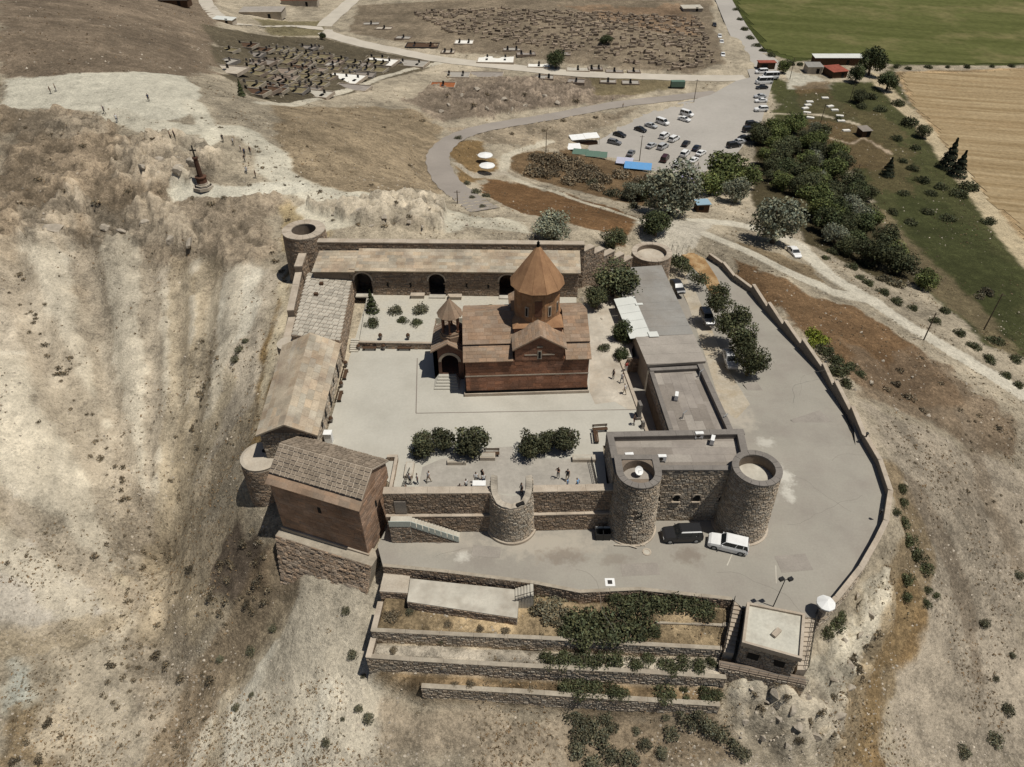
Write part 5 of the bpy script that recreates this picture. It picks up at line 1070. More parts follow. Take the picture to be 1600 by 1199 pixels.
for i in range(12):
    v0, v1 = i/12, (i+1)/12; u0 = 0 if i in (0, 1, 2) else (.26 if i < 8 else .05)
    MB().slab([nbp(u0-(.03 if u0 == 0 else 0), v0+.0004, 7.15), nbp(1.06, v0+.0004, 6.85), nbp(1.06, v1-.0004, 6.85), nbp(u0-(.03 if u0 == 0 else 0), v1-.0004, 7.15)], .08).build('roof_sheet', MT['metalroof' if i > 2 else 'felt3'], nb)
for i in range(3, 8):
    v0, v1 = i/12, (i+1)/12
    MB().slab([nbp(-.12, v0+.001, 6.9), nbp(.265, v0+.001, 7.16), nbp(.265, v1-.001, 7.16), nbp(-.12, v1-.001, 6.9)], .06).build('white_roof_sheet', MT['whitemetal'], nb)
MB().slab([nbp(.22, .235, 7.26), nbp(.4, .235, 7.2), nbp(.4, .285, 7.2), nbp(.22, .285, 7.26)], .03).build('white_roof_sheet', MT['whitemetal'], nb)
MB().slab([nbp(.22, .56, 7.26), nbp(.36, .56, 7.2), nbp(.36, .58, 7.2), nbp(.22, .58, 7.26)], .03).build('white_roof_sheet', MT['whitemetal'], nb)
MB().prism([NBp[0]+Vector((-.1, -.12, 0)), NBp[1]+Vector((.3, -.12, 0)), NBp[1]+Vector((.3, -.01, 0)), NBp[0]+Vector((-.1, -.01, 0))], 6.7, 7.05).build('fascia', MT['felt2'], nb)
# doors and sheds on the outer side of the east building
ln = thing('sunken_lane', 'shaded sunken lane between the courtyard edge and the east building', 'lane', (17, 68, 2.6))
MB().prism([(15.3, 78), (18.1, 78), (18.95, 61.0), (17.0, 61.0)], 2.0, 2.6).build('floor', MT['patio'], ln); stonewall(ln, (17.05, 61.2), (15.25, 78.0), 2.2, 5.05, .3, seed=155, faces=(0,), cope=.14); stonewall(ln, (15.3, 78.1), (18.1, 78.1), 2.2, 5.0, .3, seed=156, faces=(0,))
sh_ = thing('lean_to', 'small orange timber lean-to against the outer wall of the east building', 'shed', (27.4, 61, 0))
MB().prism([(26.55, 58.4), (27.6, 58.6), (26.9, 66.0), (25.95, 66.0)], -.1, 2.6).build('wall', MT['wood2'], sh_); MB().prism([(26.5, 58.2), (27.9, 58.4), (27.2, 66.2), (25.9, 66.2)], 2.6, 2.72).build('roof', MT['plaster'], sh_)
for y in (59.6, 63.2): MB().box((27.45-(y-59)*.09, y, .0), (.1, .9, 2.1), .1).build('door', MT['wood'], sh_)
# ------------------------------------------------------------------ perimeter wall of the forecourt
pw_ = thing('perimeter_wall', 'curved stone parapet wall around the asphalt forecourt and approach road', 'wall', PWALL[6])
for i in range(len(PWALL)-1):
    a, b_ = PWALL[i], PWALL[i+1]; d = Vector((b_.x-a.x, b_.y-a.y, 0)); L = d.length; d.normalize(); n = Vector((-d.y, d.x, 0)); k = max(1, round(L/5))
    for j in range(k):
        p, q_ = a.lerp(b_, j/k), a.lerp(b_, (j+1)/k); zt = max(p.z, q_.z)+1.0; zb = min(p.z, q_.z)-2.6
        e = d*.003
        sg = MB().prism([p+e, q_-e, q_-e+n*.45, p+e+n*.45], zb, zt).build('wall_segment', MT['rubgrey'] if False else MT['copgrey'], pw_)
        MB().prism([p+e-n*.06, q_-e-n*.06, q_-e+n*.51, p+e+n*.51], zt, zt+.13).build('coping', MT['coping'], sg)
        facing(*plane(Z(p, zb), Z(q_, zb), Z(p, zt)), .5, .3, seed=200+i*5+j).build('stonework', MT['rubgrey'], sg, kind='stuff')
# lamps on the perimeter wall
for i, (px, py) in enumerate(((1153, 428), (1228, 506), (1288, 571), (1306, 600), (1353, 683), (1375, 803))):
    p = UR(px, py, 1.2); lm = thing('wall_lamp', 'small black lamp on the forecourt parapet', 'lamp', Z(p, p.z+1.13), 0, 'lamps along the forecourt parapet')
    MB().box(Z(p, p.z+1.13), (.14, .14, .5)).build('post', MT['black'], lm); MB().lathe(Z(p, p.z+1.63), [(.05, 0), (.16, .05), (.2, .3), (.0, .42)], 8).build('lantern', MT['black'], lm)
# ------------------------------------------------------------------ terraces below the forecourt
def terrace(label, pts, z0, z1, seed, mt='rubgrey', th=.36, cap=.09):
    t = thing('terrace_wall', label, 'wall', Z(pts[len(pts)//2], z0))
    for i, (a, b_) in enumerate(zip(pts[:-1], pts[1:])): stonewall(t, a, b_, z0, z1, th, .42, .26, seed=seed+i*3, cope=cap, copew=.05, mt=mt, faces=(0,), copemt='copdirt')
    return t
terrace('dark stone edge wall where the forecourt drops to the concrete platform', FE[:3], ZT1-.6, -.02, 310, 'rubble', .3, .08)
terrace('stone edge wall of the forecourt above the dense green shrubs', FE[2:], ZT1-.6, -.02, 320, 'rubble', .3, .06)
terrace('uppermost long terrace wall, below the orange dry grass strip', TE[1], ZT2-.7, ZT1+.12, 330)
terrace('middle long terrace wall with square left end', TE[2], ZT3-.8, ZT2+.12, 340, 'rubgrey', .38)
terrace('lowest terrace wall, shorter, above the tan slope', TE[3], ZT4-1.6, ZT3+.15, 350, 'coping' if False else 'rubgrey', .42, .1)
t = terrace('short terrace wall half hidden in shrubs left of the small utility house', [U(1024, 974, ZT1+.7), U(1080, 976, ZT1+.7), U(1138, 979, ZT1+.7)], ZT1-.4, ZT1+.7, 360, 'rubble')
# left end returns
for z0, z1, p, ln, sd2 in ((ZT2-.7, ZT1+.1, TE[1][0], 3.6, 371), (ZT3-.8, ZT2+.1, TE[2][0], 2.6, 372)):
    stonewall(bpy.data.objects['terrace_wall.00%d' % (2 if sd2 == 371 else 3)], p+Vector((.25, ln, 0)), p+Vector((.0, .02, 0)), z0, z1, .5, .42, .26, seed=sd2, cope=.12, faces=(0,))
cpf = thing('concrete_platform', 'pale concrete platform with stone sides below the forecourt edge', 'platform', U(720, 930, ZP))
pa, pb, pc, pd = U(641, 904, ZP), U(812, 922, ZP), U(808, 966, ZP), U(636, 940, ZP)
MB().prism([pa, pb, pc, pd], ZT1-.5, ZP).build('platform_slab', MT['concrete'], cpf)
f = facing(*plane(Z(pd, ZT1-.4), Z(pc, ZT1-.4), Z(pd, ZP-.12)), .42, .26, seed=381); facing(*plane(Z(pa, ZT1-.4), Z(pd, ZT1-.4), Z(pa, ZP-.12)), .42, .26, seed=382, mb=f)
qa, qb, qc, qd = U(600, 893, ZP-.25), U(641, 898, ZP-.25), U(637, 927, ZP-.25), U(593, 924, ZP-.25)
MB().prism([qa, qb, qc, qd], ZT1-.9, ZP-.25).build('side_slab', MT['plaster'], cpf)
facing(*plane(Z(qd, ZT1-.8), Z(qc, ZT1-.8), Z(qd, ZP-.35)), .42, .26, seed=383, mb=f); facing(*plane(Z(qa, ZT1-.8), Z(qd, ZT1-.8), Z(qa, ZP-.35)), .42, .26, seed=384, mb=f); f.build('stonework', MT['rubble'], cpf, kind='stuff')
s0_, s1_ = U(805, 923, ZP), U(833, 914, 0)
for i in range(6):
    x0 = lerp(s0_.x, s1_.x, i/6); x1 = lerp(s0_.x, s1_.x, (i+1)/6); MB().prism([(x0, s0_.y-1.3), (x1+.02, s0_.y-1.3), (x1+.02, s0_.y+.2), (x0, s0_.y+.2)], ZT1-.3, ZP+(i+1)*.16).build('step', MT['concrete'], cpf)
railing(cpf, [Vector((s0_.x, s0_.y-1.35, ZP)), Vector((s1_.x+.1, s0_.y-1.35, 0))], .9, 5)
# ------------------------------------------------------------------ utility house
RZ = .75; h0, h1, h2, h3 = U(1167, 942, RZ), U(1258, 960, RZ), U(1253, 1031, RZ), U(1159, 1005, RZ)
uh = thing('utility_house', 'small stone utility house with pale flat roof below the forecourt', 'house', Z((h0+h2)/2, -4.5))
cn = (h0+h2)/2; ins = lambda p, k: cn+(p-cn)*k
MB().prism([ins(h, .93) for h in (h3, h2, h1, h0)], -5.5, RZ-.5).build('wall', MT['mortar'], uh)
f = MB()
for a, b_, sd2 in ((h3, h2, 1), (h0, h3, 2), (h2, h1, 3)): facing(*plane(Z(ins(a, .93), -5.4), Z(ins(b_, .93), -5.4), Z(ins(a, .93), RZ-.55)), .42, .26, seed=390+sd2, mb=f, skip=(lambda u, v: any(abs(u-c) < .6 and 3.6 < v < 4.7 for c in (1.3, 3.8))) if sd2 == 1 else None)
f.build('stonework', MT['rubgrey'], uh, kind='stuff')
dd = (h2-h3).normalized()
for c in (1.3, 3.8): p = ins(h3, .93)+dd*c; MB().box(Z(p, -1.8), (1.1, .08, 1.0), math.atan2(dd.y, dd.x)).build('window', MT['dark'], uh)
MB().prism([h3, h2, h1, h0], RZ-.5, RZ-.16).build('roof_slab', MT['coping'], uh); MB().prism([ins(h, .9) for h in (h3, h2, h1, h0)], RZ-.16, RZ-.12).build('roof', mat('pale_roof_screed', (.50, .475, .40), .12, .5, 3, .2, stain=(.38, .35, .29), stain_scale=.4, stain_amt=.7), uh)
for a, b_ in ((h3, h2), (h2, h1), (h1, h0), (h0, h3)):
    MB().prism([a, b_, ins(b_, .9), ins(a, .9)], RZ-.16, RZ+.16).build('parapet', MT['coping'], uh)
p = ins(h0.lerp(h2, .55), 1); ch_ = MB().box(Z(p, RZ-.12), (1.1, .5, .35), .7).build('roof_vent', MT['coping'], uh)
for side in (0, 1):
    a, b_ = (h0, h3) if side == 0 else (h2, h1); top = a if side == 0 else b_; bot = b_ if side == 0 else a
    ou = (ins(top, 1)-ins(bot, 1)).normalized(); ox = Vector((-1, .18, 0)) if side == 0 else Vector((1, .0, 0)); 
    for i in range(12):
        c0 = top.lerp(bot, i/12-.1)+ox*.25; c1 = top.lerp(bot, (i+1)/12-.1)+ox*.25; zt = -.05-i*.19
        MB().prism([c0, c0+ox*1.0, c1+ox*1.0, c1], -5.4, zt).build('step', MT['coping'], uh)
    railing(uh, [Z(top.lerp(bot, -.1)+ox*1.25, 0), Z(top.lerp(bot, .9)+ox*1.25, -2.3)], .95, 9)
fp0, fp1, fp2, fp3 = h3+Vector((-1.5, .2, 0)), h2+Vector((1.4, .2, 0)), h2+Vector((1.2, -.7, 0)), h3+Vector((-1.7, -.6, 0))
MB().prism([fp3, fp2, fp1, fp0], -7.2, -2.95).build('walkway', MT['rubgrey'] if False else MT['mortar'], uh)
facing(*plane(Z(fp3, -7.1), Z(fp2, -7.1), Z(fp3, -3.0)), .42, .26, seed=399).build('stonework', MT['rubgrey'], uh, kind='stuff'); railing(uh, [Z(fp3, -2.95), Z(fp2, -2.95)], .95, 9)
# floodlight mast, parasol, covers, bins
p = U(1208, 948, 0); fl = thing('floodlight_mast', 'black floodlight mast at the forecourt edge beside the utility house', 'lamp post', p)
MB().tube(p, p+Vector((.15, .1, 4.6)), .06, 8, .045).build('mast', MT['black'], fl); tp = p+Vector((.15, .1, 4.6)); MB().tube(tp-Vector((.5, .1, 0)), tp+Vector((.6, .15, 0)), .04).build('crossbar', MT['black'], fl)
for dx in (-.4, .5): MB().box(tp+Vector((dx, 0, .02)), (.5, .35, .3), .4).build('floodlight', MT['black'], fl)
def parasol(px, py, gz, h, r, label, rz=0):
    p = U(px, py, gz+h-.25); p.z = gz
    t = thing('parasol', label, 'parasol', p); MB().tube(p, p+Vector((0, 0, h)), .035, 6).build('pole', MT['grey'], t); MB().box(p, (.5, .5, .08)).build('base', MT['grey'], t)
    for k in range(8):
        a0, a1 = k*math.pi/4+rz, (k+1)*math.pi/4+rz; am = (a0+a1)/2; e = lambda a, rr, z: p+Vector((rr*math.cos(a), rr*math.sin(a), z))
        m = MB().add([e(a0, r, h-.5), e(am, r*.96, h-.52), e(a1, r, h-.5), p+Vector((0, 0, h)), e(a0, r, h-.68), e(am, r*.96, h-.7), e(a1, r, h-.68)], [(0, 1, 3), (1, 2, 3), (4, 5, 1, 0), (5, 6, 2, 1)]); m.build('canopy_panel', MT['white'], t)
parasol(1292, 940, 0, 2.4, .95, 'round white parasol at the forecourt corner by the utility house')
p = U(953, 910, 0); mh = thing('manhole_cover', 'square white-framed manhole cover near the front edge of the forecourt', 'manhole cover', p); MB().box(p, (1.05, 1.0, .03)).build('frame', MT['white'], mh); MB().box(p+Vector((0, .0, .03)), (.5, .5, .015)).build('lid', MT['iron'], mh)
p = U(1010.5, 863, 0); mh = thing('manhole_cover', 'round manhole ring on the dusty ground below the left grey tower', 'manhole cover', p); MB().lathe(p, [(.52, 0), (.5, .08), (.36, .08), (.34, .02)], 20).build('ring', MT['coping'], mh); MB().lathe(p, [(0, .03), (.36, .03)], 16).build('lid', MT['concrete'], mh)
p = U(686, 842, 0); mh = thing('manhole_cover', 'dark round patch cover in the asphalt below the stair', 'manhole cover', p); MB().lathe(p, [(0, .02), (.7, .02), (.72, .0)], 20).build('lid', MT['felt2'], mh)
for i, (px, py, lb) in enumerate(((936, 840, 'open black refuse bin at the tower foot, left of a pair'), (947, 840, 'open black refuse bin at the tower foot, right of a pair'))):
    p = U(px, py, 0); bn = thing('refuse_bin', lb, 'bin', p, .05, 'refuse bins at the tower foot')
    m = MB()
    for dx, dy, sx, sy in ((-.42, 0, .05, .9), (.42, 0, .05, .9), (0, -.43, .84, .05), (0, .43, .84, .05)): m.box(p+Vector((dx, dy, .12)), (sx, sy, .95))
    m.build('body', MT['black'], bn); MB().box(p+Vector((0, 0, .12)), (.82, .84, .05)).build('base', MT['black'], bn); MB().box(p+Vector((0, .5, .75)), (.9, .05, .6)).build('lid', MT['grey'], bn)
    for dx in (-.35, .35): MB().tube(p+Vector((dx-.05, -.4, .08)), p+Vector((dx+.05, -.4, .08)), .08, 8).build('wheel', MT['rubber'], bn)
dbr = thing('timber_pile', 'scatter of pale broken planks at the foot of the left grey tower', 'planks', U(980, 852, 0))
for i in range(11):
    p = U(966+rnd.uniform(0, 32), 846+rnd.uniform(0, 10), 0); MB().box(p+Vector((0, 0, .02+.06*i/3)), (rnd.uniform(.6, 2), .14, .05), rnd.uniform(-.9, .1)).build('plank', MT['plaster'], dbr)
# ------------------------------------------------------------------ planted terrace in the courtyard
pl = thing('planter_terrace', 'raised gravel garden terrace with low stone wall in the courtyard', 'terrace', (-17, 86, 5))
MB().prism([(-21.6, 80.5), (-11.3, 80.2), (-11.3, 86.5), (9.6, 86.6), (9.9, 92.15), (-22.4, 92.85)], 4.7, 6.0).build('gravel_bed', mat('garden_gravel', (.46, .43, .36), .14, .3, 3, .3, stain=(.36, .32, .25), stain_scale=.3, stain_amt=.6), pl)
f = facing(*plane((-21.6, 80.5, 5), (-11.3, 80.2, 5), (-21.6, 80.5, 5.95)), .42, .26, seed=401); facing(*plane((-11.3, 80.2, 5), (-11.3, 86.5, 5), (-11.3, 80.2, 5.95)), .42, .26, seed=402, mb=f); f.build('stonework', MT['rubble'], pl, kind='stuff')
MB().prism([(-21.65, 80.42), (-11.25, 80.12), (-11.25, 80.5), (-21.65, 80.8)], 6.0, 6.12).build('coping', MT['coping'], pl)
for i in range(6): MB().prism([(-22.9, 79.6+i*.3), (-21.7, 79.55+i*.3), (-21.7, 81.5), (-22.9, 81.5)], 4.9+.001*i, 5.0+(i+1)*.165).build('step', MT['concrete'], pl)
for i, (px, py, lb) in enumerate(((653, 465, 'pale stone block by the middle arch of the north gallery, left one'), (711, 467, 'pale stone block by the middle arch of the north gallery, right one'))):
    p = U(px, py, 6.0); bk = thing('stone_block', lb, 'block', p); MB().box(p, (2.0, .8, .5), 0).build('body', MT['plaster'], bk); MB().box(p+Vector((0, 0, .5)), (2.15, .9, .1), 0).build('top_slab', MT['coping'], bk)
def make_bench(loc, rz, label, mt='wood', L=1.9):
    t = thing('bench', label, 'bench', loc, rz, 'benches')
    for i in range(3): MB().box((0, -.2+i*.17, .42), (L, .14, .05)).build('seat_slat', MT[mt], t, world=False)
    for i in range(2): MB().box((0, .3+.03*i, .58+i*.18), (L, .04, .14)).build('back_slat', MT[mt], t, world=False)
    for x in (-L*.42, L*.42): MB().box((x, 0, 0), (.1, .5, .42)).box((x, .3, .4), (.08, .06, .5)).build('leg', MT['iron'], t, world=False)
for px, py, z, rz, lb, mt in ((578, 547, 5, 0, 'dark wooden bench against the planted terrace wall, left one', 'wood'), (632, 547, 5, 0, 'dark wooden bench against the planted terrace wall, right one', 'wood'),
    (540, 588, 5, math.pi/2, 'dark bench at the upper end of the west hall front', 'wood'), (532, 622, 5, math.pi/2, 'dark bench at the lower end of the west hall front', 'wood'),
    (768, 712, 5, 0, 'dark bench at the right end of the left tree clump', 'wood'), (937, 674, 5, .1, 'low bench by the back parapet of the gate building', 'wood'), (931, 686, 5, math.pi/2, 'short bench left of the gate building', 'wood')):
    make_bench(U(px, py, z), rz, lb, mt)
def planter_box(px, py, w_, d_, lb, z=5):
    p = U(px, py, z); t = thing('stone_planter', lb, 'planter', p); MB().box(p, (w_, d_, .5)).build('body', MT['plaster'], t); MB().box(p+Vector((0, 0, .5)), (w_-.3, d_-.3, .04)).build('top', MT['concrete'], t)
planter_box(714, 724, 2.2, .7, 'pale stone seat block in front of the left tree clump'); planter_box(762, 716, 1.8, .9, 'pale square planter at the right end of the left tree clump'); planter_box(912, 719, 2.7, .8, 'long pale stone block right of the right tree clump'); planter_box(640, 737, 1.0, 2.2, 'narrow pale planter at the left edge of the patio')
def urn(px, py, z, lb):
    p = U(px, py, z); t = thing('urn', lb, 'urn', p, 0, 'stone urns in the courtyard'); MB().lathe(p, [(0, 0), (.16, 0), (.1, .12), (.28, .4), (.3, .6), (.24, .62), (0, .55)], 10).build('bowl', MT['copgrey'], t); MB().lathe(p+Vector((0, 0, .55)), [(.22, 0), (.3, .2), (.15, .42), (0, .45)], 7).build('plant', MT['wood'], t)
for px, py, z, lb in ((600, 547, 5, 'stone urn between the two terrace wall benches'), (561, 547, 5, 'stone urn by the garden steps'), (541, 573, 5, 'stone urn at the far end of the west hall'), (534, 605, 5, 'stone urn between the west hall benches'), (518, 660, 5, 'stone urn near the white cabinet'), (595, 530, 6.1, 'urn on the garden terrace wall, left one'), (638, 530, 6.1, 'urn on the garden terrace wall, right one')): urn(px, py, z, lb)
p = U(515, 690, 5); cb = thing('cabinet', 'white cabinet against the west hall near the tuff chapel', 'cabinet', p); MB().box(p, (.9, .7, 1.5)).build('body', MT['white'], cb); MB().box(p+Vector((0, -.02, 1.5)), (1.0, .85, .08)).build('lid', MT['white'], cb)
p = U(997, 652, 5); kh = thing('stone_stele', 'tall dark carved stele casting a shadow on the right of the courtyard', 'stele', p)
MB().box(p, (.7, 1.1, .4), .15).build('base', MT['rubgrey'] if False else MT['copgrey'], kh); m = MB().box(p+Vector((0, 0, .4)), (.35, .95, 2.0), .15, taper=1.06); m.build('slab', MT['copgrey'], kh)
p = U(1004, 668, 5); kh = thing('stone_stele', 'short dark stone post in front of the tall stele', 'stele', p); MB().box(p, (.4, .5, 1.0), .15, taper=.8).build('slab', MT['copgrey'], kh); MB().box(p, (.6, .7, .15), .15).build('base', MT['copgrey'], kh)
rl = thing('iron_railing', 'black iron railing at the right end of the patio', 'railing', U(928, 740, 5)); railing(rl, [U(923, 724, 5), U(928, 745, 5), U(932, 764, 5)], 1.1, 8, mt='black')
rl = thing('iron_railing', 'dark railing at the left end of the patio', 'railing', U(634, 752, 5)); railing(rl, [U(641, 740, 5), U(630, 766, 5)], 1.0, 8, mt='black')
tb = thing('picnic_table', 'white table among the visitors in the middle of the patio', 'table', U(749, 762, 5)); p = U(749, 762, 5); MB().box(p+Vector((0, 0, .72)), (1.5, .8, .05)).build('table_top', MT['white'], tb)
for dx in (-.6, .6): MB().box(p+Vector((dx, 0, 0)), (.08, .6, .72)).build('leg', MT['grey'], tb)
lw = thing('low_parapet', 'thin low parapet between the tuff chapel and the patio', 'wall', U(620, 735, 5)); stonewall(lw, U(605, 720, 5), U(622, 720, 5), 5, 5.6, .3, faces=(0,), cope=.08); stonewall(lw, U(613, 768, 5), U(622, 720, 5), 5, 5.6, .25, faces=(0,), cope=.08)
# repairs, cracks and faded paint on the asphalt
pm = mat('asphalt_repair', (.275, .245, .21), .12, .5, 5, .15)
for px, py, w_, d_, rz in ((1270, 660, 5, 3.2, .4), (1240, 880, 3.6, 2.2, .1), (1000, 890, 4.2, 1.6, .05), (1180, 610, 2.2, 3.5, .2), (760, 862, 3.2, 1.5, -.1)):
    p = UR(px, py); tag(MB().box((p.x, p.y, p.z+.004), (w_, d_, .008), rz).build('asphalt_patch', pm), kind='structure')
cq = random.Random(31); cm = plain('crack_fill', (.18, .16, .135), .9)
for px, py, ang, n_ in ((1300, 720, 1.2, 12), (1230, 820, .3, 14), (1330, 800, 1.9, 10), (1120, 895, .1, 14), (900, 890, -.1, 12), (1250, 620, 1.4, 12), (680, 870, .2, 8)):
    p = U(px, py, 0); m = MB()
    for i in range(n_):
        ang += cq.uniform(-.45, .45); q_ = p+Vector((math.cos(ang), math.sin(ang), 0))*cq.uniform(.5, 1.1); d = (q_-p).normalized(); n2 = Vector((-d.y, d.x, 0))*.014
        m.quad(p-n2+Vector((0, 0, .006)), q_-n2+Vector((0, 0, .006)), q_+n2+Vector((0, 0, .006)), p+n2+Vector((0, 0, .006))); p = q_
    tag(m.build('asphalt_crack', cm), kind='structure')
for a, b_ in (((1144, 866), (1136, 884)), ((1212, 884), (1213, 912))):
    p, q_ = U(*a, 0), U(*b_, 0); d = (q_-p).normalized(); n2 = Vector((-d.y, d.x, 0))*.06; up = Vector((0, 0, .01)); tag(MB().quad(p-n2+up, q_-n2+up, q_+n2+up, p+n2+up).build('faded_line', MT['concrete']), kind='structure')
# ------------------------------------------------------------------ vegetation
def crown_mesh(name, m, seed, lobes=9, leaves=1500, leaf=.13, spread=.62, lob=(.34, .5), flat=.85, base=.0, shell=.55, dome=False, cone=False, tint=.45):
    q = np.random.default_rng(seed); P = []; Nn = []; Cc = []
    if cone:
        n = leaves; h = q.random(n)**1.3; rr = (1-h)*(.75+.25*np.sin(h*34))*np.sqrt(q.random(n)*.5+.5); a = q.random(n)*6.283
        P = np.stack([rr*np.cos(a), rr*np.sin(a), .15+h*2.5], -1); Nn = np.stack([np.cos(a), np.sin(a), np.full(n, .3)], -1); Cc = .7+.5*rr
    else:
        k = q.normal(size=(lobes, 3)); k /= np.linalg.norm(k, axis=1)[:, None]; k *= spread*(.55+.45*q.random((lobes, 1))); k[:, 2] *= flat
        if dome: k[:, 2] = np.abs(k[:, 2])*.75
        rad = q.uniform(*lob, lobes); w_ = rad**2/np.sum(rad**2); which = q.choice(lobes, leaves, p=w_)
        d = q.normal(size=(leaves, 3)); d /= np.linalg.norm(d, axis=1)[:, None]
        r_ = rad[which]*(shell+(1-shell)*q.random(leaves)**.5)*(1+.12*q.normal(size=leaves)); P = k[which]+d*r_[:, None]
        Nn = d+.7*q.normal(size=(leaves, 3)); lt = q.uniform(1-tint, 1+tint, lobes); Cc = lt[which]*q.uniform(.65, 1.35, leaves)
        if dome: keep = P[:, 2] > -.05; P, Nn, Cc = P[keep], Nn[keep], Cc[keep]
        P = P+np.array([0, 0, base])
    n = len(P); Nn = Nn/np.linalg.norm(Nn, axis=1)[:, None]; t = np.cross(Nn, q.normal(size=(n, 3))); t /= np.linalg.norm(t, axis=1)[:, None]; b2 = np.cross(Nn, t)
    s = leaf*q.uniform(.6, 1.3, n)[:, None]*.5; asp = q.uniform(.5, .9, n)[:, None]
    V = np.stack([P-t*s-b2*s*asp*.3, P+b2*s*asp*-1.0+t*s*.2, P+t*s, P+b2*s*asp], 1).reshape(-1, 3)
    me = bpy.data.meshes.new(name); me.vertices.add(4*n); me.vertices.foreach_set('co', V.astype(np.float32).ravel())
    me.loops.add(4*n); me.loops.foreach_set('vertex_index', np.arange(4*n, dtype=np.int32)); me.polygons.add(n)
    me.polygons.foreach_set('loop_start', np.arange(0, 4*n, 4, dtype=np.int32)); me.polygons.foreach_set('loop_total', np.full(n, 4, np.int32)); me.update(calc_edges=True)
    c = np.ones((4*n, 4), np.float32); c[:, :3] = np.repeat(Cc[:, None], 4, 0)*np.array([1, 1, 1]); hue = np.repeat(q.uniform(-.12, .12, n), 4); c[:, 0] *= 1+hue; c[:, 2] *= 1-hue
    ca = me.color_attributes.new('Col', 'FLOAT_COLOR', 'POINT'); ca.data.foreach_set('color', c.ravel()); me.materials.append(m); return me
def trunk_mesh(seed, h=.9, r=.09, n=5):
    q = random.Random(seed); m = MB(); p = Vector((0, 0, -.12)); k = Vector((q.uniform(-.05, .05), q.uniform(-.05, .05), h*.55)); m.tube(p, k, r, 7, r*.75)
    for i in range(n):
        a = 6.283*i/n+q.uniform(-.3, .3); e = Vector((math.cos(a)*q.uniform(.3, .55), math.sin(a)*q.uniform(.3, .55), h*q.uniform(1.1, 1.6))); m.tube(k, e, r*.6, 5, r*.15)
    return m.mesh('trunk', MT['bark'])
TR = [trunk_mesh(i) for i in range(3)]; TRL = trunk_mesh(9, .35, .05, 6)
KIND = {}
def kind(nm, leafkey, var, trunk=True, **kw):
    KIND[nm] = [(crown_mesh('crown', LF[leafkey], 100*len(KIND)+i, **kw), (TR[i % 3] if trunk else TRL)) for i in range(var)]
kind('dark', 'dark', 3, lobes=14, leaves=3600, leaf=.11, base=.92, flat=.95)
kind('mid', 'mid', 3, lobes=14, leaves=3600, leaf=.11, base=.92, flat=.95)
kind('olive', 'olive', 3, lobes=16, leaves=4200, leaf=.09, base=.88, tint=.3, flat=.95, lob=(.26, .46))
kind('court', 'court', 4, lobes=16, leaves=3000, leaf=.12, base=.8, lob=(.28, .45), flat=1.0)
kind('hedge', 'hedge', 3, lobes=14, leaves=3600, leaf=.105, base=.92, flat=.95)
kind('bush', 'hedge', 3, False, lobes=10, leaves=1500, leaf=.135, dome=True, spread=.6)
kind('sage', 'sage', 3, False, lobes=9, leaves=1000, leaf=.15, dome=True)
kind('dry', 'dry', 3, False, lobes=9, leaves=1300, leaf=.14, dome=True, tint=.35)
kind('scrub', 'scrub', 3, False, lobes=6, leaves=420, leaf=.2, dome=True)
kind('bloom', 'bloom', 3, False, lobes=14, leaves=1600, leaf=.13, dome=True, lob=(.2, .36), spread=.75)
kind('bright', 'bright', 2, False, lobes=9, leaves=1000, leaf=.15, dome=True)
kind('conifer', 'conifer', 2, leaves=1300, leaf=.22, cone=True)
kind('cypress', 'dark', 2, leaves=900, leaf=.24, cone=True)
vrng = random.Random(99)
LIFT = dict(dark=1.1, mid=1.1, olive=1.04, hedge=1.1, court=.95, conifer=1.2, cypress=1.2); LIFT.update({k: .48 for k in KIND if k not in LIFT})
def plant(k, px, py, rpx, label, group=None, cat=None, z=None, sq=1.0):
    "tree or shrub whose crown is centred at this pixel with this radius in pixels"
    base = U(px, py, z) if z is not None else G(px, py)
    for _ in range(3):
        s = (FPX*sP+(py-599.5)*cP)/(HC-base.z); Rm = rpx/s; vp = s*(FPX*cP-(py-599.5)*sP)/FPX; bp = py+LIFT[k]*Rm*sq*vp
        base = U(px, bp, z) if z is not None else G(px, bp)
    low = LIFT[k] < .5; nm = {'conifer': 'pine_tree', 'cypress': 'conical_shrub', 'olive': 'silver_tree'}.get(k, 'shrub' if low else 'tree'); cm, tm = vrng.choice(KIND[k])
    t = thing(nm, label, cat or ('shrub' if low or k == 'cypress' else 'tree'), base, vrng.uniform(0, 6.28), group); sc = Rm*(1.38 if LIFT[k] < .5 else 1.18)*vrng.uniform(.95, 1.08); t.scale = (sc, sc*vrng.uniform(.9, 1.1), sc*sq*vrng.uniform(.92, 1.08))
    obj('crown' if not low else 'foliage', cm, t, False); obj('trunk' if not low else 'stems', tm, t, False); return t
TINY = []
def many(k, lst, label, group, z=None, sq=1.0):
    for t in lst.split():
        a = [float(x) for x in t.split(',')]
        if k == 'scrub' and a[2] < 7.5: TINY.append(a); continue
        plant(k, a[0], a[1], a[2], label, group, None, z, sq)
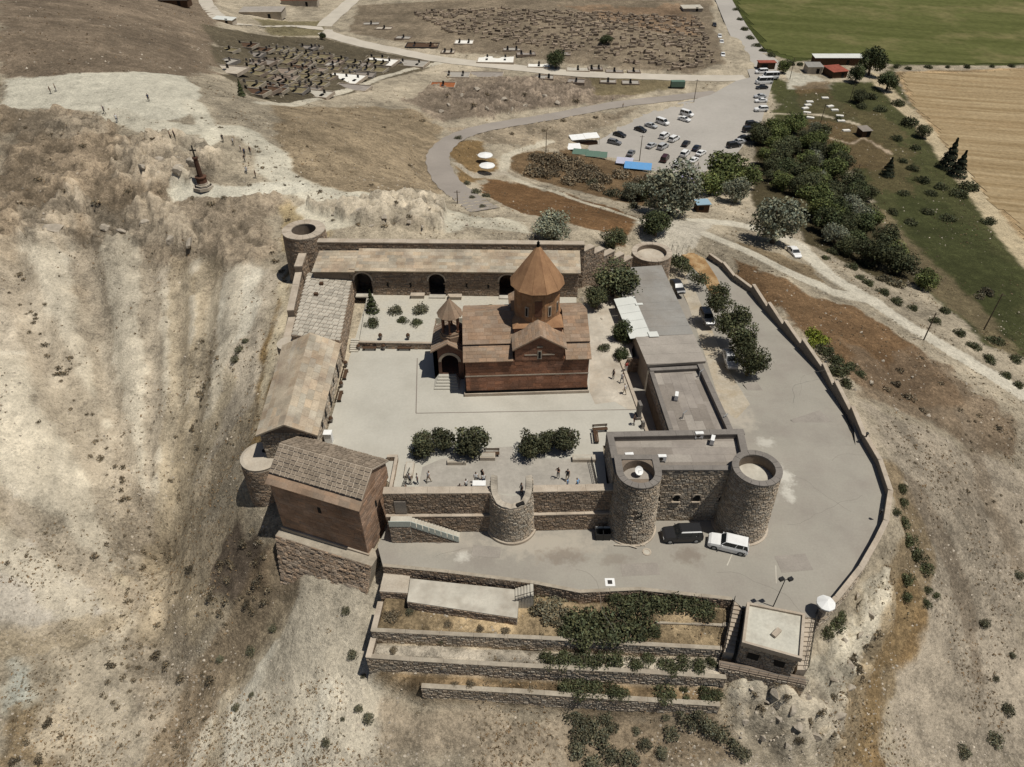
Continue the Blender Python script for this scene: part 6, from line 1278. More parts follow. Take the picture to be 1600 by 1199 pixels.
# courtyard trees
for px, py, r_, lb in ((660, 694, 23, 'leafy dark tree at the left end of the left patio clump'), (692, 688, 21, 'leafy tree in the middle of the left patio clump'), (735, 690, 27, 'largest leafy tree at the right end of the left patio clump'), (826, 695, 22, 'leafy tree at the left end of the right patio clump'), (853, 691, 19, 'leafy tree in the middle of the right patio clump'), (883, 687, 25, 'leafy tree at the right end of the right patio clump')): plant('court', px, py, r_, lb, 'trees on the patio', z=5.0)
plant('hedge', 958, 440, 36, 'broad dark tree behind the church by the sheet roof building', z=5.2, sq=.62); plant('hedge', 932, 466, 18, 'lower dark tree at the left foot of the broad tree behind the church', z=5.2, sq=.9)
plant('dark', 972, 522, 16, 'dark shaded tree at the courtyard edge below the white roof strip', z=4.2, sq=1.1); plant('dark', 968, 555, 14, 'small dark tree at the shaded courtyard edge', z=4); plant('bush', 943, 541, 9, 'small round bush beside the church east end', z=5)
for px, py, r_, k, lb in ((582, 475, 12, 'cypress', 'tallest dark shrub on the garden terrace'), (619, 484, 11, 'sage', 'loose grey-green shrub on the garden terrace, left of two'), (657, 482, 12, 'sage', 'loose grey-green shrub on the garden terrace, right of two'), (583, 503, 10, 'bush', 'round clipped shrub at the left of the garden terrace'), (630, 499, 8, 'bush', 'small dark clipped shrub in the middle of the garden terrace'), (651, 503, 9, 'bush', 'round clipped shrub at the right of the garden terrace'), (762, 480, 8, 'bush', 'single clipped shrub behind the church nave')): plant(k, px, py, r_, lb, 'shrubs on the garden terrace', z=6.0)
# hedge trees by the approach road
for px, py, r_, lb in ((1118, 466, 21, 'dark tree at the upper end of the row beside the approach road'), (1140, 500, 27, 'dark tree in the middle of the row beside the approach road'), (1152, 530, 26, 'second lowest dark tree of the row beside the approach road'), (1168, 562, 25, 'dark tree at the lower end of the row above the silver car')): plant('hedge', px, py, r_, lb, 'trees beside the approach road', z=-1.8)
plant('bush', 1060, 408, 15, 'dark green shrub right of the low round bastion', z=-5); plant('bush', 1073, 418, 10, 'small green shrub between the bastion and the parked cars', z=-5); plant('bush', 1091, 434, 13, 'dark shrub on the orange verge beside the approach road', z=-4.5)
many('bush', "1150,15,5 1156,30,5 1164,45,6 1172,58,6 1182,70,6 1205,85,6 1192,78,5 1235,98,6 1400,103,5 1420,106,5 1450,104,5 1480,104,4 1510,103,5 1550,103,4 1580,102,5 1250,100,5", 'weedy bush on the margin of the green field', 'bushes on the field margins')
# silver and lone trees
for k, px, py, r_, lb, sq in (('olive', 862, 353, 34, 'silver-green tree just behind the north rampart', .7), ('hedge', 958, 373, 20, 'low grey-green tree behind the stepped rampart end', .6), ('olive', 1046, 297, 42, 'tall silver tree beside the dirt junction', .9), ('dark', 1024, 350, 22, 'dark broken-crowned tree on the dirt junction', .85), ('olive', 1207, 345, 42, 'large silver tree at the bend of the dirt track', .9), ('mid', 1130, 268, 34, 'bright green bushy tree at the near edge of the parking lot', .8), ('mid', 1108, 285, 24, 'green tree left of the bright bushy tree by the lot', .8), ('olive', 1148, 298, 24, 'small silver tree in front of the bright bushy tree', .8), ('mid', 1163, 275, 22, 'green tree right of the bright bushy tree by the lot', .8), ('olive', 985, 300, 17, 'small silver tree among the brown bushes', .9), ('hedge', 1005, 300, 15, 'small dark tree left of the tall silver tree', .9),
    ('conifer', 1478, 246, 15, 'tall dark pine at the edge of the stubble field', 1), ('conifer', 1494, 262, 13, 'second dark pine beside the stubble field, nearer one', .9), ('conifer', 1385, 264, 12, 'lone round pine in the green strip', .8), ('dark', 1357, 97, 20, 'dark tree behind the farm sheds', .9), ('dark', 1335, 115, 14, 'dark tree between the farm shed and the tall dark tree', .9), ('dark', 1384, 128, 15, 'dark tree at the corner of the stubble field', .8), ('mid', 1222, 103, 10, 'small dark tree beside the red-roofed kiosk', 1), ('hedge', 1441, 204, 13, 'green tree on the field boundary', .8), ('hedge', 1340, 150, 12, 'green bush tree in front of the farm', .8),
    ('dark', 868, 92, 15, 'dark tree in the graveyard by the pale road', .9), ('dark', 946, 62, 11, 'dark shrub tree on the graveyard mound', .6), ('cypress', 378, 141, 6, 'thin dark cypress at the graveyard corner', 1.3), ('dark', 505, 57, 5, 'small dark tree at the graveyard road bend', 1)): plant(k, px, py, r_, lb, sq=sq)
# the grove
grove = Gp("1178,208 1225,196 1265,210 1305,240 1345,300 1365,345 1425,425 1450,452 1420,462 1370,432 1300,395 1262,368 1255,330 1195,285")
gxs = [p.x for p in grove]; gys = [p.y for p in grove]; cnt = 0
yy = min(gys)
while yy < max(gys):
    xx = min(gxs)
    while xx < max(gxs):
        a, b_ = xx+vrng.uniform(-2, 2), yy+vrng.uniform(-2.5, 2.5)
        if poly_sd(np.array([a]), np.array([b_]), grove)[0] > 0:
            k = vrng.choice(['dark', 'hedge', 'mid', 'mid', 'mid', 'hedge', 'olive' if vrng.random() < .5 else 'dark']); r_ = vrng.uniform(3.0, 4.7); cm, tm = vrng.choice(KIND[k])
            t = thing('silver_tree' if k == 'olive' else 'tree', {'olive': 'pale silver tree standing in the dark grove', 'mid': 'brighter green tree in the grove beside the lot', 'hedge': 'olive-green tree in the grove beside the lot', 'dark': 'dark green tree in the dense grove beside the lot'}[k], 'tree', (a, b_, ground(a, b_)), vrng.uniform(0, 6.28), 'trees of the grove between lot and green strip'); t.scale = (r_, r_, r_*vrng.uniform(.7, .95)); obj('crown', cm, t, False); obj('trunk', tm, t, False); cnt += 1
        xx += 5.4
    yy += 6.2
many('bloom', "1395,408,16 1378,415,12 1412,402,12 1395,440,13 1380,435,11 1425,420,12", 'pale flowering shrub at the near edge of the grove', 'pale shrubs by the grove')
many('bloom', "1540,455,10 1528,462,7", 'pale shrub beside the dark green strip', 'pale shrubs in the green strip')
many('bush', "1410,250,7 1425,262,8 1440,280,10 1455,300,9 1470,290,10 1500,300,12 1515,290,14 1412,300,8 1450,330,9 1480,340,10 1545,345,10 1430,230,8 1400,215,8 1420,190,12 1405,160,10 1360,150,9 1375,170,8 1310,185,6 1345,165,7 1395,330,8 1420,345,9", 'dark bush in the green strip beside the stubble field', 'bushes of the green strip')
many('bush', "1300,392,8 1330,415,9 1355,440,9 1378,455,9 1400,470,9 1290,402,6 1342,432,7 1425,480,8 1460,500,8 1475,485,9 1500,520,9 1520,540,9 1545,560,10 1570,585,9 1555,530,12 1590,600,8 1585,560,10", 'dark shrub on the bank between the dirt track and the grove', 'shrubs on the track bank')
q_ = random.Random(4); lst = ''
for _ in range(34):
    t_ = q_.random(); lst += '%d,%d,%.1f ' % (835+t_*215+q_.uniform(-12, 12), 252+t_*50+q_.uniform(-16, 16), q_.uniform(10, 17))
many('dry', lst, 'brown half-dry bush in the thicket below the parking lot', 'brown thicket below the lot')
many('sage', "975,305,12 1015,318,11 955,300,12 1065,320,12 990,322,9 925,285,10 730,285,6 745,298,8 760,305,7 738,308,6 755,322,6 715,215,6", 'grey-green bush on the slope below the parking lot', 'grey bushes below the lot')
# terrace shrubs
many('bloom', "842,942,17 862,934,18 880,946,18 852,958,17 876,962,15 893,936,13", 'pale oleander shrub at the right end of the concrete platform', 'oleanders by the platform', z=ZT1)
many('bush', "905,972,24 930,962,26 955,972,26 985,982,24 1005,965,20 945,992,22 915,990,20 1118,964,12 942,930,8 1045,958,12 1075,962,11 1020,985,12 890,985,16", 'dense dark shrub on the top terrace under the forecourt edge', 'shrubs of the top terrace', z=ZT1)
many('bush', "975,945,19 1003,942,18 1030,938,18 1058,942,18 1085,944,17 1105,952,14 960,932,12 986,930,9", 'dark shrub on the upper bed directly under the forecourt edge', 'shrubs of the upper bed', z=ZT1+1.45)
many('bush', "858,1028,13 882,1030,14 908,1026,15 935,1030,15 960,1026,14 990,1036,13 1012,1030,11 1040,1034,13 1066,1034,12 1092,1040,12 1052,1046,10 1112,1034,9", 'dark shrub on the second terrace', 'shrubs of the second terrace', z=ZT2)
many('bush', "882,1070,14 905,1074,15 930,1076,15 955,1078,15 972,1084,11 1041,1086,15 1100,1082,13 1118,1086,12 1068,1076,6 1072,1090,6", 'dark shrub on the third terrace', 'shrubs of the third terrace', z=ZT3)
many('sage', "897,1118,15 920,1128,16 945,1118,12 908,1146,16 935,1150,16 955,1135,11 902,1176,16 925,1190,15 952,1178,16 982,1184,16 1008,1162,11 1048,1146,13 1076,1124,16 1102,1130,17 1125,1146,14 1092,1110,12 1148,1162,14 1162,1178,11 1040,1118,7 1034,1172,11 1064,1112,9 995,1144,8", 'dusty green shrub on the slope below the lowest terrace', 'shrubs below the lowest terrace')
many('sage', "600,868,5 592,990,6 640,955,7 688,1000,6", 'tuft of green at the left end of the terraces', 'tufts at the terrace ends')
many('dry', "612,962,11 700,975,6 750,982,6 790,985,7 660,1000,5 820,1005,6 615,1015,6 690,1040,5 760,1075,8 790,1078,8 735,1070,7 830,1078,7 710,1070,6", 'tawny dry bush on the terraces', 'dry bushes of the terraces')
# slopes
many('bush', "1408,762,9 1410,785,9 1412,815,10 1420,842,13 1432,866,14 1444,884,12 1416,902,11 1448,920,7 1414,930,10 1462,930,6 1447,941,8 1400,800,7", 'green shrub just outside the curved forecourt wall', 'shrubs outside the curved wall')
many('bush', "1290,984,12 1304,972,13 1314,962,9", 'green shrub below the forecourt corner with the parasol', 'shrubs below the parasol corner')
many('sage', "1537,973,10 1553,1155,13 1504,1174,12 1574,1106,11 1589,897,8 1580,1022,6 1555,1060,6", 'round grey-green shrub on the tan slope at lower right', 'shrubs on the lower right slope')
many('bright', "1272,522,14 1284,530,11 1266,535,9", 'bright yellow-green shrub outside the approach road wall', 'bright shrubs by the approach wall')
many('bush', "1290,546,13 1302,560,14 1314,578,14 1328,572,11 1322,598,10 1300,580,9 1345,585,8", 'dark green shrub outside the approach road wall', 'dark shrubs by the approach wall')
many('scrub', "1400,600,9 1420,620,10 1385,610,7 1440,640,8 1360,600,7 1470,600,7 1440,560,6 1500,640,7 1530,650,7 1560,670,7 1405,580,6 1330,1030,11 1340,1042,8 1230,1088,8 1285,1112,8 1265,1130,8 1300,1085,8 1215,1068,7 1355,1010,7 1370,990,7 1345,1060,7 1190,1110,8 1180,1085,6 1245,1155,8 1300,1150,8", 'brownish scrub bush among the pale rocks on the right', 'scrub among the right-hand rocks')
many('sage', "374,545,8 368,560,9 382,532,6 540,954,8 428,981,8 394,1015,9 343,1029,7 369,1104,7 394,1085,5 511,1159,8 551,1025,9 576,1121,9 563,1107,7 536,1123,4 567,1056,4", 'grey-green shrub on the pale slope left of the terraces', 'shrubs on the left pale slope')
many('scrub', "41,868,5 71,833,4 147,870,6 165,851,4 197,874,4 172,878,5 276,1167,6 188,1165,4 174,1040,8 176,1098,6 77,1127,8 184,1107,5 245,1025,9 331,1063,9 92,887,4 11,880,4 245,977,5 299,887,8 276,926,5 195,1012,5 245,1155,6 60,660,6 110,560,5 45,520,6 30,430,6 340,560,5 110,640,5 150,690,6 180,730,5 200,780,5 330,550,4 310,590,4 20,1190,8 60,1185,9 95,1150,7 40,1160,7 470,1130,4 330,930,8 345,880,8 380,850,9 400,880,7 355,905,8 420,920,7 310,960,6 260,1040,8 285,1060,8 395,830,7", 'small brown scrub bush on the gully slopes', 'scrub of the gully slopes')
many('scrub', "450,345,5 470,385,6 430,410,6 440,425,7 425,395,5 445,440,5 520,345,4 560,350,4 600,352,5 640,340,5 300,310,5 330,320,6 250,300,6 200,300,6 150,320,6 100,300,6 60,280,6 30,320,6 180,250,5 130,230,5 80,210,5 40,200,5 240,215,5 315,185,4 345,200,4 400,230,4 405,238,4 430,262,4 410,263,4 445,290,4 465,277,4 390,290,4 350,310,5 365,330,5 500,300,4 620,320,4 580,290,4 640,260,4 480,230,4 520,200,4 600,200,4 660,190,4 700,150,5 760,150,6 820,150,6 740,165,5 900,160,5 880,190,5 800,210,5 850,205,6 930,185,4", 'small dark scrub bush on the hill behind the walls', 'scrub of the hill')
bq = random.Random(21)
def band(line, n, spread, rlo, rhi):
    P = [tuple(map(float, t.split(','))) for t in line.split()]; out = ''
    for _ in range(n):
        i = bq.randrange(len(P)-1); t_ = bq.random(); out += '%.0f,%.0f,%.1f ' % (lerp(P[i][0], P[i+1][0], t_)+bq.gauss(0, spread), lerp(P[i][1], P[i+1][1], t_)+bq.gauss(0, spread*.8), bq.uniform(rlo, rhi))
    return out
many('scrub', band("20,430 60,520 110,600 150,690 200,780 215,880 190,960", 46, 12, 3, 6), 'brown scrub bush of the dark band between the pale gullies', 'scrub band between the gullies')
many('scrub', band("310,520 325,600 310,680 270,760 235,860 300,900 350,960 300,1060", 44, 14, 3, 6.5), 'brown scrub bush along the gully below the walls', 'scrub band in the gully')
many('scrub', band("340,900 400,850 410,910 370,960", 22, 12, 4, 8), 'dark scrub bush on the rubble below the bastion', 'scrub below the bastion')
many('scrub', band("180,990 240,1060 160,1100 260,1150 330,1120", 30, 22, 3, 5.5), 'brown scrub bush on the stony slope at the lower left', 'scrub at the lower left')
many('scrub', band("1420,700 1480,760 1560,800 1480,650 1560,700", 24, 16, 2.5, 4.5), 'low scrub bush on the stony slope at the right edge', 'scrub at the right edge')
tiny = crown_mesh('tiny', LF['scrub'], 4242, lobes=6, leaves=150, leaf=.34, dome=True); tv = np.zeros(len(tiny.vertices)*3, np.float32); tiny.vertices.foreach_get('co', tv); tv = tv.reshape(-1, 3); tcol = np.zeros(len(tv)*4, np.float32); tiny.color_attributes['Col'].data.foreach_get('color', tcol); tcol = tcol.reshape(-1, 4)
VV, CC = [], []
for px, py, r_ in TINY:
    g = G(px, py); s_ = (FPX*sP+(py-599.5)*cP)/(HC-g.z); k_ = r_/s_*1.3*vrng.uniform(.6, 1.15); a_ = vrng.uniform(0, 6.28); ca2, sa2 = math.cos(a_), math.sin(a_)
    v2 = tv*np.array([k_*vrng.uniform(.8, 1.3), k_, k_*vrng.uniform(.6, 1)]); VV.append(np.stack([v2[:, 0]*ca2-v2[:, 1]*sa2+g.x, v2[:, 0]*sa2+v2[:, 1]*ca2+g.y, v2[:, 2]+g.z], -1)); c2 = tcol.copy(); c2[:, :3] *= vrng.uniform(.75, 1.5); CC.append(c2)
VV = np.concatenate(VV); CC = np.concatenate(CC); N = len(VV)//4; me = bpy.data.meshes.new('scrub'); me.vertices.add(4*N); me.vertices.foreach_set('co', VV.astype(np.float32).ravel()); me.loops.add(4*N); me.loops.foreach_set('vertex_index', np.arange(4*N, dtype=np.int32)); me.polygons.add(N); me.polygons.foreach_set('loop_start', np.arange(0, 4*N, 4, dtype=np.int32)); me.polygons.foreach_set('loop_total', np.full(N, 4, np.int32)); me.update(calc_edges=True)
ca = me.color_attributes.new('Col', 'FLOAT_COLOR', 'POINT'); ca.data.foreach_set('color', CC.astype(np.float32).ravel()); me.materials.append(LF['scrub']); tag(obj('hillside_scrub', me), 'small brown scrub bushes dotted over the hill and gullies', 'scrub', kind='stuff')
# ------------------------------------------------------------------ boulders and ground litter
def rock_mesh(seed):
    bm = bmesh.new(); bmesh.ops.create_icosphere(bm, subdivisions=2, radius=1); q = random.Random(seed); pl_ = [(Vector((q.gauss(0, 1), q.gauss(0, 1), q.gauss(0, .7))).normalized(), q.uniform(.3, .66)) for _ in range(11)]
    for v in bm.verts:
        for n, d in pl_:
            k = v.co.dot(n)
            if k > d: v.co -= n*(k-d)
        v.co *= 1+q.uniform(-.05, .05)
    me = bpy.data.meshes.new('rock'); bm.to_mesh(me); bm.free(); ca = me.color_attributes.new('Col', 'FLOAT_COLOR', 'POINT'); ca.data.foreach_set('color', np.ones(len(me.vertices)*4, np.float32)); me.materials.append(MT['rock']); return me
RK = [rock_mesh(i) for i in range(5)]
def boulders(lst, label, group):
    for t in lst.split():
        px, py, r_ = [float(x) for x in t.split(',')]; g = G(px, py); s = (FPX*sP+(py-599.5)*cP)/(HC-g.z); o = obj('boulder', vrng.choice(RK)); k = r_/s; o.location = g-Vector((0, 0, k*.12)); o.scale = (k*vrng.uniform(.9, 1.3), k*vrng.uniform(.7, 1.1), k*vrng.uniform(.45, .75)); o.rotation_euler = (vrng.uniform(-.3, .3), vrng.uniform(-.3, .3), vrng.uniform(0, 6.28)); tag(o, label, 'boulder', group)
boulders("85,358,19 70,346,12 165,354,13 190,362,12 225,348,11 268,374,13 296,378,13", 'weathered boulder of the outcrop above the pale gullies', 'boulders above the gullies')
boulders("222,262,13 250,252,14 278,268,15 296,252,11", 'grey boulder around the cross monument', 'boulders by the monument')
boulders("1212,1082,12 1240,1108,16 1262,1088,12 1290,1098,13 1310,1120,14 1250,1135,13 1215,1120,10 1275,1150,14 1325,1075,11 1190,1150,9 1330,1040,9 1300,1060,9 1345,990,10 1360,960,12 1340,930,9 1320,1000,8 1165,1128,9 1230,1165,10 1180,1060,8 1200,1095,8", 'pale rock of the crag below the utility house', 'rocks below the utility house')
boulders("1310,575,8 1360,598,7 1335,610,7 1450,650,6 1480,690,5 1400,640,6 1510,600,5 1300,555,6 1180,425,4 1230,455,4 1290,490,4 1345,520,4 1425,590,5 1380,565,5", 'pale rock on the orange slope outside the approach wall', 'rocks outside the approach wall')
boulders("560,330,8 600,340,9 640,345,9 690,340,7 660,352,6 520,335,6 580,352,6 730,352,6 910,470,8 930,480,7 940,500,6", 'flat pale rock shelf behind the rampart', 'rock shelves behind the rampart')
boulders("700,165,9 720,150,9 760,170,8 790,155,10 820,165,9 850,150,8 690,175,7 745,140,8 870,160,7 800,172,6", 'brown rock of the rough ground below the graveyard', 'rocks below the graveyard')
def scatter(n, ylo, yhi, pw=1.5):
    t = nprng.random(n); y = (ylo**(1-pw)+t*(yhi**(1-pw)-ylo**(1-pw)))**(1/(1-pw)); x = (nprng.random(n)*2-1)*(y*.74+34); return x, y
def litter(name, label_m, n, kindf, sizes, seed, dens):
    x, y = scatter(n, 30, 330); z = bil(x, y, gx, gy, GZ); am = bil(x, y, gx, gy, AMP)
    ok = (poly_sd(x, y, PLAT) < -1.2) & (poly_sd(x, y, COURT) < -1) & (poly_sd(x, y, LOTP) < -1) & (am > .18) & (vnoise(x*.14, y*.14, seed)+.35*vnoise(x*.5, y*.5, seed+1) +.5*nprng.random(len(x)) > dens+.28)
    for nm, Q, wd, mtn in ROADS: ok &= line_d(x, y, [(p.x, p.y) for p in Q]) > wd/2+.4
    ok &= ~((y > 60) & (y < 100) & (x > -34) & (x < 24))
    x, y, z = x[ok], y[ok], z[ok]; m = kindf(x, y, z, sizes); return m
def tufts(x, y, z, sz):
    n = len(x); k = 7; s = nprng.uniform(*sz, n)*(1+.004*y); P = np.stack([x, y, z], -1)[:, None]+nprng.normal(size=(n, k, 3))*np.array([.42, .42, .0])*s[:, None, None]+np.array([0, 0, .28])*s[:, None, None]*nprng.random((n, k, 1))*2
    P = P.reshape(-1, 3); S = np.repeat(s, k)[:, None]*nprng.uniform(.3, .6, (n*k, 1)); Nn = nprng.normal(size=(n*k, 3))+np.array([0, 0, .6]); Nn /= np.linalg.norm(Nn, axis=1)[:, None]; t = np.cross(Nn, nprng.normal(size=(n*k, 3))); t /= np.linalg.norm(t, axis=1)[:, None]; b2 = np.cross(Nn, t)
    V = np.stack([P-t*S, P-b2*S*.7, P+t*S, P+b2*S*.7], 1).reshape(-1, 3); N = n*k
    me = bpy.data.meshes.new('tufts'); me.vertices.add(4*N); me.vertices.foreach_set('co', V.astype(np.float32).ravel()); me.loops.add(4*N); me.loops.foreach_set('vertex_index', np.arange(4*N, dtype=np.int32)); me.polygons.add(N); me.polygons.foreach_set('loop_start', np.arange(0, 4*N, 4, dtype=np.int32)); me.polygons.foreach_set('loop_total', np.full(N, 4, np.int32)); me.update(calc_edges=True)
    base = np.repeat(nprng.uniform(.55, 1.5, n), k*4); hue = np.repeat(nprng.uniform(-.1, .2, n), k*4); c = np.ones((4*N, 4), np.float32); c[:, 0] = base*(1+hue); c[:, 1] = base; c[:, 2] = base*(1-hue); ca = me.color_attributes.new('Col', 'FLOAT_COLOR', 'POINT'); ca.data.foreach_set('color', c.ravel()); return me
me = litter('dry_tufts', '', 52000, tufts, (.07, .2), 5, .78); me.materials.append(LF['tuft']); tag(obj('scrub_tufts', me), 'sparse dry tufts scattered over the slopes', 'scrub', kind='stuff')
def stones(x, y, z, sz):
    n = len(x); s = nprng.uniform(0, 1, n)**3*(sz[1]-sz[0])+sz[0]; s = s*(1+.004*y); a = nprng.random((n, 5))*.5+np.arange(5)*1.2566; r_ = nprng.uniform(.7, 1.2, (n, 5)); V = np.zeros((n, 6, 3)); V[:, :5, 0] = np.cos(a)*r_; V[:, :5, 1] = np.sin(a)*r_*.8; V[:, 5, 2] = nprng.uniform(.5, .9, n); V[:, 5, :2] = nprng.normal(size=(n, 2))*.25; V[:, :5, 2] = -.2
    V = V*s[:, None, None]+np.stack([x, y, z], -1)[:, None]; F_ = np.array([[0, 1, 5], [1, 2, 5], [2, 3, 5], [3, 4, 5], [4, 0, 5]]); F_ = (F_[None]+6*np.arange(n)[:, None, None]).reshape(-1, 3); N = len(F_)
    me = bpy.data.meshes.new('stones'); me.vertices.add(6*n); me.vertices.foreach_set('co', V.astype(np.float32).ravel()); me.loops.add(3*N); me.loops.foreach_set('vertex_index', F_.astype(np.int32).ravel()); me.polygons.add(N); me.polygons.foreach_set('loop_start', np.arange(0, 3*N, 3, dtype=np.int32)); me.polygons.foreach_set('loop_total', np.full(N, 3, np.int32)); me.update(calc_edges=True)
    c = np.ones((6*n, 4), np.float32); c[:, :3] = np.repeat(nprng.uniform(.6, 1.25, n), 6)[:, None]; ca = me.color_attributes.new('Col', 'FLOAT_COLOR', 'POINT'); ca.data.foreach_set('color', c.ravel()); return me
me = litter('stones', '', 26000, stones, (.05, .22), 15, .68); me.materials.append(MT['rock']); tag(obj('loose_stones', me), 'loose stones strewn over the slopes', 'stones', kind='stuff')
# ------------------------------------------------------------------ cars
def paint(nm, c): return plain(nm, c, .28, 0, .5)
PT = dict(white=paint('white_car_paint', (.72, .71, .69)), black=paint('black_car_paint', (.022, .022, .024)), silver=paint('silver_car_paint', (.42, .42, .42)), grey=paint('grey_car_paint', (.16, .16, .165)), maroon=paint('maroon_car_paint', (.05, .018, .02)), navy=paint('dark_blue_car_paint', (.02, .025, .04)))
def loft(m, secs, col=None):
    n = len(secs[0]); vs_ = [p for s in secs for p in s]; fs = [(k*n+i, k*n+(i+1) % n, (k+1)*n+(i+1) % n, (k+1)*n+i) for k in range(len(secs)-1) for i in range(n)]
    fs += [tuple(range(n))[::-1], tuple(range(n*(len(secs)-1), n*len(secs)))]; return m.add(vs_, fs, col)
CART = {}
#  L, W, H, belt, hood height, cabin bottom (rear, front), cabin top (rear, front), wheel radius; +x is the front
SPEC = dict(sedan=(4.55, 1.8, 1.46, .93, .86, (-1.75, .98), (-1.0, .25), .32, .98), suv=(4.85, 1.92, 1.86, 1.16, 1.06, (-2.34, .95), (-2.12, .38), .39, 1.14), wagon=(4.6, 1.8, 1.52, .98, .9, (-2.2, 1.0), (-1.95, .3), .33, .98), van=(4.9, 1.92, 1.95, 1.1, 1.0, (-2.4, 1.5), (-2.3, .8), .34, 1.1), minibus=(6.6, 2.1, 2.6, 1.35, 1.2, (-3.25, 2.75), (-3.2, 2.2), .38, 1.35))
def make_car(typ, pk):
    L, W, H, belt, hood, (cb0, cb1), (ct0, ct1), wr, boot = SPEC[typ]; h = W/2
    r = bpy.data.objects.new('car' if typ != 'minibus' else 'minibus', None)
    def sec(x, w_, zb, zt): return [(x, -w_*.92, zb), (x, -w_, zb+.16), (x, -w_, zt*.72), (x, -w_*.93, zt), (x, w_*.93, zt), (x, w_, zt*.72), (x, w_, zb+.16), (x, w_*.92, zb)]
    fb = -L/2; ff = L/2; m = MB()
    loft(m, [sec(fb, h*.86, .42, boot*.82), sec(fb+.1, h*.95, .3, boot*.95), sec(fb+.5, h, .22, boot), sec(cb0+.3, h, .2, belt), sec(0, h, .2, belt), sec(cb1, h, .2, belt), sec(cb1+.35, h, .22, (belt+hood)/2+.03), sec(ff-.35, h*.97, .24, hood), sec(ff-.08, h*.88, .32, hood*.84), sec(ff, h*.78, .42, hood*.66)])
    parts = [('body', m, pk, None)]
    g = MB(); hb, ht = h*.92, h*.78
    bt = [(cb0, -hb, belt-.02), (cb1, -hb, belt-.02), (cb1, hb, belt-.02), (cb0, hb, belt-.02)]; tp_ = [(ct0, -ht, H-.06), (ct1, -ht, H-.06), (ct1, ht, H-.06), (ct0, ht, H-.06)]
    g.add(bt+tp_, [(0, 1, 5, 4), (1, 2, 6, 5), (2, 3, 7, 6), (3, 0, 4, 7), (4, 5, 6, 7)]); parts.append(('window_glass', g, 'glass', None))
    rf = MB(); rf.add([(ct0-.03, -ht-.02, H-.07), (ct1+.03, -ht-.02, H-.07), (ct1+.03, ht+.02, H-.07), (ct0-.03, ht+.02, H-.07), (ct0+.12, -ht+.12, H), (ct1-.14, -ht+.12, H), (ct1-.14, ht-.12, H), (ct0+.12, ht-.12, H)], [(0, 1, 5, 4), (1, 2, 6, 5), (2, 3, 7, 6), (3, 0, 4, 7), (4, 5, 6, 7), (3, 2, 1, 0)]); parts.append(('roof', rf, pk, None))
    pl_ = MB()
    for s in (-1, 1):
        for a, b_ in (((cb0, hb*s, belt), (ct0, ht*s, H-.06)), ((cb1, hb*s, belt), (ct1, ht*s, H-.06)), ((lerp(cb0, cb1, .48), hb*s, belt), (lerp(ct0, ct1, .45), ht*s, H-.06)), ((lerp(cb0, cb1, .2), hb*s, belt), (lerp(ct0, ct1, .16), ht*s, H-.06))): pl_.tube(a, b_, .045, 4)
    parts.append(('pillars', pl_, pk, None))
    for s in (-1, 1):
        parts.append(('headlight', MB().box((ff-.12, s*h*.66, hood*.66), (.16, .34, .15)), 'chrome', None)); parts.append(('tail_light', MB().box((fb+.05, s*h*.74, boot*.62), (.1, .2, .26)), 'redlens', None)); parts.append(('mirror', MB().box((cb1-.25, s*(h+.08), belt), (.1, .2, .15)), pk, None))
        for x in (fb+.85, ff-.85):
            wm = MB().lathe((0, 0, 0), [(wr*.6, -.11), (wr, -.11), (wr, .11), (wr*.6, .11)], 14); rm = MB().lathe((0, 0, 0), [(0, .115), (wr*.62, .1)], 10); rm.lathe((0, 0, 0), [(wr*.62, -.1), (0, -.115)], 10)
            parts.append(('wheel', wm, 'rubber', (x, s*(h-.09), wr, rm)))
    COL.objects.link(r)
    for nm, mb, k, wl in parts:
        o = mb.build(nm, PT.get(k) or MT[k], r, world=False)
        if wl: o.location = wl[:3]; o.rotation_euler = (math.pi/2, 0, 0); wl[3].build('rim', MT['grey'], o, world=False)
    return r
def car(typ, col, px, py, dx, dy, label, group, z=None, cat=None):
    f_ = (lambda a, b_: U(a, b_, z)) if z is not None else G
    p = f_(px, py+2); q_ = f_(px+dx*.3, py+2+dy*.3); rz = math.atan2(q_.y-p.y, q_.x-p.x); key = (typ, col)
    if key not in CART: r = CART[key] = make_car(typ, col); r.location = p; r.rotation_euler = (0, 0, rz); tag(r, label, cat or ('minibus' if typ == 'minibus' else 'car'), group)
    else: r = dup(CART[key], p, rz, 1, label, group, cat or ('minibus' if typ == 'minibus' else 'car'))
    if z is None: r.location.z = p.z+.02
    return r
car('suv', 'black', 1064, 838, -30, 1, 'black off-road car parked between the two grey towers', 'cars on the forecourt', 0).scale = (.95, .95, .95)
car('suv', 'white', 1136, 853, -30, -7, 'white off-road car parked at the foot of the right grey tower', 'cars on the forecourt', 0).scale = (.92, .92, .92)
car('sedan', 'silver', 1140, 564, 8, 27, 'silver car parked left of the lowest roadside tree', 'cars behind the east building', -1.9)
car('wagon', 'grey', 1104, 498, 10, 22, 'grey car in the shade of the roadside trees', 'cars behind the east building', -3.6)
car('sedan', 'black', 1058, 450, 12, 20, 'black car beside the sheet roof building', 'cars behind the east building', -5)
car('sedan', 'white', 1240, 396, 20, 18, 'white car parked alone on the dirt track below the silver tree', 'cars on the track')
LG = 'cars in the parking lot'; LZ = LOTZ+.0
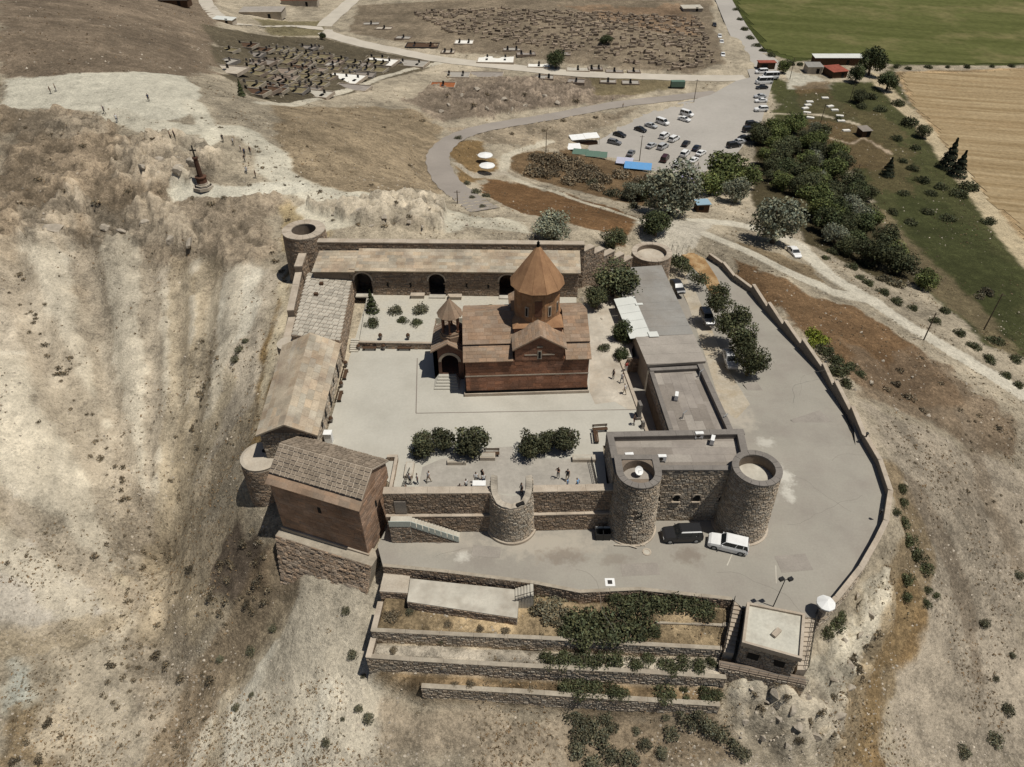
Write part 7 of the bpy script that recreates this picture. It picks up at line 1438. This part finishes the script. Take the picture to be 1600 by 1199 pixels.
for typ, c, px, py, dx, dy, lb in (('sedan', 'black', 968, 211, 20, 6, 'black saloon at the left end of the upper lot row'), ('wagon', 'grey', 960, 223, 22, 5, 'grey estate car in front of the white stall canopy'), ('sedan', 'black', 1000.6, 203, 20, 7, 'black saloon second in the upper lot row'), ('sedan', 'silver', 1017, 197, 20, 6, 'silver saloon third in the upper lot row'), ('van', 'white', 1035, 192, 20, 7, 'white van fourth in the upper lot row'), ('sedan', 'white', 1069, 187, 20, 6, 'white saloon at the right end of the upper lot row'), ('van', 'white', 1073, 179, 20, 6, 'white van behind the last saloon of the upper lot row'),
    ('suv', 'white', 1038, 213, 18, -12, 'white off-road car at the head of the middle lot cluster'), ('suv', 'white', 1053, 218, 18, -10, 'white off-road car with open door in the middle lot cluster'), ('sedan', 'silver', 1017.5, 228, 17, -9, 'silver saloon at the left of the middle lot cluster'), ('suv', 'silver', 1035.5, 230, 17, -10, 'silver off-road car in the middle lot cluster'), ('sedan', 'black', 1071.5, 225, 12, -12, 'black saloon in the middle lot cluster'), ('sedan', 'navy', 1088, 232, 12, -11, 'dark saloon right of the middle lot cluster'), ('suv', 'white', 1070, 241, 14, -13, 'white off-road car in the near lot cluster'), ('sedan', 'white', 1095, 240, 16, -10, 'white saloon at the right of the near lot cluster'), ('sedan', 'white', 1083, 251, 16, -11, 'white saloon in the near lot cluster'), ('suv', 'white', 1058.5, 257, 14, -13, 'white off-road car at the near edge of the lot'), ('van', 'maroon', 1038.4, 249, 13, -17, 'maroon van in the near lot cluster'), ('sedan', 'grey', 985.6, 240, 12, -14, 'dark grey car alone left of the blue stall'),
    ('suv', 'black', 1175, 195, 22, -2, 'black off-road car at the top of the shaded lot row'), ('suv', 'black', 1170.5, 204, 22, -2, 'black off-road car second in the shaded lot row'), ('sedan', 'black', 1163, 216, 20, -3, 'black saloon in the shaded lot row under the trees'), ('sedan', 'silver', 1155, 222, 20, -3, 'silver saloon in the shaded lot row under the trees'), ('suv', 'black', 1146, 228, 20, -3, 'black off-road car at the near end of the shaded lot row'),
    ('suv', 'white', 1188.5, 172, -25, 1, 'white off-road car at the right edge of the lot'), ('sedan', 'white', 1188.5, 158, -25, 1, 'white saloon in the right edge row'), ('sedan', 'silver', 1187, 151, -25, 1, 'silver saloon in the right edge row'), ('sedan', 'black', 1190, 137, -25, 1, 'black saloon beside the white minibuses'), ('minibus', 'white', 1193, 129, -25, 1, 'white minibus, nearer of the two'), ('minibus', 'white', 1203, 121, -25, 1, 'white minibus, farther of the two'), ('van', 'white', 1189, 113, -25, 1, 'white van in front of the red-roofed kiosk'),
    ('sedan', 'black', 1116, 39, 4, 18, 'black car at the top of the pale road'), ('sedan', 'white', 1124, 57, 4, 18, 'white car on the pale road, upper of a pair'), ('sedan', 'white', 1127, 66, 4, 18, 'white car on the pale road, lower of a pair'), ('sedan', 'white', 1129, 86, 4, 18, 'single white car lowest on the pale road')):
    car(typ, c, px, py, dx, dy, lb, LG, LZ)
p = U(1058, 138, LOTZ); tk = thing('cargo_trailer', 'dark covered trailer beside the green bush at the road fork', 'trailer', p)
MB().box(p+Vector((0, 0, .7)), (5.2, 2.2, 2.0)).build('body', MT['tarpgreen'], tk); MB().box(p+Vector((0, 0, .45)), (5.4, 2.0, .25)).build('chassis', MT['black'], tk)
for x in (-1.6, 1.6):
    for y in (-1, 1): MB().tube(p+Vector((x, y-.12, .4)), p+Vector((x, y+.12, .4)), .4, 10).build('wheel', MT['rubber'], tk)
# ------------------------------------------------------------------ stalls, kiosks, umbrellas, poles
def stall(px, py, w_, d_, h, mt, label, rz=0, z=LOTZ, sides=True, tilt=.25):
    p = U(px, py, z+h); p.z = z; t = thing('market_stall', label, 'stall', p, rz)
    for x in (-w_/2+.1, w_/2-.1):
        for y in (-d_/2+.1, d_/2-.1): MB().tube((x, y, 0), (x, y, h-.05), .05, 5).build('pole', MT['grey'], t, world=False)
    n = max(2, int(w_/2))
    for i in range(n):
        x0, x1 = -w_/2+w_*i/n, -w_/2+w_*(i+1)/n; s_ = rnd.uniform(-.05, .05)
        MB().slab([(x0, -d_/2, h-tilt+s_), (x1-.02, -d_/2, h-tilt+s_), (x1-.02, d_/2, h+tilt+s_), (x0, d_/2, h+tilt+s_)], .05).build('awning', MT[mt], t, world=False)
    MB().box((0, -d_*.15, 0), (w_*.9, d_*.45, .85)).build('counter', MT['wood'], t, world=False)
stall(913, 213, 9.5, 3.4, 2.6, 'white', 'long white canopy stall at the left corner of the lot', .25); stall(896, 229, 4.6, 3.6, 2.6, 'white', 'small white canopy stall below the long white canopy', .1); stall(907, 237, 4.8, 3.2, 2.4, 'tarpgreen', 'grey-green canopy stall, left of two', -.25); stall(932, 241, 6.5, 3.4, 2.5, 'tarpgreen', 'dark green canopy stall, right of two', -.2); stall(976, 251, 5.0, 3.6, 2.5, 'tarplav', 'pale lavender canopy stall beside the blue one', -.25); stall(997, 259, 8.0, 4.0, 2.6, 'tarpblue', 'long bright blue canopy stall at the lot edge', -.2); stall(1074, 280, 4.2, 3.0, 2.5, 'tarppurple', 'purple canopy stall by the trees', -.1)
p = G(1095, 330); hu = thing('kiosk', 'small kiosk with blue-grey roof by the dirt junction', 'kiosk', p, .1); MB().box((0, 0, 0), (3.0, 2.6, 2.3)).build('wall', MT['wood'], hu, world=False); MB().box((0, 0, 2.3), (3.6, 3.2, .15)).build('roof', MT['hutblue'], hu, world=False); MB().box((-.5, -1.31, .9), (1.2, .06, .9)).build('hatch', MT['dark'], hu, world=False)
p = U(1196, 107, LOTZ); hu = thing('kiosk', 'low kiosk with red roof behind the white van', 'kiosk', p, .02); MB().box((0, 0, 0), (6.5, 2.8, 2.5)).build('wall', MT['wood'], hu, world=False); MB().box((0, 0, 2.5), (7.2, 3.6, .2)).build('roof', MT['redroof'], hu, world=False); MB().box((-1, -1.42, .8), (2.5, .05, 1.1)).build('hatch', MT['dark'], hu, world=False)
g = G(758, 258); parasol(758, 241, g.z, 2.6, 2.1, 'white scalloped parasol beside the hill path, farther of two'); g = G(761, 275); parasol(761, 257, g.z, 2.6, 2.1, 'white scalloped parasol beside the hill path, nearer of two')
def pole(px, py, h, label, lean=(0, 0), arm=False):
    g = G(px, py); t = thing('utility_pole', label, 'pole', g); tp_ = g+Vector((lean[0], lean[1], h)); MB().tube(g-Vector((0, 0, .3)), tp_, .13, 7, .09).build('post', MT['bark'], t)
    MB().tube(tp_-Vector((.7, 0, .4)), tp_+Vector((.7, 0, -.4)), .06, 5).build('crossarm', MT['bark'], t)
for px, py, h, lb in ((999, 252, 8, 'thin pole standing among the lot cars by the blue stall'), (1084, 160, 8, 'pole at the road fork above the lot'), (1234, 124, 8, 'pole in front of the farm yard'), (1280, 200, 8, 'pole above the white stone slabs'), (1537, 516, 8.5, 'leaning pole beside the dark green strip'), (1330, 300, 8, 'pole inside the grove edge'), (715, 318, 3, 'short post beside the curved road'), (853, 237, 6, 'pole left of the white stall'), (1443, 532, 6, 'thin mast beside the dirt track'), (1327, 160, 6, 'pole behind the dark pine by the farm')): pole(px, py, h, lb)
rod = thing('iron_post', 'dark leaning iron post against the sloping revetment', 'post', U(535, 938, -8)); a = U(535, 938, -8.2); MB().tube(a, U(524, 895, -4.2), .09, 6).build('post', MT['iron'], rod); MB().tube(U(512, 929, -7.9), a, .07, 5).build('stay', MT['iron'], rod)
# monument on the hill
p = G(318, 292); mo = thing('cross_monument', 'dark stone column monument with cross on stepped base on the hill', 'monument', p)
for i in range(4): MB().lathe(p+Vector((0, 0, i*.3-.3)), [(1.9-.27*i, 0), (1.9-.27*i, .3+(.3 if i == 0 else 0)), (0, .3+(.3 if i == 0 else 0))], 8).build('step', MT['plaster'], mo)
MB().lathe(p+Vector((0, 0, .9)), [(1.0, 0), (.95, .9), (1.1, 1.0), (1.1, 1.15), (0, 1.2)], 8, col=(.4, .42, .45)).build('pedestal', MT['tuff'], mo); MB().lathe(p+Vector((0, 0, 2.0)), [(.5, 0), (.42, 3.4), (.55, 3.5), (.55, 3.7), (0, 3.75)], 8, col=(.28, .3, .33)).build('column', MT['tuff'], mo)
MB().box(p+Vector((0, 0, 5.7)), (.22, .2, 2.2)).box(p+Vector((0, 0, 6.9)), (1.2, .19, .22)).build('cross', MT['iron'], mo)
# farm
def shed(px, py, w_, d_, h, rz, roofm, wallm, label, z=None, tilt=.4):
    p = G(px, py); t = thing('farm_shed', label, 'shed', p, rz); MB().box((0, 0, -.5), (w_, d_, h+.5)).build('wall', MT[wallm], t, world=False); n = max(2, int(w_/3))
    for i in range(n): MB().slab([(-w_/2-.3+(w_+.6)*i/n, -d_/2-.4, h-.02), (-w_/2-.3+(w_+.6)*(i+1)/n-.02, -d_/2-.4, h-.02), (-w_/2-.3+(w_+.6)*(i+1)/n-.02, d_/2+.4, h+tilt), (-w_/2-.3+(w_+.6)*i/n, d_/2+.4, h+tilt)], .1).build('roof_sheet', MT[roofm], t, world=False)
    MB().box((w_*.2, -d_/2-.02, 0), (1.2, .06, 2)).build('door', MT['dark'], t, world=False)
shed(1306, 100, 20, 4, 3, .0, 'whitemetal', 'wood', 'long open shed with pale roof beyond the grove'); shed(1303, 119, 6.5, 7, 2.8, .25, 'redroof', 'wood', 'square shed with rusty red roof in the farm yard'); shed(1269, 113, 6, 5, 2.8, 0, 'metalroof', 'plaster', 'small grey hut left of the red-roofed shed')
shed(1348, 212, 3.2, 3.2, 2.2, .2, 'felt2', 'wood', 'tiny dark hut in the dry meadow'); shed(412, 26, 19, 9, 3, .03, 'felt3', 'plaster', 'grey flat-roofed house by the road at the top left', tilt=.2); shed(470, 8, 18, 6, 3, .05, 'earthroof' if False else 'redroof', 'plaster', 'brown-roofed house behind the grey one at the top left'); shed(352, 36, 9, 3, 1.6, -.3, 'whitemetal', 'plaster', 'low white-roofed hut at the graveyard edge')
shed(1080, 16, 10, 7, 1.6, .05, 'concrete', 'plaster', 'pale flat-roofed vault at the top of the graveyard mound', tilt=.1); shed(275, 8, 12, 5, 2.5, 0, 'felt2', 'wood', 'dark shed at the very top left')
for i, (px, py) in enumerate(((1262, 165), (1258, 170), (1261, 177), (1266, 185), (1289, 154), (1297, 167), (1304, 173), (1312, 182), (1314, 190), (1276, 199), (1288, 207), (1322, 205), (1265, 160))):
    g = G(px, py); o = thing('stone_slab', 'white stone slab lying in the meadow beside the farm', 'slab', g, rnd.uniform(-.4, .4), 'white slabs in the meadow'); MB().box((0, 0, -.2), (2.6, 1.3, .6), taper=.95).build('body', MT['marble'], o, world=False); MB().box((0, 0, .39), (2.2, 1.0, .06)).build('top', MT['marble'], o, world=False)
# ------------------------------------------------------------------ graveyard
grng = random.Random(12); MT['gravestone2'] = mat('brown_kerb_stone', (.23, .18, .14), .2, .5, 4, .3); MT['gravegrass'] = mat('grave_grass', (.17, .14, .08), .3, .5, 3, .4)
def grave_plot(px, py, w_, d_, rz, floor, kerb, label, heads=2, hs='blackstone', group='grave plots'):
    g = G(px, py); t = thing('grave_plot', label, 'grave', g, rz, group); m = MB()
    for cx_, cy_, a, b_ in ((0, -d_/2, w_, .25), (0, d_/2, w_, .25), (-w_/2, 0, .25, d_), (w_/2, 0, .25, d_)): m.box((cx_, cy_, -.5), (a+(.25 if a > b_ else 0), b_+(-.26 if a < b_ else 0), .95))
    m.build('kerb', MT[kerb], t, world=False); MB().box((0, 0, -.5), (w_-.4, d_-.4, .72)).build('floor', MT[floor], t, world=False)
    for i in range(heads):
        x = -w_/2+w_*(i+.5)/heads; MB().box((x, d_*.2, .2), (.8, .2, 1.15), taper=.92).build('headstone', MT[hs], t, world=False); MB().box((x, -d_*.12, .21), (.9, 1.8, .25)).build('slab', MT[hs if grng.random() < .5 else 'gravestone'], t, world=False)
for px, py, w_, d_, fl_, lb, hd in ((538, 124, 13, 10, 'marble', 'white marble-floored grave plot at the lower right of the dark graveyard', 3), (594, 98, 13, 9, 'marble', 'white marble-floored grave plot near the pale road fork', 2), (775, 93, 15, 11, 'marble', 'large white grave plot beside the pale road', 2), (842, 103, 9, 6, 'marble', 'small white grave plot left of the roadside tree', 1), (903, 109, 9, 6, 'concrete', 'pale kerbed grave plot right of the roadside tree', 1), (725, 67, 8, 6, 'marble', 'pale grave plot high on the mound edge', 2), (760, 118, 13, 7, 'felt', 'grey paved grave plot below the pale road', 0), (712, 118, 11, 7, 'patio', 'grassy kerbed grave plot left of the grey paved one', 2), (692, 134, 9, 6, 'wood2', 'small rust-brown kerbed plot on the rough slope', 1), (550, 138, 12, 6, 'felt', 'grey paved grave plot at the graveyard front edge', 0), (493, 148, 10, 6, 'concrete', 'pale kerbed plot at the left of the graveyard front edge', 2), (660, 72, 14, 7, 'wood', 'dark kerbed plot above the pale road', 2), (640, 100, 14, 8, 'patio', 'open kerbed plot inside the road fork', 2), (352, 110, 12, 7, 'plaster', 'walled pale plot at the upper left of the graveyard', 1)):
    grave_plot(px, py, w_, d_, -.25 if px < 660 else -.05, fl_, 'coping' if fl_ != 'wood' else 'blackstone', lb, hd)
n_ = 0
for px0, py0, px1, py1, rows_n, cols_n in ((385, 70, 500, 150, 7, 7), (470, 85, 600, 125, 4, 6), (345, 60, 400, 120, 4, 2)):
    for r_ in range(rows_n):
        for c_ in range(cols_n):
            px = lerp(px0, px1, (c_+.5+grng.uniform(-.3, .3))/cols_n); py = lerp(py0, py1, (r_+.5+grng.uniform(-.3, .3))/rows_n)
            if grng.random() < .22: continue
            fl_ = grng.choice(['wood', 'felt2', 'gravegrass', 'gravegrass', 'gravegrass', 'gravestone2', 'patio']); grave_plot(px, py, grng.uniform(5, 10), grng.uniform(4, 6), -.25+grng.uniform(-.15, .15), fl_, grng.choice(['copgrey', 'gravestone2', 'copdirt', 'copdirt']), 'dark kerbed family plot in the crowded part of the graveyard', grng.choice((1, 2, 2, 3)), grng.choice(['blackstone', 'copgrey']), 'crowded dark grave plots'); n_ += 1
for px, py in ((800, 78), (822, 85), (880, 85), (930, 108), (960, 112), (990, 112), (630, 60), (600, 45), (580, 38), (700, 82), (950, 128), (985, 130), (900, 128), (850, 122)): grave_plot(px, py, grng.uniform(5, 8), 4.5, grng.uniform(-.2, .1), grng.choice(['patio', 'plaster', 'felt']), 'gravestone2', 'small kerbed plot scattered along the pale graveyard road', grng.choice((1, 2)), 'blackstone', 'roadside grave plots')
gs = []
for k in (.6, .8, 1.0, 1.2, 1.5):
    m = MB().box((0, 0, -.2), (1.9, .75, .75), taper=.9); m.box((-.8, 0, .5), (.3, .7, .35 if k < 1 else .7)); m.hasc = True; m.c = [(k, k*.96, k*.92)]*len(m.v); gs.append(m.mesh('gravestone', MT['gravestone']))
mound = Gp("640,18 760,14 900,20 1000,22 1090,28 1105,60 1118,100 1060,112 960,98 880,78 800,70 700,52"); mx = [p.x for p in mound]; my = [p.y for p in mound]; made = 0
while made < 290:
    x, y = grng.uniform(min(mx), max(mx)), grng.uniform(min(my), max(my))
    if poly_sd(np.array([x]), np.array([y]), mound)[0] < 0: continue
    o = obj('gravestone', grng.choice(gs)); o.location = (x, y, ground(x, y)); o.rotation_euler = (0, 0, .15+grng.uniform(-.4, .4)); k = grng.uniform(.8, 1.5); o.scale = (k, k, k*grng.uniform(.7, 1.2)); tag(o, 'weathered gravestone on the crowded graveyard mound', 'gravestone', 'old gravestones on the mound'); made += 1
m = MB()
for _ in range(1300):
    x, y = grng.uniform(min(mx), max(mx)), grng.uniform(min(my), max(my))
    if poly_sd(np.array([x]), np.array([y]), mound)[0] < 0: continue
    k = grng.uniform(.5, 1.5); m.box((x, y, ground(x, y)-.2), (grng.uniform(1, 2.6), grng.uniform(.5, 1), grng.uniform(.5, 1.2)), .15+grng.uniform(-.5, .5), col=(k, k*.96, k*.9))
tag(m.build('old_gravestones', MT['gravestone']), 'countless smaller broken stones of the old graveyard', 'gravestones', kind='stuff')
# ------------------------------------------------------------------ people
def body_mesh(pose):
    V, E, Rr = [], [], []
    def v(x, y, z, r, par=None, ry=None):
        V.append((x, y, z)); Rr.append((r, ry or r)); i = len(V)-1
        if par is not None: E.append((par, i))
        return i
    sit = pose == 'sit'; h = -.42 if sit else 0; lean = .12 if pose == 'walk' else 0
    pel = v(0, 0, .95+h, .15, ry=.11); wa_ = v(0, lean*.2, 1.15+h, .135, pel, .10); chs = v(0, lean*.5, 1.36+h, .165, wa_, .11); nk = v(0, lean*.7, 1.5+h, .055, chs); hd = v(0, lean+.02, 1.60+h, .085, nk); tpz = v(0, lean+.01, 1.72+h, .075, hd)
    for s in (-1, 1):
        hp = v(s*.1, 0, .88+h, .095, pel)
        if sit: kn = v(s*.13, .44, .53, .065, hp); an = v(s*.13, .46, .1, .042, kn); v(s*.14, .64, .05, .035, an)
        else:
            k1 = s*(.22 if pose == 'walk' else .03); kn = v(s*.11, k1*.6+.03, .5, .062, hp); an = v(s*.11, k1*1.0-.02, .1, .042, kn); v(s*.125, k1+.17, .045, .036, an)
        sh2 = v(s*.19, lean*.5, 1.40+h, .06, chs)
        if pose == 'photo': el = v(s*.27, .16, 1.2, .043, sh2); wr_ = v(s*.1, .34, 1.42, .03, el); dr_ = Vector((-s*.3, .3, .9))
        elif sit: el = v(s*.26, .05, .72, .043, sh2); wr_ = v(s*.17, .28, .60, .03, el); dr_ = Vector((0, 1, -.2))
        else: a = -s*.18 if pose == 'walk' else .03; el = v(s*.25, -.03+a*.5, 1.13, .043, sh2); wr_ = v(s*.26, .05+a, .88, .03, el); dr_ = Vector((0, .15, -1))
        dr_.normalize(); wpos = Vector(V[wr_]); pm = v(*(wpos+dr_*.07), .034, wr_, .02); pmv = Vector(V[pm]); sd3 = Vector((0, 1, 0)) if abs(dr_.y) < .8 else Vector((1, 0, 0))
        for f_, ln in ((-.03, .055), (-.01, .07), (.01, .075), (.03, .065)):
            b1 = v(*(pmv+sd3*f_+dr_*.03), .009, pm); v(*(pmv+sd3*f_*1.1+dr_*(.03+ln)+Vector((-s*.015, 0, 0))), .008, b1)
        tb_ = v(*(wpos+dr_*.04+sd3*.045), .010, wr_); v(*(wpos+dr_*.085+sd3*.06), .008, tb_)
    me = bpy.data.meshes.new('person'); me.from_pydata(V, E, []); o = bpy.data.objects.new('tmp', me); COL.objects.link(o); o.modifiers.new('s', 'SKIN'); sv = me.skin_vertices[0].data
    for i, r_ in enumerate(Rr): sv[i].radius = r_
    sv[0].use_root = True; ss = o.modifiers.new('u', 'SUBSURF'); ss.levels = 1; ss.render_levels = 1
    dg = bpy.context.evaluated_depsgraph_get(); out = bpy.data.meshes.new_from_object(o.evaluated_get(dg)); bpy.data.objects.remove(o)
    # hair cap, nose and shoes are kept inside the one surface: material by region
    mi = []
    for p_ in out.polygons:
        c = p_.center; z = c.z-h
        if z > 1.66 or (z > 1.56 and c.y < lean-.02): k = 0
        elif z > 1.47 and abs(c.x) < .13: k = 1
        elif c.z < .09: k = 4
        elif (sit and (c.z < .62 or (z < .98 and abs(c.x) < .2))) or (not sit and z < .98 and abs(c.x) < .225): k = 3
        elif abs(c.x) > .215 or (pose == 'photo' and c.y > .2): k = 1
        else: k = 2
        mi.append(k)
    for m_ in out.materials[:]: pass
    out.materials.clear()
    for _ in range(5): out.materials.append(None)
    out.polygons.foreach_set('material_index', mi); out.polygons.foreach_set('use_smooth', [True]*len(mi)); out.name = 'person'; return out
BD = {k: body_mesh(k) for k in ('stand', 'walk', 'photo', 'sit')}
skin = plain('skin', (.36, .21, .14), .6); hair = plain('dark_hair', (.02, .015, .012), .7); CLO = {k: plain(k+'_cloth', c, .85) for k, c in dict(white=(.62, .61, .58), black=(.02, .02, .022), blue=(.16, .36, .60), navy=(.03, .04, .08), red=(.35, .05, .04), grey=(.16, .16, .16), tan=(.30, .24, .16), jeans=(.05, .07, .12)).items()}
PM = {}
def person(px, py, pose, shirt, legs, label, group, z=None, face=None):
    p = U(px, py, z) if z is not None else G(px, py); key = (pose, shirt, legs)
    if key not in PM:
        m = BD[pose].copy()
        for i, mm in enumerate((hair, skin, CLO[shirt], CLO[legs], CLO['black'])): m.materials[i] = mm
        PM[key] = m
    o = obj('person', PM[key]); o.location = p; o.rotation_euler = (0, 0, rnd.uniform(0, 6.28) if face is None else face); k = rnd.uniform(1.0, 1.1); o.scale = (k, k, k); tag(o, label, 'person', group)
pg = 'visitors on the patio'
for a in ((641, 757, 'stand', 'white', 'black', 'person in white standing at the left patio railing'), (653, 756, 'stand', 'white', 'jeans', 'person in white, second from the left patio railing'), (635, 769, 'sit', 'black', 'black', 'person in black at the lower left corner of the patio'), (670, 754, 'walk', 'white', 'tan', 'person in white walking alone left on the patio'), (729, 766, 'stand', 'white', 'grey', 'person in white standing left of the picnic table'), (719, 769, 'sit', 'grey', 'black', 'person crouching by the wall left of the picnic table'), (744, 755, 'stand', 'white', 'black', 'person in white behind the picnic table, left one'), (754, 750, 'stand', 'black', 'black', 'person in black standing behind the picnic table'), (756, 757, 'stand', 'white', 'navy', 'person in white behind the picnic table, right one'), (872, 747, 'photo', 'black', 'grey', 'person in black taking a photo on the right of the patio'), (886, 751, 'walk', 'black', 'tan', 'person in black walking behind the one in light blue'), (886, 763, 'stand', 'blue', 'jeans', 'person in light blue with dark bag, left one of two'), (902, 764, 'walk', 'blue', 'navy', 'person in light blue, right one of two'), (854, 771, 'sit', 'black', 'black', 'person in black sitting by the parapet right of the ruined tower'), (815, 772, 'stand', 'grey', 'black', 'person standing inside the ruined tower')): person(*a, pg, 5.03)
for a in ((958, 592, 'stand', 'grey', 'black', 'person in grey right of the church, left one'), (971, 599, 'walk', 'white', 'jeans', 'person in white right of the church, middle one'), (976, 616, 'walk', 'white', 'tan', 'person in white walking near the church front corner'), (978, 581, 'stand', 'red', 'white', 'person in red at the shaded courtyard edge'), (990, 664, 'stand', 'black', 'black', 'person in black beside the tall stele')): person(*a, 'visitors beside the church', 5.0)
for a in ((80, 147, 'stand', 'black', 'black', 'person in black on the pale hilltop, left of a pair'), (88, 143, 'stand', 'black', 'navy', 'person in black on the pale hilltop, right of a pair'), (233, 159, 'stand', 'navy', 'black', 'person alone at the right of the pale hilltop'), (164, 178, 'walk', 'navy', 'black', 'person walking below the pale hilltop, upper one'), (184, 192, 'walk', 'white', 'jeans', 'person in white walking below the pale hilltop'), (267, 218, 'stand', 'black', 'black', 'person in black on the hill path, left of a pair'), (274, 218, 'stand', 'navy', 'black', 'person on the hill path, right of a pair'), (349, 223, 'stand', 'black', 'black', 'person in black at the head of the group above the monument'), (365, 228, 'walk', 'white', 'black', 'person in white second in the group above the monument'), (377, 238, 'stand', 'white', 'black', 'person in white in the middle of the group above the monument'), (383, 245, 'stand', 'navy', 'black', 'person in dark blue in the group above the monument'), (383, 254, 'walk', 'black', 'black', 'person in black lowest in the group above the monument'), (392, 242, 'stand', 'black', 'grey', 'person in black at the right of the group above the monument'), (386, 270, 'sit', 'white', 'grey', 'person in white sitting beside the path near the monument'), (400, 279, 'stand', 'black', 'black', 'person in black on the path right of the monument')): person(*a, 'walkers on the hill')
person(957, 159, 'walk', 'white', 'black', 'walker on the curved road, farther of two', 'walkers on the road'); person(973, 169, 'walk', 'tan', 'black', 'walker on the curved road, nearer of two', 'walkers on the road'); person(1090, 262, 'walk', 'black', 'black', 'person walking between the lot cars and the trees', 'walkers in the lot', LOTZ)
# ------------------------------------------------------------------ tell look-alikes apart by their order from the left
ONES = ['', 'first', 'second', 'third', 'fourth', 'fifth', 'sixth', 'seventh', 'eighth', 'ninth', 'tenth', 'eleventh', 'twelfth', 'thirteenth', 'fourteenth', 'fifteenth', 'sixteenth', 'seventeenth', 'eighteenth', 'nineteenth']
def ordinal(n): return ONES[n] if n < 20 else {2: 'twent', 3: 'thirt', 4: 'fort'}[n//10]+('ieth' if n % 10 == 0 else 'y-'+ONES[n % 10])
def screen_x(o):
    p = o.location; return p.x/(p.y*cP-(p.z-HC)*sP)
same = {}
for o in COL.objects:
    if not o.parent and o.get('label') and o.get('category') and o.get('kind') is None: same.setdefault(o['label'], []).append(o)
for lb, lst in same.items():
    if 1 < len(lst) <= 42 and len(lb.split()) <= 12:
        for i, o in enumerate(sorted(lst, key=screen_x)): o['label'] = '%s, %s from the left' % (lb, ordinal(i+1))
